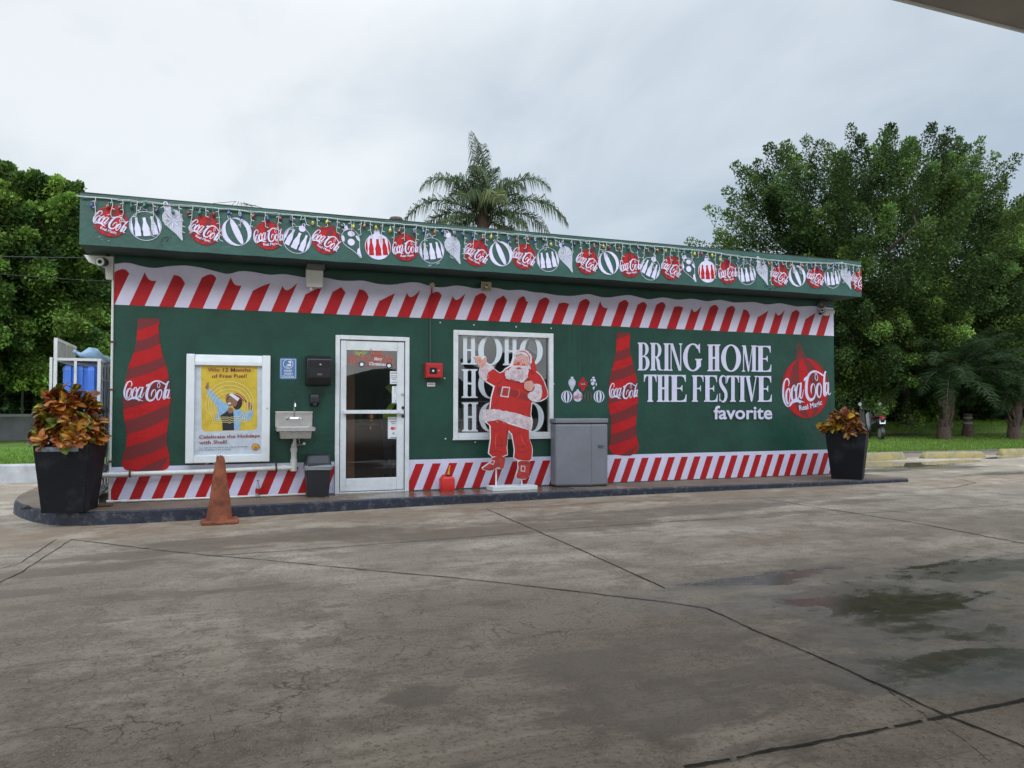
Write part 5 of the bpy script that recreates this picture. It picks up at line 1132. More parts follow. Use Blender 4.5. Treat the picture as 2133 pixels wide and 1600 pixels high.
while x < RXR-.02 and k < 98:
    cname = ('red', 'yellow', 'blue', 'green', 'red', 'violet', 'yellow', 'blue', 'green', 'orange')[(k*7+rs.randrange(3)) % 10]; z = fz(x)-.035+rs.uniform(-.05, .005); y = -OV-.040
    if cname not in protos:
        mb = MB(); mb.lathe([(.010, .030), (.012, .015), (.012, .0)], (0, 0, 0), 'bulb_green', 8); mb.lathe([(.012, -.001), (.018, -.014), (.020, -.030), (.015, -.046), (.0, -.060)], (0, 0, 0), M['bulb_'+cname], 8)
        o = mb.build('bulb', None, smooth=False, loc=(0, 0, 0)); o.parent = cb; protos[cname] = o
    else:
        o = protos[cname].copy(); COL.objects.link(o); o.parent = cb
    o.location = Vector((x, y, z))-ORG[cb.name]; o.rotation_euler = (rs.uniform(-.35, .2), rs.uniform(-.35, .35), 0); x += rs.uniform(.11, .19); k += 1
# cable tangle and yellow bulb standing on the roof edge, roof vent
c_ = W(500, 428, -.45); mb = MB(); rs = random.Random(2)
for k in range(7):
    a = rs.uniform(-1, 1); mb.tube([(c_.x+a*.12, -.46, ZT+.02), (c_.x+a*.05, -.45+rs.uniform(-.03, .03), ZT+.06+rs.uniform(0, .05)), (c_.x+a*.3+rs.uniform(-.1, .1), -.45, ZT+.05+rs.uniform(-.03, .02))], .003, 'wire_k', 5)
tag(mb.build('cable_tangle'), 'dark tangle of thin cables sticking up from the roof edge', 'cable')
c_ = W(825, 462, 1.2); vt = thing('roof_vent', 'short dark vent pipe standing on the flat roof', 'vent', (c_.x, 1.2, ZT+.03))
mb = MB(); mb.tube([(c_.x, 1.2, ZT+.02), (c_.x, 1.2, W(825, 462, 1.2).z-.0)], .075, 'bark', 14); mb.build('pipe', vt); mb = MB(); mb.lathe([(.10, 0), (.115, .03), (.09, .07), (0, .08)], (c_.x, 1.2, W(825, 463, 1.2).z), 'bark', 16); mb.build('cap', vt)

# ================================================================== THINGS STANDING ON THE PAVEMENT AND FORECOURT
# cut-out figure on its stand
yb_ = K(1063, 1019).y; ys = yb_; zc = zoomer(970, 700, .2125); fnS = wallfn(zc, ys)
pb0 = W(1018, 1020, ys).x; pb1 = W(1110, 1020, ys).x
fig = thing('cutout_figure', 'life-size flat cutout of a waving bearded man in a white-trimmed red suit', 'cardboard cutout', ((pb0+pb1)/2, ys, 0))
OUT = [(75,200),(92,196),(112,200),(132,190),(140,212),(152,236),(168,210),(184,196),(202,204),(206,262),(272,298),(284,322),(332,358),(366,344),(386,318),(430,292),(446,262),(462,210),(470,168),(492,144),(540,130),(592,140),(636,176),(664,236),(690,296),(684,340),(736,380),(772,440),(802,530),(812,576),(792,614),(742,640),(652,658),(642,770),(658,830),(652,900),(636,932),(618,940),(624,1000),(652,1080),(658,1120),(652,1200),(628,1232),(628,1300),(622,1378),(582,1408),(502,1402),(484,1372),(508,1300),(510,1222),(468,1196),(474,1115),(450,970),(420,934),(408,1100),(416,1166),(376,1182),(372,1290),(342,1306),(292,1302),(240,1326),(168,1312),(158,1290),(230,1238),(260,1190),(218,1150),(240,1000),(234,880),(198,850),(162,820),(178,728),(232,720),(246,600),(272,500),(196,450),(140,412),(128,360),(138,312),(104,262)]
mb = MB(); q3 = [fnS(*p) for p in OUT]; F_ = [(x, ys, z) for x, z in q3]; B_ = [(x, ys+.012, z) for x, z in q3]
mb.poly3([F_], 'white_p'); mb.poly3([B_], 'white_p'); n = len(F_); mb.add(F_+B_, [(i, (i+1) % n, n+(i+1) % n, n+i) for i in range(n)], 'white_p'); mb.build('board', fig, smooth=False)
M['suit'] = mat('printed_red_suit', (.46, .013, .011), .45, var=.10, vscale=4); M['suit_d'] = mat('printed_dark_red', (.26, .014, .014), .45, var=.12, vscale=9); M['boot'] = mat('printed_brick_red', (.38, .03, .022), .45, var=.2, vscale=12); M['suit_l'] = mat('printed_light_red', (.62, .06, .045), .45)
def blobpoly(pts, jag=0.0, seed=0, n=5):
    q = cr_spline([(*p, 0) for p in pts], n, True); r = random.Random(seed); return [(p[0]+r.uniform(-jag, jag), p[1]+r.uniform(-jag, jag)) for p in q]
KF = [0]
def part(name, fn): 
    d = Decal(fnS, ys-.0006, .00012); d.k = KF[0]; fn(d); KF[0] = d.k; return d.build(name, fig, smooth=False)
def f(d):
    d.poly([(252,800),(396,846),(416,860),(620,924),(622,1000),(648,1080),(652,1122),(646,1200),(625,1224),(512,1214),(474,1190),(482,1116),(456,962),(424,926),(412,934),(402,1100),(410,1160),(372,1176),(262,1182),(228,1146),(248,1000),(244,880),(208,846)], 'suit')
    d.poly(blobpoly([(410,870),(418,920),(412,1000),(404,1080),(396,1000),(400,920)]), 'suit_d')
    for q in ([(262,1090,4),(310,1072,7),(360,1080,5),(398,1060,3)],[(250,1140,4),(300,1128,7),(370,1150,4)],[(486,1060,3),(530,1090,7),(590,1075,5),(620,1050,3)],[(494,1110,3),(545,1140,7),(600,1125,5),(640,1100,3)],[(470,1000,3),(500,960,5),(540,940,3)],[(262,900,3),(300,930,5),(350,900,3)],[(590,990,3),(575,1050,6),(560,1100,3)],[(330,980,3),(350,1040,6),(345,1100,3)]): d.stroke(q, 'suit_d', 5)
    for q in ([(300,960,3),(290,1040,5),(295,1100,2)],[(540,970,3),(560,1030,5),(590,1080,2)]): d.stroke(q, 'suit_l', 5)
part('trousers', f)
def f(d):
    d.poly([(215,335),(262,312),(330,364),(372,350),(392,326),(440,300),(620,320),(684,346),(732,386),(766,444),(796,530),(806,576),(786,608),(730,632),(645,650),(636,765),(640,800),(430,750),(240,728),(256,600),(284,498),(290,492),(205,444)], 'suit')
    d.poly(blobpoly([(612,420),(650,440),(664,470),(640,520),(620,600),(612,640),(604,560),(600,480)]), 'suit_d')
    for q in ([(700,440,3),(740,500,7),(770,560,6),(780,600,3)],[(720,400,2),(755,470,5),(790,560,2)],[(300,500,2),(350,505,5),(420,515,2)],[(286,470,2),(330,460,6),(370,420,2)],[(620,680,3),(618,740,6),(622,780,3)],[(260,700,2),(300,660,5),(310,620,2)]): d.stroke(q, 'suit_d', 5)
part('coat', f)
def f(d):
    d.poly([(310,506),(405,512),(520,540),(606,575),(612,640),(500,602),(400,585),(304,578)], 'suit_d')
    d.poly([(358,494),(436,500),(420,604),(336,592)], 'fur'); d.poly([(368,506),(424,511),(411,592),(350,583)], 'boot')
    d.stroke([(508,525,3),(528,545,4),(524,580,4),(506,600,3)], 'suit_l', 5)
part('belt', f)
M['fur_l'] = mat('printed_trim_shadow', (.47, .28, .30), .6)
def f(d):
    d.poly(blobpoly([(182,728),(300,722),(420,742),(540,770),(648,820),(650,870),(636,924),(540,890),(420,845),(310,822),(212,838),(166,818)], 5, 1), 'fur'); r = random.Random(4)
    for k in range(46):
        x = r.uniform(190, 640); y = 740+(x-190)*.19+r.uniform(0, 70); d.stroke([(x, y, 1), (x+r.uniform(4, 12), y+12, 2.0), (x+r.uniform(6, 20), y+22, .8)], 'fur_l', 3)
part('coat_trim', f)
def f(d):
    d.poly(blobpoly([(140,312),(200,276),(262,296),(276,320),(220,352),(206,400),(196,444),(142,408),(132,360)], 4, 2), 'fur'); r = random.Random(5)
    for k in range(16): x = r.uniform(150, 215); y = r.uniform(310, 410); d.stroke([(x, y, 1), (x+8, y+10, 1.8), (x+10, y+22, .8)], 'fur_l', 3)
part('cuff', f)
def f(d):
    d.poly(blobpoly([(664,474),(700,470),(736,488),(744,560),(730,620),(690,642),(632,632),(606,590),(612,560),(650,545),(672,510)], 4, 3), 'fur'); r = random.Random(6)
    for k in range(16): x = r.uniform(665, 730); y = r.uniform(490, 620); d.stroke([(x, y, 1), (x-6, y+12, 1.8), (x-14, y+22, .8)], 'fur_l', 3)
part('cuff', f)
def f(d):
    d.poly(blobpoly([(90,212),(112,236),(150,238),(186,208),(196,214),(200,262),(180,296),(150,312),(118,278)], 0, 0, 3), 'skin_p')
    for q in ([(82,204,7),(100,226,9),(124,256,9)],[(104,200,7),(122,222,9),(140,252,9)],[(130,198,7),(142,224,9),(152,250,9)],[(96,218,6),(112,246,9),(128,270,9)],[(194,208,8),(192,236,10),(176,270,11)]): d.stroke(q, 'skin_p', 4)
    for q in ([(112,232,1.2),(126,248,2),(140,262,1)],[(130,226,1.2),(142,244,2),(150,256,1)],[(178,262,1),(164,284,2),(150,292,1)]): d.stroke(q, 'boot', 4)
part('raised_hand', f)
def f(d):
    d.poly(blobpoly([(580,452),(620,440),(652,462),(664,500),(640,540),(600,535),(572,510),(570,470)], 0, 0, 3), 'skin_p')
    for k in range(4): d.stroke([(574,462+k*17,7),(600,456+k*18,8),(630,462+k*18,8)], 'skin_p', 4); d.stroke([(576,472+k*17,1),(602,466+k*18,2),(628,472+k*18,1)], 'boot', 4)
    d.stroke([(612,452,7),(636,446,9),(655,470,9)], 'skin_p', 4)
part('folded_hand', f)
def f(d):
    d.poly(blobpoly([(620,168),(650,200),(684,290),(690,340),(660,362),(632,300),(628,230)], 0, 0), 'suit')
    d.poly(blobpoly([(476,230),(520,188),(580,186),(604,230),(606,290),(590,330),(470,310),(466,270)], 0, 0), 'skin_p')
    d.poly(blobpoly([(478,160),(540,134),(600,146),(642,196),(640,262),(618,270),(606,220),(570,182),(520,176),(482,200)], 4, 6), 'fur')
    d.stroke([(520,150,2),(580,158,4),(618,200,4),(624,250,2)], 'suit_d')
part('head', f)
def f(d):
    d.poly(blobpoly([(462,300),(500,290),(540,296),(598,290),(612,330),(604,400),(580,436),(560,458),(510,446),(450,428),(400,424),(376,384),(388,340),(420,330),(446,306)], 5, 8), 'fur')
    r = random.Random(9)
    for k in range(40):
        a = r.uniform(-1.2, 1.2); x = 495+85*math.sin(a)+r.uniform(-20, 20); y = 330+r.uniform(0, 90); s_ = r.choice((-1, 1)); d.stroke([(x, y, .8), (x+s_*9, y+10, 2.0), (x+s_*3, y+22, 2.0), (x-s_*6, y+28, .8)], 'fur_l', 3)
    d.poly(blobpoly([(436,306),(470,288),(514,300),(560,290),(592,306),(560,316),(514,312),(470,318)], 2, 5), 'fur'); d.ell(518, 316, 22, 8, 'suit_d', 16)
part('beard', f)
def f(d):
    d.ell(512, 268, 19, 16, 'suit_l', 18); d.ell(486, 246, 9, 6, 'paper', 14); d.ell(545, 244, 11, 7, 'paper', 14); d.ell(484, 247, 4.5, 5, 'hair', 12); d.ell(541, 245, 5, 5.5, 'hair', 12)
    d.stroke([(470,232,2),(486,226,4),(500,232,2)], 'fur', 4); d.stroke([(526,230,2),(548,222,4.5),(568,234,2)], 'fur', 4); d.ell(478, 280, 14, 10, 'suit_l', 14); d.ell(562, 282, 18, 11, 'suit_l', 14); d.ell(600, 275, 9, 18, 'skin_p', 12)
    for q in ([(478,236,1),(488,238,1.8),(498,244,1)],[(530,238,1),(546,234,2),(560,244,1)],[(500,258,1),(498,272,1.6),(504,282,1)]): d.stroke(q, 'boot', 3)
part('face', f)
def f(d):
    d.poly(blobpoly([(264,1190),(372,1184),(368,1286),(340,1298),(318,1276),(286,1296),(240,1318),(172,1306),(166,1292),(232,1244)], 1, 1, 4), 'boot'); d.poly([(246,1214),(282,1222),(268,1262),(232,1252)], 'fur'); d.poly([(252,1222),(274,1227),(264,1252),(240,1246)], 'boot'); d.stroke([(180,1300,2),(240,1308,4),(300,1282,3),(330,1280,2)], 'suit_d')
part('boot', f)
def f(d):
    d.poly(blobpoly([(516,1228),(622,1232),(622,1300),(616,1372),(580,1398),(506,1394),(490,1370),(514,1300)], 1, 1, 4), 'boot'); d.poly([(536,1268),(580,1272),(576,1330),(532,1324)], 'fur'); d.poly([(544,1278),(572,1281),(569,1320),(541,1316)], 'boot'); d.stroke([(500,1380,2),(550,1360,4),(612,1350,2)], 'suit_d')
    d.stroke([(520,1240,2),(570,1252,4),(618,1246,2)], 'suit_d')
part('boot', f)
dpt = .17; bx0, bx1 = pb0, pb1
mb = MB()
for a, c in (((bx0, ys-dpt, .001), (bx1, ys+dpt*.6, .03)),): mb.box(a, c, 'white_p')
for a, c in (((bx0, ys-dpt, .03), (bx1, ys-dpt+.03, .055)), ((bx0, ys+dpt*.6-.03, .03), (bx1, ys+dpt*.6, .055)), ((bx0, ys-dpt+.03, .03), (bx0+.03, ys+dpt*.6-.03, .055)), ((bx1-.03, ys-dpt+.03, .03), (bx1, ys+dpt*.6-.03, .055))): mb.box(a, c, 'white_p')
mb.build('base_tray', fig, smooth=False, bevel=.003)
for zx, zy in ((303, 1300), (553, 1390)):
    x, z = fnS(zx, zy); mb = MB(); mb.box((x-.010, ys+.013, .03), (x+.010, ys+.03, z+.08), 'white_p'); mb.build('rod', fig, smooth=False)
mb = MB(); cl = [(bx0+.04+(bx1-bx0-.08)*i/14, ys-dpt+.04+(dpt*1.5-.08)*j/6, .034+.018*random.random()) for j in range(7) for i in range(15)]; mb.add(cl, [(j*15+i, j*15+i+1, j*15+i+16, j*15+i+15) for j in range(6) for i in range(14)], 'paper')
tag(mb.build('plastic_sheet'), 'crumpled white plastic sheet lying in the tray of the cutout stand', 'sheet')

# grey cabinet
yk = K(1210, 1015).y; a_ = W(1158, 870, yk+.12); x0 = W(1159, 1000, yk+.12).x; xm = W(1232, 1000, yk).x; x1 = W(1266, 1000, yk+.06).x; zt = W(1200, 872, yk+.05).z
cb_ = thing('utility_cabinet', 'tall plain grey metal cabinet standing between the window and the red bottle', 'cabinet', ((x0+x1)/2, -.25, 0))
pl = [(x0, yk+.14), (xm, yk), (x1, yk+.045), (x1+.0, -.04), (x0, -.04)]
def prism(mb, P, z0, z1, m, s=1.0, c=None):
    if c is None: c = (sum(p[0] for p in P)/len(P), sum(p[1] for p in P)/len(P))
    return mb.rings([[(c[0]+(x-c[0])*s, c[1]+(y-c[1])*s, z) for x, y in P] for z in (z0, z1)], m)
mb = MB(); prism(mb, pl, .012, zt-.075, 'cabinet'); mb.build('body', cb_, smooth=False, bevel=.03)
mb = MB(); prism(mb, pl, zt-.068, zt, 'cabinet', 1.012); mb.build('lid', cb_, smooth=False, bevel=.012)
mb = MB(); prism(mb, pl, zt-.076, zt-.066, 'dark', .985); prism(mb, pl, .0, .012, 'dark', .97); mb.build('gap_seal', cb_, smooth=False)
mb = MB(); e = .55; hx = xm+(x1-xm)*e; hy = yk+.045*e; mb.box((hx-.045, hy-.014, zt-.42), (hx+.045, hy-.004, zt-.39), mat('grey_handle', (.09, .09, .10), .4), rz=.12); mb.box((xm-.002, yk-.006, .02), (xm+.004, yk+.02, zt-.08), mat('grey_seam', (.165, .17, .195), .6)); mb.build('latch', cb_, smooth=False)

# swing bin
yk = -.30; x0, x1 = W(637, 1000, yk).x, W(691, 1000, yk).x; zt = W(664, 972, yk).z; zl_ = W(664, 948, yk).z; w_ = x1-x0; cxb = (x0+x1)/2
sb = thing('swing_bin', 'black swing-lid waste bin with a crumpled liner, next to the door', 'bin', (cxb, yk+.14, 0))
def rr_(cx, cy, hx, hy, r, z, n=4):
    o = []
    for sx, sy, a in ((1, 1, 0), (-1, 1, 90), (-1, -1, 180), (1, -1, 270)):
        for i in range(n+1): t = R(a+90*i/n); o.append((cx+sx*(hx-r)+r*math.cos(t), cy+sy*(hy-r)+r*math.sin(t), z))
    return o
cy = yk+.14; mb = MB(); mb.rings([rr_(cxb, cy, w_*.40, .115, .03, .0), rr_(cxb, cy, w_*.41, .12, .03, .02), rr_(cxb, cy, w_*.49, .14, .035, zt-.02), rr_(cxb, cy, w_*.52, .15, .035, zt-.018), rr_(cxb, cy, w_*.52, .15, .035, zt)], 'bin'); mb.build('body', sb)
rs = random.Random(8); ring = lambda z, k: [(cxb+(x-cxb)*k+rs.uniform(-.006, .006), cy+(y-cy)*k+rs.uniform(-.006, .006), z+rs.uniform(-.012, .012)) for x, y, _ in rr_(cxb, cy, w_*.52, .15, .035, 0, 8)]
mb = MB(); mb.rings([ring(zt-.045, 1.01), ring(zt-.02, 1.035), ring(zt+.002, 1.03), ring(zt+.012, .98)], mat('grey_liner', (.22, .23, .24), .25), cap=False); mb.build('liner', sb, angle=20)
mb = MB(); mb.rings([rr_(cxb, cy, w_*.51, .147, .035, zt+.005), rr_(cxb, cy, w_*.50, .145, .035, zt+.03), rr_(cxb, cy+.01, w_*.44, .10, .03, zl_-.015), rr_(cxb, cy+.01, w_*.40, .08, .03, zl_)], 'bin'); mb.build('lid', sb)
mb = MB(); mb.add([(cxb-w_*.36, cy-.137, zt+.045), (cxb+w_*.36, cy-.137, zt+.045), (cxb+w_*.34, cy-.098, zl_-.02), (cxb-w_*.34, cy-.098, zl_-.02)], [(0, 1, 2, 3)], mat('bin_flap', (.028, .028, .034), .4)); mb.build('flap', sb, smooth=False)

# small glass bottle
yk = K(537, 1037).y; c_ = K(537, 1037); zt = W(537, 1000, yk).z; gb = thing('glass_bottle', 'small clear glass bottle with a red label against the striped wall', 'bottle', (c_.x, yk, 0))
gl = glass_mat('bottle_glass', (.80, .86, .86), 2.0); r_ = .030; mb = MB(); mb.lathe([(0, .002), (r_*.9, .0), (r_, .02), (r_*.93, zt*.25), (r_, zt*.42), (r_*.92, zt*.58), (r_*.5, zt*.76), (r_*.42, zt*.93), (r_*.46, zt*.94)], (c_.x, yk, 0), gl, 18); mb.build('glass', gb)
mb = MB(); mb.lathe([(r_*.99+.001, zt*.24), (r_+.0012, zt*.42), (r_*.985, zt*.52)], (c_.x, yk, 0), 'red_b', 18, cap=False); mb.build('label', gb)
mb = MB(); mb.lathe([(r_*.5, zt*.95), (r_*.5, zt), (0, zt+.002)], (c_.x, yk, 0), 'red_b', 14); mb.build('cap', gb)

# fuel can
c_ = K(931, 1022); yk = c_.y+.02; x0, x1 = W(917, 1000, yk).x, W(945, 1000, yk).x; zt = W(931, 992, yk).z; cx = (x0+x1)/2; hw = (x1-x0)/2
fc = thing('fuel_can', 'red plastic fuel can with a yellow spout right of the door', 'fuel can', (cx, yk, 0))
mb = MB(); mb.rings([rr_(cx, yk, hw*.96, .075, .025, .0), rr_(cx, yk, hw, .08, .03, .015), rr_(cx, yk, hw, .08, .03, zt*.80), rr_(cx, yk, hw*.86, .07, .03, zt*.95), rr_(cx, yk, hw*.55, .05, .025, zt)], 'canred'); mb.tube([(cx-hw*.75, yk, zt*.80), (cx-hw*.70, yk, zt*1.06), (cx-hw*.1, yk, zt*1.12), (cx+hw*.1, yk, zt*.98)], .012, 'canred', 8); mb.build('body', fc, angle=50)
mb = MB(); mb.tube([(cx+.01, yk-.02, zt*.98), (cx+.012, yk-.02, zt*1.12)], .026, 'black_p', 14); mb.build('cap', fc)
tp = W(937, 969, yk-.02); mb = MB(); mb.tube([(cx+.012, yk-.02, zt*1.12), (cx+.02, yk-.02, zt*1.3), (tp.x, yk-.02, tp.z)], [.017, .013, .007], 'yellow_p', 12); mb.build('spout', fc)

# traffic cone
g = G(456, 1089); h = W(458, 953, g.y).z-g.z; cn = thing('traffic_cone', 'battered faded orange traffic cone with a torn top on the forecourt', 'traffic cone', (g.x, g.y, g.z))
rs = random.Random(6); mb = MB(); prof = [(.146, .03), (.136, .06), (.126, .14), (.113, .24), (.099, .34), (.083, .46), (.068, .57), (.054, .67), (.044, .75), (.040, h)]
rings = []
for k, (r_, z) in enumerate(prof):
    ring = []
    for q in range(26):
        t = 2*math.pi*q/26; rr0 = r_*(1+.05*math.sin(3*t+z*9)+.03*math.sin(5*t-z*14)); zz0 = z
        if k >= 8: zz0 -= (.085 if math.sin(2*t+1.2) > .35 else 0)*(k-7)*.5+.012*math.sin(7*t)
        if abs(z-.24) < .05: rr0 -= .012*max(0, math.cos(t+1.7))
        ring.append((g.x+rr0*math.cos(t)+.012*z, g.y+rr0*math.sin(t), g.z+zz0))
    rings.append(ring)
mb.rings(rings, 'orange', cap=False); inner = [[(g.x+(x-g.x)*.9, g.y+(y-g.y)*.9, z-.004) for x, y, z in r_] for r_ in rings[-3:]][::-1]; mb.rings(inner, 'orange', cap=False); mb.build('cone', cn, angle=60)
x0, x1 = W(412, 1092, g.y).x, W(497, 1092, g.y).x; hw = (x1-x0)/2*.93
mb = MB(); n = 40
def sq(s, z, wob): 
    o = []
    for q in range(n):
        t = 2*math.pi*q/n+R(20); c, s_ = math.cos(t), math.sin(t); k = 1/max(abs(c), abs(s_))**.82; o.append((g.x+hw*s*k*c*1.02+.01, g.y+hw*s*k*s_*1.02, g.z+z+wob*(.5+.5*math.sin(2*t+1))*.9))
    return o
mb.rings([sq(.98, .002, 0), sq(1.0, .012, .016), sq(.98, .026, .018), sq(.66, .034, .004), sq(.50, .04, 0)], 'orange'); mb.build('base', cn, angle=50)
# puddle-dark chips: a dead leaf and a stone near the left planter
p = K(57, 1062); mb = MB(); mb.add([(p.x-.07, p.y, .005), (p.x, p.y-.03, .03), (p.x+.06, p.y, .008), (p.x, p.y+.04, .05)], [(0, 1, 2, 3)], 'bark'); tag(mb.build('dead_leaf', smooth=False), 'dark curled dead leaf on the pavement left of the big planter', 'leaf')

# planters
def planter(name, lab, cx, cy, hb, ht, H, rot):
    t = thing(name, lab, 'planter', (cx, cy, 0), 'planters flanking the shop front'); mb = MB()
    def s4(h, z): return [(cx+h*(u*math.cos(rot)-v*math.sin(rot)), cy+h*(u*math.sin(rot)+v*math.cos(rot)), z) for u, v in ((-1, -1), (1, -1), (1, 1), (-1, 1))]
    mb.rings([s4(hb, .0), s4(ht, H-.0), s4(ht-.035, H), s4(ht-.05, H-.07)], 'plate_grey', cap=False); mb.add(s4(hb, .004), [(3, 2, 1, 0)], 'plate_grey'); mb.build('pot', t, smooth=False, bevel=.008)
    mb = MB(); N_ = 12; P = []
    for j in range(N_+1):
        for i in range(N_+1):
            u, v = -1+2*i/N_, -1+2*j/N_; h = ht-.048; P.append((cx+h*(u*math.cos(rot)-v*math.sin(rot)), cy+h*(u*math.sin(rot)+v*math.cos(rot)), H-.065+.03*random.random()))
    mb.add(P, [(j*(N_+1)+i, j*(N_+1)+i+1, (j+1)*(N_+1)+i+1, (j+1)*(N_+1)+i) for j in range(N_) for i in range(N_)], 'soil'); mb.build('soil', t)
    return t
LX, LY = -1.52, -.60; HL = W(125, 928, LY-.22).z
Lp = planter('planter', 'scuffed black square planter on the left end of the pavement', LX+.01, LY, .215, .285, HL, R(-11))
# peeling grey label strip and scuffs on its front face
zpl = zoomer(0, 680, .2812)
RXp, RYp = K(1770, 1000).x+.20, K(1770, 1000).y+.24; HR = W(1770, 903, RYp-.3).z
Rp = planter('planter', 'clean black square planter set corner-on at the right end of the shop', RXp, RYp, .225, .305, HR, R(40))
fr0 = W(*zpl(266, 895), LY-.285); fr1 = W(*zpl(575, 895), LY-.285)
mb = MB(); st_m = mat('weathered_strip', (.22, .25, .29), .7, col2=(.10, .11, .13), vscale=18)
ro = R(-11); tilt = math.atan((.285-.215)/HL)
def face_pt(u, v, off): 
    h = .215+(.285-.215)*v/HL; lx_, ly_ = u*h, -h-off; return (LX+.01+lx_*math.cos(ro)-ly_*math.sin(ro), LY+lx_*math.sin(ro)+ly_*math.cos(ro), v)
mb.add([face_pt(-.86, HL-.065, .003), face_pt(.62, HL-.065, .003), face_pt(.62, HL-.015, .003), face_pt(-.86, HL-.015, .003)], [(0, 1, 2, 3)], st_m); mb.build('faded_strip', Lp, smooth=False)
# crotons
def croton(name, lab, cx, cy, z0, rad, hgt, n_ros, seed, pal, lean=(0, 0), leaf=.15):
    r = np.random.default_rng(seed); V, F, C = [], [], []; S = MB()
    tops = []
    for k in range(n_ros):
        a = r.uniform(0, 2*np.pi); rho = rad*np.sqrt(r.uniform(0.02, 1)); z = z0+hgt*(1-.75*(rho/rad)**2)*r.uniform(.35, 1.0)
        tops.append((cx+lean[0]*(z-z0)+rho*np.cos(a), cy+lean[1]*(z-z0)+rho*np.sin(a)*.9, z, rho/rad, a))
    for (x, y, z, rel, a) in tops:
        S.tube([(cx+.25*(x-cx), cy+.25*(y-cy), z0-.05), (cx+.6*(x-cx), cy+.6*(y-cy), z0+(z-z0)*.6), (x, y, z)], [.010, .008, .005], 'bark', 6)
        col0 = np.array(pal[r.integers(0, len(pal))]); out = np.array([np.cos(a)*rel, np.sin(a)*rel, .75]); out /= np.linalg.norm(out)
        nl = r.integers(8, 13)
        for q in range(nl):
            az = q*2.4+r.uniform(-.3, .3); el = r.uniform(.05, 1.0) if q < nl*.7 else r.uniform(.9, 1.3)
            e1 = np.cross(out, [0.3, 0.2, 1.0]); e1 /= np.linalg.norm(e1); e2 = np.cross(out, e1)
            dr = (e1*np.cos(az)+e2*np.sin(az))*np.cos(el)+out*np.sin(el); dr /= np.linalg.norm(dr)
            L_ = leaf*r.uniform(.7, 1.2); wd = L_*r.uniform(.26, .36); sd = np.cross(dr, out+r.uniform(-.2, .2, 3)); sd /= np.linalg.norm(sd)+1e-9; nm_ = np.cross(sd, dr)
            if nm_[2] < 0: nm_ = -nm_
            base = np.array((x, y, z))-out*r.uniform(0, .09); cc = col0*r.uniform(.55, 1.35) ; 
            if r.uniform() < .20: cc = np.array(pal[r.integers(0, len(pal))])
            vein = np.array((.52, .30, .03)) if r.uniform() < .5 else cc*1.3
            prof = [(0, .10), (.18, .45), (.40, .85), (.62, 1.0), (.82, .75), (.95, .32), (1, .02)]; k0 = len(V)
            for i, (t, wv_) in enumerate(prof):
                ctr = base+dr*L_*t+nm_*(.05*np.sin(t*3)-.22*t*t)*L_
                for j, s_ in enumerate((-1, -.45, 0, .45, 1)):
                    V.append(ctr+sd*s_*wd*wv_+nm_*abs(s_)*wd*.28*wv_); g_ = .5+.5*math.sin(t*30+s_*2)
                    C.append(np.clip(vein*1.1 if s_ == 0 else cc*(.75+.4*g_) if abs(s_) < .9 else cc*1.15+np.array((.03, .01, 0)), 0, 1))
            for i in range(len(prof)-1):
                for j in range(4): F.append((k0+i*5+j, k0+i*5+j+1, k0+(i+1)*5+j+1, k0+(i+1)*5+j))
    t = thing(name, lab, 'plant', (cx, cy, z0), 'potted crotons'); o = np_mesh('foliage', np.array(V)-np.array((cx, cy, z0)), np.array(F), [M['leaf_gloss']], t, dict(tint=np.array(C))); S.build('stems', t); return t
pal1 = [(.09, .12, .016), (.13, .15, .02), (.42, .13, .022), (.34, .09, .022), (.30, .06, .02), (.46, .19, .025), (.20, .035, .022), (.15, .05, .024), (.10, .055, .016), (.26, .07, .024), (.12, .035, .02), (.07, .075, .016), (.22, .03, .02)]
croton('croton', 'big bushy orange and bronze croton growing in the scuffed left planter', LX+.0, LY+.02, HL-.04, .35, .74, 105, 21, pal1, (-.03, 0), .14)
pal2 = [(.26, .07, .022), (.50, .30, .025), (.18, .045, .022), (.13, .055, .02), (.08, .085, .016), (.22, .06, .024), (.15, .05, .02)]
croton('croton', 'small sparse croton with yellow tips in the right planter', RXp-.12, RYp-.05, HR-.04, .28, .50, 20, 5, pal2, (-.15, 0), .16)

# water bottle cage at the left corner
c_ = K(202, 1049); yc = c_.y; x1 = c_.x; x0 = W(113, 900, yc).x; zt = W(160, 749, yc).z; yd_ = yc+1.35
zpan = W(114, 704, yc).z
cg = thing('bottle_cage', 'white barred metal cage for blue water bottles, left of the shop', 'cage', ((x0+x1)/2, (yc+yd_)/2, 0)); rS = .016
def bar(mb, a, c, r=.014): 
    a, c = Vector(a), Vector(c); dd = (c-a).normalized(); u = dd.orthogonal().normalized()
    if abs(dd.z) < .9: u = Vector((0, 0, 1)); u = (u-dd*u.dot(dd)).normalized()
    else: u = Vector((1, 0, 0))
    v = dd.cross(u); return mb.rings([[p+(u*i+v*j)*r for i, j in ((-1, -1), (1, -1), (1, 1), (-1, 1))] for p in (a, c)], 'steelwhite')
mb = MB()
for x in (x0, x1):
    for y in (yc, yd_): bar(mb, (x, y, .0), (x, y, zt), .018)
for z in (.10, zt):
    for a, c in (((x0+.018, yc, z), (x1-.018, yc, z)), ((x0+.018, yd_, z), (x1-.018, yd_, z)), ((x0, yc+.018, z), (x0, yd_-.018, z)), ((x1, yc+.018, z), (x1, yd_-.018, z))): bar(mb, a, c, .016)
bar(mb, (x0, yc-.003, zt+.0), (x0, yc-.003, zpan), .018); mb.build('frame', cg, smooth=False)
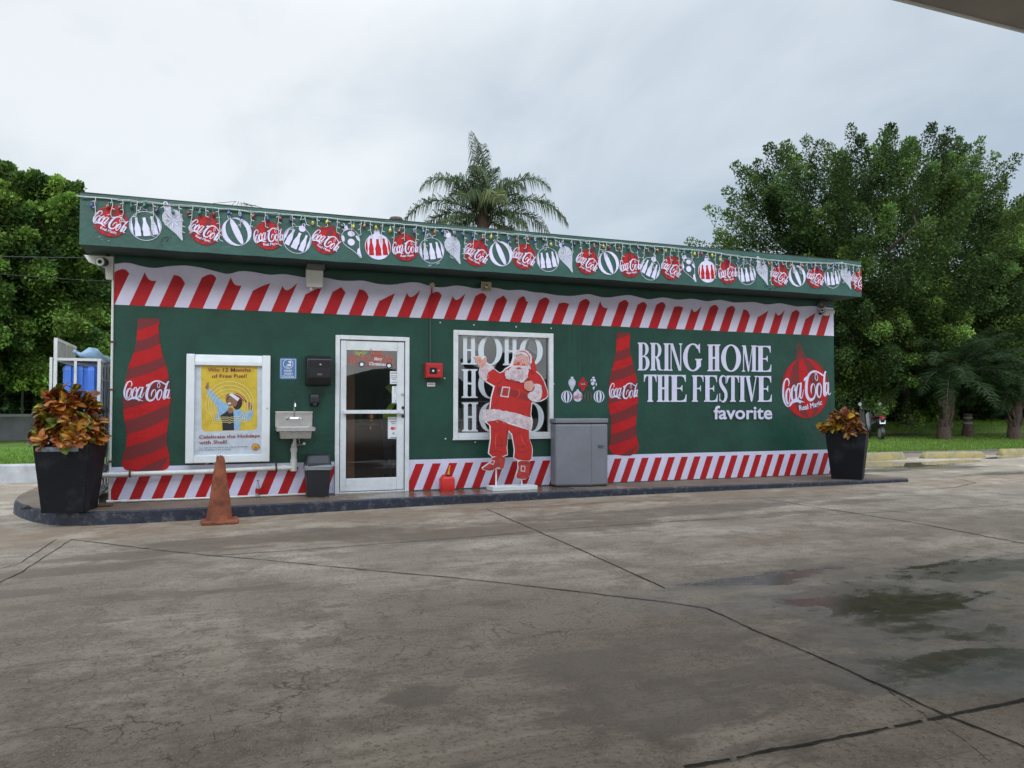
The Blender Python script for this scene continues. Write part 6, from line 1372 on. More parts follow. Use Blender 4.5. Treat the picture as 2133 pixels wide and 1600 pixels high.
mb = MB(); xm = W(155, 900, yc).x; bar(mb, (xm, yc, .118), (xm, yc, zt-.018), .014); bar(mb, (x0+.018, yc-.001, 1.05), (x1-.018, yc-.001, 1.05), .010); mb.build('front_bars', cg, smooth=False)
mb = MB()
for k in range(1, 5): y = yc+(yd_-yc)*k/5; bar(mb, (x1, y, .116), (x1, y, zt-.016), .010)
for z in (.42, .80, 1.15, 1.50): bar(mb, (x1-.002, yc+.018, z), (x1-.002, yd_-.018, z), .009)
mb.build('side_bars', cg, smooth=False)
mb = MB()
for k in range(1, 4): z = .05+k*(zt-.1)/4; bar(mb, (x0, yc+.018, z), (x0, yd_-.018, z), .010)
bar(mb, (x0-.045, yc, .0), (x0-.045, yc, zt+.02), .014); bar(mb, (x0-.031, yc, .9), (x0-.018, yc, .9), .008); mb.build('gate', cg, smooth=False)
mb = MB(); mb.box((x0-.006, yc+.02, zt+.02), (x0+.006, yd_, zpan-.02), 'panelgrey'); bar(mb, (x0, yc+.018, zpan-.018), (x0, yd_, zpan-.018), .018); bar(mb, (x0-.001, yc+.62, zt+.018), (x0-.001, yc+.62, zpan-.036), .014); mb.build('side_panel', cg, smooth=False)
mb = MB(); mb.box((x0+.02, yc+.03, zt-.012), (x1-.02, yd_-.02, zt-.002), mat('pale_cage_roof', (.42, .41, .38), .7, var=.2, vscale=4, dirt=.6, dirtcol=(.18, .14, .1))); mb.build('top_panel', cg, smooth=False)
mb = MB(); mb.box((x0+.02, yc+.02, .118), (x1-.02, yd_-.02, .13), 'panelgrey'); mb.build('bottom_shelf', cg, smooth=False)
# blue crates stacked in the cage
def crate(x0, x1, y0, y1, z0, z1, lab):
    t = thing('bottle_crate', lab, 'crate', ((x0+x1)/2, (y0+y1)/2, z0), 'blue crates in the bottle cage'); mb = MB()
    mb.rings([rr_((x0+x1)/2, (y0+y1)/2, (x1-x0)/2, (y1-y0)/2, .05, z) for z in (z0, z1-.06)], 'blue'); mb.rings([rr_((x0+x1)/2, (y0+y1)/2, (x1-x0)/2*k, (y1-y0)/2*k, .05, z) for k, z in ((1.02, z1-.06), (1.02, z1-.02), (.95, z1))], 'blue'); mb.build('shell', t)
    mb = MB(); nn_ = 3
    for k in range(nn_):
        cx_ = x0+(x1-x0)*(k+.5)/nn_; w2 = (x1-x0)/nn_*.30
        mb.rings([[(cx_-w2*s_, y0-.002, z), (cx_+w2*s_, y0-.002, z), (cx_+w2*s_, y0-dy, z), (cx_-w2*s_, y0-dy, z)] for z, s_, dy in ((z0+.02, .8, .02), (z1-.12, 1, .03), (z1-.05, 1, .03), (z1+.015, .85, .012))], 'blue')
    mb.build('ribs', t, smooth=False, bevel=.006)
    return t
zc0 = .14
crate(x0+.06, x1-.03, yc+.07, yc+.62, zc0+.72, zt-.075, 'ribbed blue crate at the top front of the cage')
crate(x0+.06, x1-.03, yc+.07, yc+.62, zc0+.36, zc0+.70, 'ribbed blue crate halfway down the cage, behind the croton')
crate(x0+.12, x1-.03, yc+.70, yc+1.25, zc0+.72, zt-.22, 'ribbed blue crate at the top rear of the cage')
crate(x0+.12, x1-.03, yc+.70, yc+1.25, zc0+.36, zc0+.70, 'ribbed blue crate low at the rear of the cage')
def jug(c, axis, r, L_, lab, grp=None, m='jug'):
    t = thing('water_bottle', lab, 'water bottle', c, grp); mb = MB(); pr = [(0, 0), (r*.9, .0), (r, .02), (r, L_*.18), (r*.95, L_*.20), (r*.95, L_*.24), (r, L_*.26), (r, L_*.48), (r*.95, L_*.50), (r*.95, L_*.54), (r, L_*.56), (r, L_*.70), (r*.75, L_*.84), (r*.28, L_*.92), (r*.22, L_)]
    mb.lathe(pr, c, m, 22, axis); mb.build('body', t); mb = MB(); mb.lathe([(r*.25, L_), (r*.25, L_+.03), (0, L_+.032)], c, 'blue', 14, axis); mb.build('cap', t); return t
jr = .13; jz = zc0+jr+.02
jug((x1-.03-jr, yc+.10, jz), 'y', jr, .44, 'pale bottle lying at the bottom front of the cage', 'water bottles in the cage'); jug((x0+.14+jr, yc+.10, jz), 'y', jr, .44, 'pale bottle lying at the bottom of the cage, hidden by the planter', 'water bottles in the cage'); jug((x1-.03-jr, yc+.72, jz), 'y', jr, .44, 'pale bottle lying at the bottom rear of the cage', 'water bottles in the cage')
# light blue bottle lying across the cage top
c0 = W(165, 738, yc+.35); t = thing('water_bottle', 'light blue crumpled bottle lying on top of the cage', 'water bottle', (c0.x+.15, yc+.35, zt)); q0, q1, q2, q3 = W(158, 738, yc+.3), W(178, 738, yc+.3), W(196, 736, yc+.35), W(222, 748, yc+.5)
mb = MB(); mb.tube([q0+Vector((0, 0, .02)), (q0+q1)/2+Vector((0, 0, -.01)), q1+Vector((0, 0, .0)), (q1+q2)/2+Vector((0, 0, .005)), q2+Vector((0, 0, -.01)), (q2+q3)/2+Vector((0, 0, -.03)), q3+Vector((0, 0, -.02)), q3+Vector((.06, .05, -.03))], [.022, .030, .050, .075, .078, .055, .050, .035], 'bag', 18); mb.build('body', t)
mb = MB(); mb.tube([q0+Vector((-.03, 0, .035)), q0+Vector((.002, 0, .02))], .03, 'bag', 12); mb.build('neck', t)
# drain grate by the planter
p = K(200, 1055); mb = MB(); mb.box((p.x-.15, p.y-.10, .003), (p.x+.17, p.y+.10, .022), 'rust'); tag(mb.build('floor_tile', smooth=False, bevel=.004), 'small rusty square plate lying between the left planter and the wall', 'plate')

# ================================================================== INSIDE THE SHOP
mb = MB(); mb.box((d0-.05, .6, .015), (d0+.36, .66, 2.5), 'brown'); mb.rings([[(d0-.04, y, .6+.0), (d0+.26, y, .6), (d0+.26, y, .8), (d0+.18, y, 1.02), (d0-.04, y, 1.12)] for y in (.596, .599)], mat('darker_brown_panel', (.13, .045, .02), .5)); tag(mb.build('wood_panel', smooth=False), 'tall brown wooden panel seen through the left side of the door glass', 'panel')
ct = thing('shop_counter', 'low dark counter inside the shop seen through the door', 'counter', ((d0+d1)/2+.3, 2.4, .012)); mb = MB(); mb.box((d0+.42, 2.1, .012), (d1+1.2, 2.6, .86), mat('counter_front', (.09, .035, .03), .5)); mb.build('body', ct, smooth=False); mb = MB(); mb.box((d0+.40, 2.05, .861), (d1+1.25, 2.65, .91), 'offwhite'); mb.build('counter_top', ct, smooth=False)
rs = random.Random(4)
for k in range(9):
    x = d0+.5+k*.11; h = rs.uniform(.12, .26); r_ = .038; mb = MB(); c_m = mat('pack_%d' % (k % 4), [(.45, .03, .02), (.10, .28, .05), (.5, .35, .05), (.30, .30, .32)][k % 4], .4)
    t = thing('shop_bottle', 'small drink bottle standing in the row on the counter inside', 'bottle', (x, 2.15, .911), 'bottles on the counter'); mb.lathe([(0, 0), (r_, 0), (r_, h*.6), (r_*.4, h*.8), (r_*.4, h)], (x, 2.15, .911), c_m, 12); mb.build('body', t); mb = MB(); mb.lathe([(r_*.42, h), (r_*.42, h+.02), (0, h+.021)], (x, 2.15, .911), 'black_p', 10); mb.build('cap', t)
# gold tinsel hanging behind the glass
cgt = W(*ze(595, 180), .09); mb = MB()
for k in range(90):
    a = rs.uniform(0, 6.28); z = cgt.z+.0-rs.uniform(0, .30)*rs.uniform(.2, 1); s_ = .045*(1-(cgt.z-z)/.34); x = cgt.x+rs.gauss(0, s_*.6); mb.add([(x, .09, z), (x+.012*math.cos(a), .09+.01*math.sin(a), z+.012), (x+.006, .095, z+.02)], [(0, 1, 2)], mat('gold_foil', (.65, .34, .12), .25, metal=.9))
tag(mb.build('tinsel_garland', smooth=False), 'gold tinsel tassel hanging inside behind the door push bar', 'tinsel')
# wire shelf with packets behind the window
wr = thing('wire_rack', 'white wire shelf of packets inside the lower left of the window', 'rack', (wx0+.55, .35, .7)); mb = MB(); za_, zb2 = wz0+.02, wz0+.52
for z in (wz0-.1, wz0+.22, wz0+.50): 
    for k in range(4): mb.tube([(wx0-.02, .25+.07*k, z), (wx0+.85, .25+.07*k, z)], .004, 'wire_w', 5)
for k in range(15): mb.tube([(wx0+.0+k*.06, .24, wz0-.1), (wx0+k*.06, .24, wz0+.50)], .003, 'wire_w', 5)
for x in (wx0-.02, wx0+.85): mb.tube([(x, .24, .02), (x, .24, wz0+.55)], .008, 'wire_w', 6); mb.tube([(x, .47, .02), (x, .47, wz0+.55)], .008, 'wire_w', 6)
mb.build('wire_frame', wr)
for lv in (wz0-.095, wz0+.226):
    for k in range(9):
        x = wx0+.02+k*.088; h = rs.uniform(.16, .25); c_m = mat('packet_%d' % rs.randrange(5), [(.45, .46, .45), (.36, .37, .38), (.45, .40, .18), (.20, .22, .24), (.40, .12, .10)][rs.randrange(5)], .5)
        mb = MB(); mb.rings([[(x, .27, lv+z_), (x+w2, .27, lv+z_), (x+w2, .27+d_, lv+z_), (x, .27+d_, lv+z_)] for z_, w2, d_ in ((.001, .07, .06), (h*.5, .075, .07), (h*.96, .07, .03), (h, .072, .006))], c_m); o = mb.build('packet', smooth=False); tag(o, 'pale packet standing in a row on the wire rack behind the window', 'packet', 'packets on the wire rack')
# papers taped up inside the window
for k, (q, rot) in enumerate((([(262,110),(470,235),(440,300),(240,238)], 0), ([(738,140),(905,238),(840,335),(730,285)], 0), ([(1148,130),(1330,250),(1245,345),(1105,250)], 0))):
    P = [W(*zw(*p), .16+.03*k) for p in q]; mb = MB(); mb.add(P+[p+Vector((0, .002, 0)) for p in P], [(0, 1, 2, 3), (7, 6, 5, 4), (0, 4, 5, 1), (2, 6, 7, 3)], 'paper'); tag(mb.build('paper_sheet', smooth=False), ['tilted white paper behind the first letters of the window', 'tilted white paper in the middle of the window behind the letters', 'tilted white paper behind the last top letter of the window'][k], 'paper')
# tinsel truck on the door glass
tr = thing('tinsel_truck', 'red tinsel pickup truck decoration carrying a green tinsel tree on the door glass', 'decoration', (W(*zd(730, 730), .0).x, 0, W(*zd(730, 740), .0).z)); rs = random.Random(31)
def inside(P, x, y):
    c = False; j = len(P)-1
    for i in range(len(P)):
        if (P[i][1] > y) != (P[j][1] > y) and x < (P[j][0]-P[i][0])*(y-P[i][1])/(P[j][1]-P[i][1])+P[i][0]: c = not c
        j = i
    return c
def curls(d, P, n, m, holes=(), l=26):
    xs_, ys_ = [p[0] for p in P], [p[1] for p in P]; k = 0
    while k < n:
        x, y = rs.uniform(min(xs_), max(xs_)), rs.uniform(min(ys_), max(ys_))
        if not inside(P, x, y) or any(math.hypot(x-hx, y-hy) < hr for hx, hy, hr in holes): continue
        a = rs.uniform(0, 6.28); b_ = rs.uniform(-1.4, 1.4); d.stroke([(x, y, 2.5), (x+l*.5*math.cos(a), y+l*.5*math.sin(a), 4.0), (x+l*.5*math.cos(a)+l*.5*math.cos(a+b_), y+l*.5*math.sin(a)+l*.5*math.sin(a+b_), 2.5)], m, 3); k += 1
        if d.k > 8: d.k = 0
hull = [(255,660),(265,500),(290,485),(360,505),(710,510),(725,360),(735,345),(925,355),(945,500),(1150,510),(1195,580),(1225,735),(1185,735),(1150,650),(1100,640),(1050,660),(1040,745),(980,735),(690,715),(640,710),(600,620),(530,600),(460,640),(440,715),(400,700),(360,660),(260,690)]
d = Decal(wallfn(zd, .006), .006); curls(d, hull, 380, 'tins_r', ((535, 690, 70), (1105, 718, 65)), 34)
for P in ([(725,360),(925,362),(940,495),(730,490)],): 
    for a, c in zip(P, P[1:]+P[:1]):
        for q in range(14): t_ = q/14; x, y = a[0]+(c[0]-a[0])*t_, a[1]+(c[1]-a[1])*t_; an = rs.uniform(0, 6.28); d.stroke([(x, y, 2), (x+14*math.cos(an), y+14*math.sin(an), 3), (x+22*math.cos(an+.8), y+22*math.sin(an+.8), 2)], 'tins_r', 3)
d.v = [(v[0], min(v[1], .0085), v[2]) for v in d.v]; d.build('truck_body', tr, smooth=False)
d = Decal(wallfn(zd, .006), .006); curls(d, [(335,345),(400,310),(470,310),(560,340),(610,370),(690,390),(650,450),(580,500),(480,495),(400,500),(360,410)], 210, 'tins_g', (), 26); d.build('tree', tr, smooth=False)
for cx_, cy_ in ((535, 690), (1105, 718)):
    d = Decal(wallfn(zd, .004), .004); d.ell(cx_, cy_, 62, 58, 'ink', 24); d.ell(cx_, cy_, 38, 36, 'fur' if 0 else 'paper', 24); d.build('wheel', tr, smooth=False)
d = Decal(wallfn(zd, .0), .0); sk_ = d.text('Merry', 790, 965, 545, 610, 'paper', bold=.025, shear=.3)
d.text('Christmas', 690, 1040, 640, 705, 'paper', dtop=18, bold=.025, shear=.3); d.build('lettering', tr, smooth=False)
# person inside, by the right side of the door
def skin(name, verts, edges, rad, m, parent=None, sub=2, root=0):
    me = bpy.data.meshes.new(name); me.from_pydata([tuple(v) for v in verts], edges, []); me.materials.append(M[m] if isinstance(m, str) else m)
    o = bpy.data.objects.new(name, me); COL.objects.link(o); ORG[o.name] = Vector((0, 0, 0)); o.modifiers.new('skin', 'SKIN'); s_ = o.modifiers.new('sub', 'SUBSURF'); s_.levels = sub; s_.render_levels = sub
    for i, r_ in enumerate(rad): me.skin_vertices[0].data[i].radius = r_ if isinstance(r_, tuple) else (r_, r_); me.skin_vertices[0].data[i].use_root = (i == root)
    for p in me.polygons: p.use_smooth = True
    if parent is not None: o.parent = parent
    return o
px_ = W(824, 850, .75).x; pe = thing('person', 'person in navy work clothes with lime safety bands standing inside behind the door', 'person', (px_, .75, .012))
V = [(0,0,.93),(0,.0,1.12),(0,.01,1.32),(0,.01,1.44),(0,.0,1.52),(0,-.01,1.62),(0,-.02,1.72),(-.19,.01,1.40),(-.24,.02,1.14),(-.22,-.10,.92),(-.21,-.15,.84),(.19,.01,1.40),(.25,.02,1.14),(.24,-.08,.92),(.24,-.12,.84),(-.10,0,.86),(-.11,-.01,.48),(-.11,.02,.08),(-.12,-.14,.03),(.10,0,.86),(.11,-.01,.48),(.11,.02,.08),(.12,-.14,.03)]
E_ = [(0,1),(1,2),(2,3),(3,4),(4,5),(5,6),(3,7),(7,8),(8,9),(9,10),(3,11),(11,12),(12,13),(13,14),(0,15),(15,16),(16,17),(17,18),(0,19),(19,20),(20,21),(21,22)]
RD = [(.17,.12),(.165,.115),(.17,.11),(.12,.09),.055,.085,.07,.065,.055,.042,.035,.065,.055,.042,.035,.10,.075,.055,.04,.10,.075,.055,.04]
body = skin('body', V, E_, RD, 'navy', pe)
mb = MB(); o_ = Vector((px_, .75, .012)); mb.lathe([(0, 1.52), (.075, 1.55), (.092, 1.63), (.088, 1.70), (.06, 1.765), (0, 1.785)], (px_, .735, .012), 'skin', 18); mb.build('head', pe); mb = MB(); mb.lathe([(.097, 1.66), (.100, 1.71), (.07, 1.79), (0, 1.80)], (px_, .75, .012), 'hair', 18); mb.build('hair', pe)
def band(pts, w_):
    mb = MB()
    for a, c in zip(pts[:-1], pts[1:]):
        a, c = Vector(a), Vector(c); n_ = Vector((-(c-a).z, 0, (c-a).x)).normalized()*w_/2; mb.add([o_+a+n_, o_+c+n_, o_+c-n_, o_+a-n_], [(0, 1, 2, 3)], 'lime')
    mb.build('safety_band', pe, smooth=False)
band([(-.16, -.14, 1.46), (-.05, -.165, 1.34), (.06, -.17, 1.22), (.15, -.16, 1.10)], .07); band([(.16, -.14, 1.46), (.05, -.175, 1.34), (-.06, -.18, 1.22), (-.15, -.165, 1.10)], .07); band([(-.22, -.15, 1.02), (0, -.185, 1.02), (.20, -.15, 1.03)], .075)

# ================================================================== TREES AND FAR THINGS
def leaf_quads(P, D, size, aspect, cols, gen, up=.5):
    """P (n,3) leaf bases, D (n,3) rough growth directions; each leaf a folded quad"""
    n = len(P); d = D+gen.normal(0, .75, (n, 3)); d[:, 2] -= .15; d /= np.linalg.norm(d, axis=1)[:, None]+1e-9
    nm_ = gen.normal(0, 1, (n, 3)); nm_[:, 2] = np.abs(nm_[:, 2])+up; s = np.cross(d, nm_); s /= np.linalg.norm(s, axis=1)[:, None]+1e-9; nn = np.cross(s, d)
    L_ = size*gen.uniform(.6, 1.35, n)[:, None]; w_ = L_*aspect
    v = np.empty((n, 4, 3)); v[:, 0] = P; v[:, 1] = P+d*L_*.5+s*w_-nn*L_*.06; v[:, 2] = P+d*L_-nn*L_*.12; v[:, 3] = P+d*L_*.5-s*w_-nn*L_*.06
    return v.reshape(-1, 3), np.arange(4*n).reshape(n, 4), np.repeat(cols, 4, 0)
def crown(gen, centers, dirs, lens, rads, per, size, pal, aspect=.28, tvar=.48, up=.5):
    Ps, Ds, Cs = [], [], []
    for c, d, L_, r_ in zip(centers, dirs, lens, rads):
        n = int(per*gen.uniform(.6, 1.4)); t = gen.uniform(0, 1, n)**.8; 
        e1 = np.cross(d, (.3, .5, .8)); e1 /= np.linalg.norm(e1); e2 = np.cross(d, e1); a = gen.uniform(0, 2*np.pi, n); rr = r_*np.sqrt(gen.uniform(0, 1, n))*(1.05-.75*t)
        off = e1*(np.cos(a)*rr)[:, None]+e2*(np.sin(a)*rr)[:, None]; P = c+d*(t*L_)[:, None]+off; P[:, 2] -= .10*t*t*L_
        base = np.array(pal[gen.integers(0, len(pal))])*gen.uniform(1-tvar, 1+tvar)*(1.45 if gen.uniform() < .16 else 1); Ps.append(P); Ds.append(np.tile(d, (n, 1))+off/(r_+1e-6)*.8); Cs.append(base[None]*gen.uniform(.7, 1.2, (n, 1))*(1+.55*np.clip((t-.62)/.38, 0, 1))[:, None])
    return leaf_quads(np.concatenate(Ps), np.concatenate(Ds), size, aspect, np.concatenate(Cs), gen, up)
def limb(mb, a, c, r0, r1, gen, m='bark', n=7, wob=.06):
    a, c = Vector(a), Vector(c); L_ = (c-a).length; P = []
    for i in range(n+1):
        t = i/n; p = a.lerp(c, t); k = math.sin(math.pi*t)*L_*wob; P.append(p+Vector((gen.normal()*k, gen.normal()*k, gen.normal()*k*.5+k)))
    mb.tube(P, [r0+(r1-r0)*i/n for i in range(n+1)], m, 8)
def broadleaf(name, lab, base, ctr, rx, ry, rz, nshell, ninner, per, size, pal, seed, trunk_r=.3, fork=.35, low=-.65, spray=1.1, srad=.38, upb=.45, group=None, trunks=1, aspect=.28):
    gen = np.random.default_rng(seed); t = thing(name, lab, 'tree', base, group); C_, D_, L_, R_ = [], [], [], []
    ctr = np.array(ctr); k = 0
    ph = gen.uniform(0, 6.28, 6)
    while k < nshell:
        d = gen.normal(0, 1, 3); d /= np.linalg.norm(d)
        if d[2] < low: continue
        lob = 1+.10*math.sin(3*math.atan2(d[1], d[0])+ph[0])+.09*math.sin(5*d[2]+ph[1]+2*d[0]*2)+.08*math.sin(7*d[0]+ph[2]); rho = gen.uniform(.72, 1.0)*lob
        p = ctr+d*np.array((rx, ry, rz))*rho; g_ = d*np.array((1, 1, .8))+np.array((0, 0, upb)); g_ /= np.linalg.norm(g_); C_.append(p-g_*spray*.5); D_.append(g_); L_.append(spray*gen.uniform(.7, 1.4)); R_.append(srad*gen.uniform(.8, 1.3)); k += 1
    for k in range(ninner):
        d = gen.normal(0, 1, 3); d /= np.linalg.norm(d); rho = gen.uniform(.2, .75); 
        if d[2]*rho < low*.8: d[2] = abs(d[2])
        C_.append(ctr+d*np.array((rx, ry, rz))*rho); D_.append(d); L_.append(spray*1.1); R_.append(srad*1.7)
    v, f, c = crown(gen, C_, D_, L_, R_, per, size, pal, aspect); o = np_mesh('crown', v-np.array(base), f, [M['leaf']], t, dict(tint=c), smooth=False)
    mb = MB(); b_ = Vector(base); fk = b_.lerp(Vector(ctr), fork)
    for q in range(trunks):
        off = Vector((gen.normal()*.35, gen.normal()*.3, 0))*(trunks > 1); limb(mb, b_+off+Vector((0, 0, -.3)), fk+off*1.6, trunk_r/(trunks**.5), trunk_r*.72/(trunks**.5), gen, wob=.03)
    mb.lathe([(trunk_r*1.7, -.3), (trunk_r*1.35, .05), (trunk_r*1.05, .4)], tuple(b_), 'bark', 12, cap=False)
    idx = gen.permutation(nshell)[:26]
    for i in idx:
        e = Vector(C_[i]); m_ = fk.lerp(e, .5)+Vector((0, 0, .15)); limb(mb, fk, m_, trunk_r*.42, trunk_r*.2, gen, n=5); limb(mb, m_, e, trunk_r*.2, .018, gen, n=5)
    mb.build('trunk', t, angle=60); return t
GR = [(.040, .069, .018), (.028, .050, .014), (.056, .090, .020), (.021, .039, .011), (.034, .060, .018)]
GL = [(.060, .108, .020), (.078, .134, .024), (.045, .085, .017), (.096, .154, .028), (.030, .060, .014)]
DK = [(.022, .048, .014), (.030, .062, .016), (.018, .040, .012), (.040, .075, .018)]
# big spreading tree on the right
D_R = 25.0; b0 = PD(1806, 880, 31); c0 = PD(1838, 598, 30.5)
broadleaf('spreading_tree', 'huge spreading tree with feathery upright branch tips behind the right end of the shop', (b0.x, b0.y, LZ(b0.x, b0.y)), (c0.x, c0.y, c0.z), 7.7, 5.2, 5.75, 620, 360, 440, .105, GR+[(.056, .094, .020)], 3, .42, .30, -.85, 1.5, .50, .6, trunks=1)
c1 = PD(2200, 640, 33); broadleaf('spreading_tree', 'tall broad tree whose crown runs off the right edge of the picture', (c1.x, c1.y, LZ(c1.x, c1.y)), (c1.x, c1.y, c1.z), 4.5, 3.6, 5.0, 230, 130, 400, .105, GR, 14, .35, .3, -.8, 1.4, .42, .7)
# dense bright tree on the left
b0 = PD(-140, 905, 24); c0 = PD(-60, 610, 22.5)
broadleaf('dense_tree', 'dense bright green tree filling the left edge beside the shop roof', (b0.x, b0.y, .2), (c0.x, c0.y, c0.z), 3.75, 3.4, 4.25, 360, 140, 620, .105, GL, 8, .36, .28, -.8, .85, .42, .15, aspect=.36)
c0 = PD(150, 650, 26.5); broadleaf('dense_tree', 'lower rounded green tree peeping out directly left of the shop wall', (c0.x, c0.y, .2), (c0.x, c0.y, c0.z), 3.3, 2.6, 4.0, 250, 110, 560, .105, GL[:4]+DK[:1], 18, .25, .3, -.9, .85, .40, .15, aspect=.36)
# dark background trees
for k, (px, py, dd, rx, rz, lab) in enumerate(((30, 740, 33, 4.2, 3.4, 'shadowy dark tree far behind the left lawn'), (1760, 740, 38, 4.2, 4.2, 'dark far tree showing low behind the right shop corner'), (1950, 745, 42, 4.8, 4.4, 'dark far tree behind the feathery palm'), (2130, 760, 40, 4.5, 4.0, 'dark far tree low at the right edge'))):
    c0 = PD(px, py, dd); zb = .3 if px < 500 else LZ(c0.x, c0.y); broadleaf('background_tree', lab, (c0.x, c0.y, zb), (c0.x, c0.y, c0.z), rx, rx*.7, rz, 150, 70, 170, .26, DK+GR[:1], 40+k, .3, .3, -1.0, 1.3, .6, .1, 'dark trees in the background')
# clipped hedge rows closing the far ends of the lawns
def hedge(name, lab, p, q, h, dp, n, pal, seed, size=.2):
    gen = np.random.default_rng(seed); t_ = gen.uniform(0, 1, n); P = np.stack([p[0]+(q[0]-p[0])*t_, p[1]+(q[1]-p[1])*t_, np.zeros(n)], 1); nx_ = np.array((-(q[1]-p[1]), q[0]-p[0])); nx_ = nx_/np.linalg.norm(nx_)
    s_ = gen.uniform(-.5, .5, n)*dp; P[:, :2] += nx_*s_[:, None]; P[:, 2] = p[2]+(q[2]-p[2])*t_+h*gen.uniform(0, 1, n)*(1+.12*np.sin(t_*40)+.08*np.sin(t_*97)); c = np.array(pal)[gen.integers(0, len(pal), n)]*gen.uniform(.6, 1.3, (n, 1))
    v, f, c = leaf_quads(P, np.tile((0, 0, .6), (n, 1)), size, .35, c, gen); b_ = np.array(((p[0]+q[0])/2, (p[1]+q[1])/2, min(p[2], q[2]))); o = np_mesh(name, v-b_, f, [M['leaf']], None, dict(tint=c), smooth=False); o.location = tuple(b_); ORG[o.name] = Vector(b_); tag(o, lab, 'hedge'); return o
a_, c_ = PD(1700, 870, 40), PD(2300, 872, 46); hedge('hedge', 'long dark hedge closing off the far end of the right lawn', (a_.x, a_.y, LZ(a_.x, a_.y)-.1), (c_.x, c_.y, LZ(c_.x, c_.y)-.1), 3.0, 1.6, 26000, DK+[(.05, .10, .015)], 3, .24)
a_, c_ = PD(-260, 860, 30), PD(260, 860, 34); hedge('hedge', 'dark hedge behind the wire fence on the left', (a_.x, a_.y, .2), (c_.x, c_.y, .2), 3.2, 1.4, 16000, DK, 4, .24)
# low bright bushes at the back of the right lawn
for k, (px, py, dd, s_, lab) in enumerate(((1885, 862, 38, 1.0, 'low light green bush behind the thin palm trunk'), (1928, 852, 37, 1.1, 'bright yellow-green bush in the gap left of the feathery palm'), (2112, 818, 36, .9, 'pale green bush beyond the right-hand palm'))):
    c0 = PD(px, py, dd); gen = np.random.default_rng(60+k); n = 1500; P = gen.normal(0, 1, (n, 3)); P /= np.linalg.norm(P, axis=1)[:, None]; P *= gen.uniform(.5, 1, (n, 1))**.5*np.array((1.1, .9, .8))*s_; z = LZ(c0.x, c0.y)
    v, f, c = leaf_quads(P+np.array((0, 0, .7*s_)), P+np.array((0, 0, .5)), .2, .28, np.array([(.14, .24, .02), (.10, .19, .02), (.18, .26, .03)])[gen.integers(0, 3, n)], gen); o = np_mesh('bush', v, f, [M['leaf']], None, dict(tint=c), smooth=False); o.location = (c0.x, c0.y, c0.z-.7*s_); ORG[o.name] = o.location.copy(); tag(o, lab, 'bush')

# palms
def frond(V, F, C, S, a, tip_dir, L_, droop, gen, col, wl, hang=.5, nleaf=44, rib=.02, m='palmbark', dens=1):
    """arching rib from a, leaflets on both sides hanging down"""
    a = np.array(a); d = np.array(tip_dir, float); d /= np.linalg.norm(d); pts = []; p = a.copy(); n = 16; dd = d.copy()
    for i in range(n+1):
        pts.append(p.copy()); p = p+dd*L_/n; dd = dd+np.array((0, 0, -droop/n*(.22+1.75*(i/n)**1.2))); dd /= np.linalg.norm(dd)
    pts = np.array(pts); S.tube([tuple(q) for q in pts], [rib*(1-.85*i/n) for i in range(n+1)], m, 6)
    for i in range(nleaf):
        t = .12+.88*(i+gen.uniform(0, 1))/nleaf; k = min(n-1, int(t*n)); q = pts[k]+(pts[k+1]-pts[k])*(t*n-k); tg = pts[k+1]-pts[k]; tg /= np.linalg.norm(tg)
        sd = np.cross(tg, (0, 0, 1)); sd /= np.linalg.norm(sd)+1e-9
        for s_ in (-1, 1):
            for _ in range(dens):
                l = wl*(math.sin(math.pi*min(1, t*.85+.12))**.6)*gen.uniform(.75, 1.15); u = sd*s_*gen.uniform(.45, 1.0)+tg*gen.uniform(.25, .7)+np.array((0, 0, gen.uniform(-.25, .45))); u /= np.linalg.norm(u)
                m1 = q+u*l*.45; dn = u*(1-hang)+np.array((0, 0, -1.0))*hang; dn /= np.linalg.norm(dn)+1e-9; m2 = m1+dn*l*.6; wd = np.cross(u, gen.normal(0, 1, 3)); wd /= np.linalg.norm(wd)+1e-9; wd *= l*.016+.003
                b0_ = len(V); V += [q-wd*.6, q+wd*.6, m1-wd, m1+wd, m2-wd*.15, m2+wd*.15]; F += [(b0_, b0_+1, b0_+3, b0_+2), (b0_+2, b0_+3, b0_+5, b0_+4)]; cc = np.array(col)*gen.uniform(.6, 1.5); C += [cc]*6
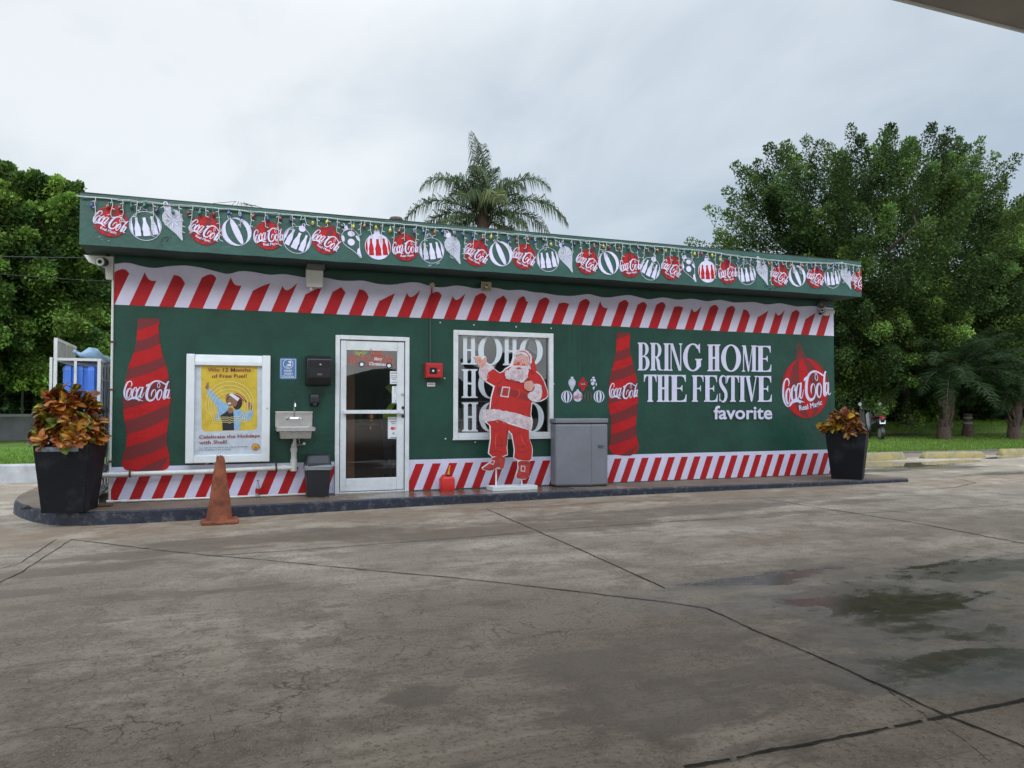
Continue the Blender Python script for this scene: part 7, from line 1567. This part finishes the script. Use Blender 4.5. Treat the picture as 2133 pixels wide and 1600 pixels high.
def palm(name, lab, base, top, fr, gen, tr, wl, hang, nleaf, crownshaft=None, group=None, dens=1):
    t = thing(name, lab, 'palm', base, group); V, F, C = [], [], []; S = MB(); S2 = MB()
    for (dr, L_, dp, col) in fr: frond(V, F, C, S2, top+np.array((gen.normal()*.05, gen.normal()*.05, gen.uniform(-.15, .1))), dr, L_, dp, gen, col, wl, hang, nleaf, dens=dens)
    k = len(S2.v); np_mesh('fronds', np.array(V)-np.array(base), np.array(F), [M['leaf']], t, dict(tint=np.array(C)), smooth=False); S2.build('ribs', t)
    P = []; n = 14; b_ = np.array(base, float)
    for i in range(n+1): s_ = i/n; P.append((tuple(b_+(top-b_)*s_), tr[0]+(tr[1]-tr[0])*s_))
    S.tube([(p[0], p[1], p[2]-(.3 if i == 0 else 0)) for i, (p, _) in enumerate(P)], [r_*(1+.06*math.sin(i*2.2)) for i, (_, r_) in enumerate(P)], 'palmbark', 14)
    rs = random.Random(int(base[0]*10))
    for i in range(46):   # old frond stubs
        s_ = rs.uniform(.72, 1.0) if crownshaft else rs.uniform(.05, 1); c = b_+(top-b_)*s_; a = rs.uniform(0, 6.28); r_ = tr[0]+(tr[1]-tr[0])*s_; o = np.array((math.cos(a), math.sin(a), .9)); p = c+o*r_*.8; S.tube([tuple(p), tuple(p+o*.10+np.array((0, 0, .08))), tuple(p+o*.15+np.array((0, 0, .22)))], [.05, .04, .015], 'palmbark', 5)
    S.build('trunk', t, angle=60); return t
gp_ = np.random.default_rng(12); Dp = 24.0; top = np.array(PD(1006, 448, Dp)); base = PD(1006, 870, Dp); Rv, Fv = np.array(RGT), np.array((math.sin(YAW), math.cos(YAW), 0)); U = np.array((0, 0, 1.0))
pg = (.060, .085, .040); pg2 = (.045, .068, .030); pg3 = (.10, .12, .05); fr = []
def fd(x, y, z): return Rv*x+Fv*y+U*z
for (x, y, z, L_, dp, c) in ((-.55,-.1,1.0,2.9,2.7,pg),(-.45,.5,.95,2.3,2.4,pg2),(.62,-.1,1.0,3.1,2.5,pg),(.50,.5,.95,2.4,2.4,pg2),(-.95,-.1,.55,3.2,2.3,pg2),(-1,.35,.42,2.7,1.9,pg),(1,-.1,.50,3.3,2.2,pg2),(1,.35,.42,2.8,1.9,pg),(-.10,-.1,1.7,2.8,2.0,pg),(.04,.1,1.7,2.5,.7,pg2),(.16,.25,1.5,2.2,1.8,pg),(-.12,-.5,1.3,2.2,2.2,pg),(-.3,-.8,.8,2.0,2.3,pg),(.3,-.85,.7,2.0,2.4,pg3),(-.15,.9,.8,2.0,2.0,pg2),(.75,-.45,-.05,1.9,1.2,pg2),(-.7,-.45,.05,2.0,1.4,pg),(.9,.1,-.3,1.8,.8,pg3),(-.85,.2,-.15,1.9,.9,pg2),(.5,-.2,1.25,2.2,2.9,pg2),(-.4,-.3,1.25,2.0,2.8,pg2)): fr.append((fd(x, y, z), .90*L_, dp*1.05, c))
palm('queen_palm', 'tall palm with drooping feather fronds rising behind the shop roof', (base.x, base.y, 0.0), top, fr, gp_, (.22, .20), .72, .72, 105, True, dens=1)
# dark feathery palms on the right lawn
dkp = (.018, .038, .014); dkp2 = (.026, .048, .018)
def date(px, py, dd, L_, nf, lab, bpx, bpy, seed, tr=(.24, .19)):
    gen = np.random.default_rng(seed); tp = PD(px, py, dd); b_ = PD(bpx, bpy, dd); fr = []
    for k in range(nf):
        a = k*2.399; el = .95-1.25*(k/nf); fr.append((np.array((math.cos(a)*math.cos(el), math.sin(a)*math.cos(el), math.sin(el))), L_*gen.uniform(.85, 1.1), gen.uniform(1.1, 1.6), dkp if k % 2 else dkp2))
    t = palm('feather_palm', lab, (b_.x, b_.y, LZ(b_.x, b_.y)), np.array(tp), fr, gen, tr, .46, .30, 58, None, 'dark palms on the right lawn', dens=2)
    z0 = LZ(b_.x, b_.y); mb = MB(); mb.lathe([(tr[0]*1.5, -.15), (tr[0]*1.55, .15), (tr[0]*1.35, .40), (tr[0]*1.05, .65)], (b_.x, b_.y, z0), 'palmbark', 16); mb.build('root_boss', t); return t
date(1982, 775, 26.6, 2.9, 34, 'large dark feathery palm on the right lawn, nearest its middle', 1966, 911, 5, (.15, .13))
date(2125, 795, 26.6, 2.4, 26, 'dark feathery palm at the right edge of the lawn', 2113, 910, 6, (.15, .12))
b_ = PD(2016, 912, 28.0); z0 = LZ(b_.x, b_.y); t = thing('palm_stump', 'short ringed palm stump beside the large feathery palm', 'stump', (b_.x, b_.y, z0)); mb = MB(); mb.lathe([(.20, -.1), (.21, .12), (.17, .36), (.13, .42), (.14, .62), (.15, .80), (.12, .84), (0, .85)], (b_.x, b_.y, z0), 'palmbark', 16); mb.build('trunk', t)
mb = MB(); mb.lathe([(.155, .46), (.158, .50), (.155, .54)], (b_.x, b_.y, z0), 'concrete_w', 16, cap=False); mb.lathe([(.15, .66), (.155, .69), (.15, .72)], (b_.x, b_.y, z0), 'concrete_w', 16, cap=False); mb.build('pale_rings', t)
b_ = PD(1890, 886, 32.0); z0 = LZ(b_.x, b_.y); t = thing('bare_palm', 'slim bare palm trunk with a swollen base in the middle of the right lawn', 'palm', (b_.x, b_.y, z0)); mb = MB(); tp = PD(1887, 700, 32.0); mb.lathe([(.24, -.15), (.26, .18), (.20, .36), (.13, .50)], (b_.x, b_.y, z0), 'palmbark', 18); mb.build('root_boss', t); mb = MB(); mb.tube([(b_.x, b_.y, z0+.3), (b_.x-.02, b_.y, z0+1.5), (tp.x, tp.y, tp.z)], [.14, .12, .11], 'palmbark', 14); mb.build('trunk', t)
# kerb stops along the right lawn
def stop(px0, px1, py0, py1, h, lab):
    a, c = G(px0, py0), G(px1, py1); dd = Vector((c.x-a.x, c.y-a.y, 0)); L_ = dd.length; dd.normalize(); nn = Vector((-dd.y, dd.x, 0)); mb = MB(); rs = random.Random(int(px0)); R_ = []; z = gz(a.x)
    n = 26
    for i in range(n+1):
        s_ = i/n; en = min(1, min(s_, 1-s_)*L_/.07+.25); p = a+dd*L_*s_; j = lambda: rs.uniform(-.006, .006); R_.append([tuple(p+nn*(u*(1 if v < .1 else 1))+Vector((j(), j(), v*h*(en if v > .3 else 1)+(j() if v > .3 else 0)))) for u, v in ((-.11, 0), (-.10, .62), (-.06, 1), (.06, 1), (.10, .62), (.11, 0))])
    mb.rings(R_, 'kerb_y'); o = mb.build('parking_stop', angle=50); o.location.z += z-min(v[2] for v in mb.v) if False else 0; tag(o, lab, 'parking stop', 'worn yellow parking stops'); return o
stop(1752, 1881, 962, 957, .17, 'worn yellow concrete stop half hidden by the right planter'); stop(1921, 2046, 955, 953, .15, 'worn yellow concrete stop in the middle, with its paint mostly gone'); stop(2082, 2230, 949, 946, .16, 'brighter yellow concrete stop cut by the right picture edge')
# scooter on the lawn
sc = PD(1825, 914, 25.8); zg = LZ(sc.x, sc.y); st = thing('motor_scooter', 'dark motor scooter with a white number plate parked on the lawn behind the planter', 'scooter', (sc.x, sc.y, zg)); yaw = R(63)
def sp(x, y, z): return (sc.x+x*math.cos(yaw)-y*math.sin(yaw), sc.y+x*math.sin(yaw)+y*math.cos(yaw), zg+z)   # x forward
def ringx(x, hw, z0, z1, n=10): return [sp(x, hw*math.cos(t), (z0+z1)/2+(z1-z0)/2*math.sin(t)) for t in [2*math.pi*i/n for i in range(n)]]
mbk = mat('scooter_black', (.015, .015, .018), .3); mred = mat('scooter_seat', (.10, .012, .014), .45)
mb = MB(); mb.rings([ringx(x, w_, a, b_2) for x, w_, a, b_2 in ((-.62, .05, .62, .70), (-.55, .14, .50, .76), (-.30, .18, .38, .74), (0, .16, .32, .70), (.12, .12, .24, .40), (.35, .16, .22, .34), (.48, .17, .25, .60), (.60, .15, .40, .95), (.66, .08, .70, .98))], mbk); mb.build('body', st)
mb = MB(); mb.rings([ringx(x, w_, a, b_2) for x, w_, a, b_2 in ((-.58, .08, .74, .80), (-.40, .15, .73, .84), (-.05, .15, .70, .80), (.10, .09, .68, .75))], mred); mb.build('seat', st)
for x in (-.45, .78):
    mb = MB(); ringw = [[sp(x+r_*math.cos(t), o_, .24+r_*math.sin(t)) for r_, o_ in ((.15, -.05), (.22, -.055), (.24, 0), (.22, .055), (.15, .05))] for t in [2*math.pi*i/20 for i in range(20)]]; mb.rings(ringw, 'black_p', cap=False, closed=True); w_o = mb.build('wheel', st); mb = MB(); mb.tube([sp(x, -.045, .24), sp(x, .045, .24)], .15, 'steel', 14); mb.build('rim', w_o)
mb = MB(); mb.tube([sp(.62, 0, .90), sp(.58, 0, 1.0)], .03, mbk); mb.tube([sp(.54, -.34, 1.02), sp(.58, 0, 1.0), sp(.54, .34, 1.02)], .018, mbk); mb.tube([sp(.78, 0, .24), sp(.66, 0, .7)], .035, mbk); mb.build('handlebar', st)
for s_ in (-1, 1):
    mb = MB(); mb.tube([sp(.56, s_*.26, 1.02), sp(.56, s_*.33, 1.17)], .008, 'steel', 6); mb.tube([sp(.57, s_*.33, 1.20), sp(.53, s_*.33, 1.20)], [.055, .062], 'chrome', 14); mb.build('mirror', st)
mb = MB(); mb.box((-.09, -.006, -.055), (.09, 0, .055), 'paper'); pv = [sp(-.60-.0, -x, .60+z) if y < -.003 else sp(-.594, -x, .60+z) for x, y, z in mb.v]; mb.v = pv; mb.build('number_plate', st, smooth=False)
vs, fs = text_mesh('N 971', .02); mb = MB(); a0, a1 = vs[:, 0].min(), vs[:, 0].max(); mb.add([sp(-.603, .07-.14*(p[0]-a0)/(a1-a0), .575+.06*p[1]/vs[:, 1].max()) for p in vs], fs, 'ink'); mb.build('plate_number', st, smooth=False)
mb = MB(); mb.tube([sp(-.61, 0, .73), sp(-.64, 0, .73)], .045, mat('tail_lamp_red', (.35, .01, .01), .25), 12); mb.build('tail_lamp', st)
# pale garden lamp post on a stone plinth behind the scooter
gpn = PD(1796, 885, 30); zg2 = gpn.z; t = thing('garden_post', 'pale stone post on a round plinth under the big tree', 'post', (gpn.x, gpn.y, LZ(gpn.x, gpn.y))); z0 = LZ(gpn.x, gpn.y); zt = PD(1794, 828, 30).z; hh = zt-z0; pm = mat('pale_stone', (.34, .35, .33), .8, var=.15)
mb = MB(); mb.lathe([(.32, -.1), (.32, hh*.20), (.22, hh*.22), (.20, hh*.30), (0, hh*.30)], (gpn.x, gpn.y, z0), pm, 18); mb.build('plinth', t); mb = MB(); mb.lathe([(.10, hh*.30), (.085, hh*.5), (.075, hh*.85), (.04, hh*.97), (0, hh)], (gpn.x, gpn.y, z0), pm, 14); mb.build('shaft', t)
# wall and wire fence behind the left lawn
wa, wb = PD(-200, 920, 22.5), PD(320, 920, 25.5); mb = MB(); dd = Vector((wb.x-wa.x, wb.y-wa.y, 0)).normalized(); nn = Vector((-dd.y, dd.x, 0))*.1; zt = .88
mb.rings([[tuple(Vector((p.x, p.y, z))+n_) for n_, z in ((-nn, -.1), (nn, -.1), (nn, zt), (-nn, zt))] for p in (wa, wb)], 'concrete_w'); mb.rings([[tuple(Vector((p.x, p.y, z))+n_*1.5) for n_, z in ((-nn, zt+.001), (nn, zt+.001), (nn, zt+.08), (-nn, zt+.08))] for p in (wa, wb)], 'kerb_c')
tag(mb.build('garden_wall', smooth=False), 'low grey garden wall behind the left lawn', 'wall')
wf = thing('wire_fence', 'dark wire fence with braced posts on top of the left garden wall', 'fence', (wa.x, wa.y, zt+.08)); L_ = (wb-wa).length; z0 = zt+.08
for s_ in (.08, .44, .80):
    p = wa+(wb-wa)*s_; mb = MB(); mb.tube([(p.x, p.y, z0), (p.x, p.y, z0+1.25)], .035, mat('grey_post', (.10, .10, .10), .6), 10); mb.build('post', wf)
    for q in (-1, 1): mb = MB(); e = p+dd*q*1.1; mb.tube([(p.x, p.y, z0+1.15), (e.x, e.y, z0+.02)], .018, 'grey_post' if 0 else MATS['grey_post'], 8); mb.build('brace', wf)
mb = MB()
for z in (.15, .40, .65, .90, 1.2): mb.tube([(wa.x, wa.y, z0+z), (wb.x, wb.y, z0+z)], .006, MATS['grey_post'], 5)
mb.build('wires', wf)
# power lines on the left
for k, (p, q, lab) in enumerate((((-120, 530), (300, 536), 'thick dark power cable crossing the left tree just under the roof level'), ((-120, 560), (310, 590), 'thinner dark power cable crossing the left tree lower down'))):
    a, c = PD(*p, 14.5), PD(*q, 15.5); mb = MB(); mb.tube([a.lerp(c, i/10)-Vector((0, 0, .03*math.sin(math.pi*i/10))) for i in range(11)], .008 if k == 0 else .005, 'wire_k', 6); tag(mb.build('power_cable'), lab, 'cable')
# far white block above the left tree, tiled house at the right
a = PD(150, 404, 60); c = PD(215, 480, 60); db = thing('far_building', 'far white block peeping between the left tree and the shop roof', 'building', (a.x+1.5, a.y+2, 0)); mb = MB(); mb.box((a.x, a.y, 0), (a.x+5, a.y+5, a.z), 'offwhite'); mb.build('wall', db, smooth=False); mb = MB(); mb.box((a.x+.45, a.y-.02, a.z-.95), (a.x+1.5, a.y+.05, a.z-.45), MATS['grey_post']); mb.build('window', db, smooth=False); mb = MB(); mb.box((a.x-.15, a.y-.15, a.z+.001), (a.x+5.2, a.y+5.2, a.z+.14), 'offwhite'); mb.build('roof', db, smooth=False)
a = PD(2100, 775, 56); hs = thing('house', 'house with a red tiled roof glimpsed through the trees at the right edge', 'house', (a.x+3, a.y+2, 1.0)); zg = LZ(a.x, a.y); mb = MB(); mb.box((a.x+.2, a.y, zg-.2), (a.x+8, a.y+6, a.z-.6), 'offwhite'); mb.build('wall', hs, smooth=False)
mb = MB(); tile = mat('red_roof_tile', (.32, .10, .05), .8, var=.3, vscale=8, bump=.6); z1_, z0_ = a.z+1.2, a.z-.65; mb.add([(a.x-.5, a.y-.6, z0_), (a.x+8.5, a.y-.6, z0_), (a.x+8.5, a.y+6.6, z0_), (a.x-.5, a.y+6.6, z0_), (a.x+2.5, a.y+3, z1_), (a.x+5.5, a.y+3, z1_)], [(0, 1, 5, 4), (1, 2, 5), (2, 3, 4, 5), (3, 0, 4), (3, 2, 1, 0)], tile); mb.build('roof', hs, smooth=False)
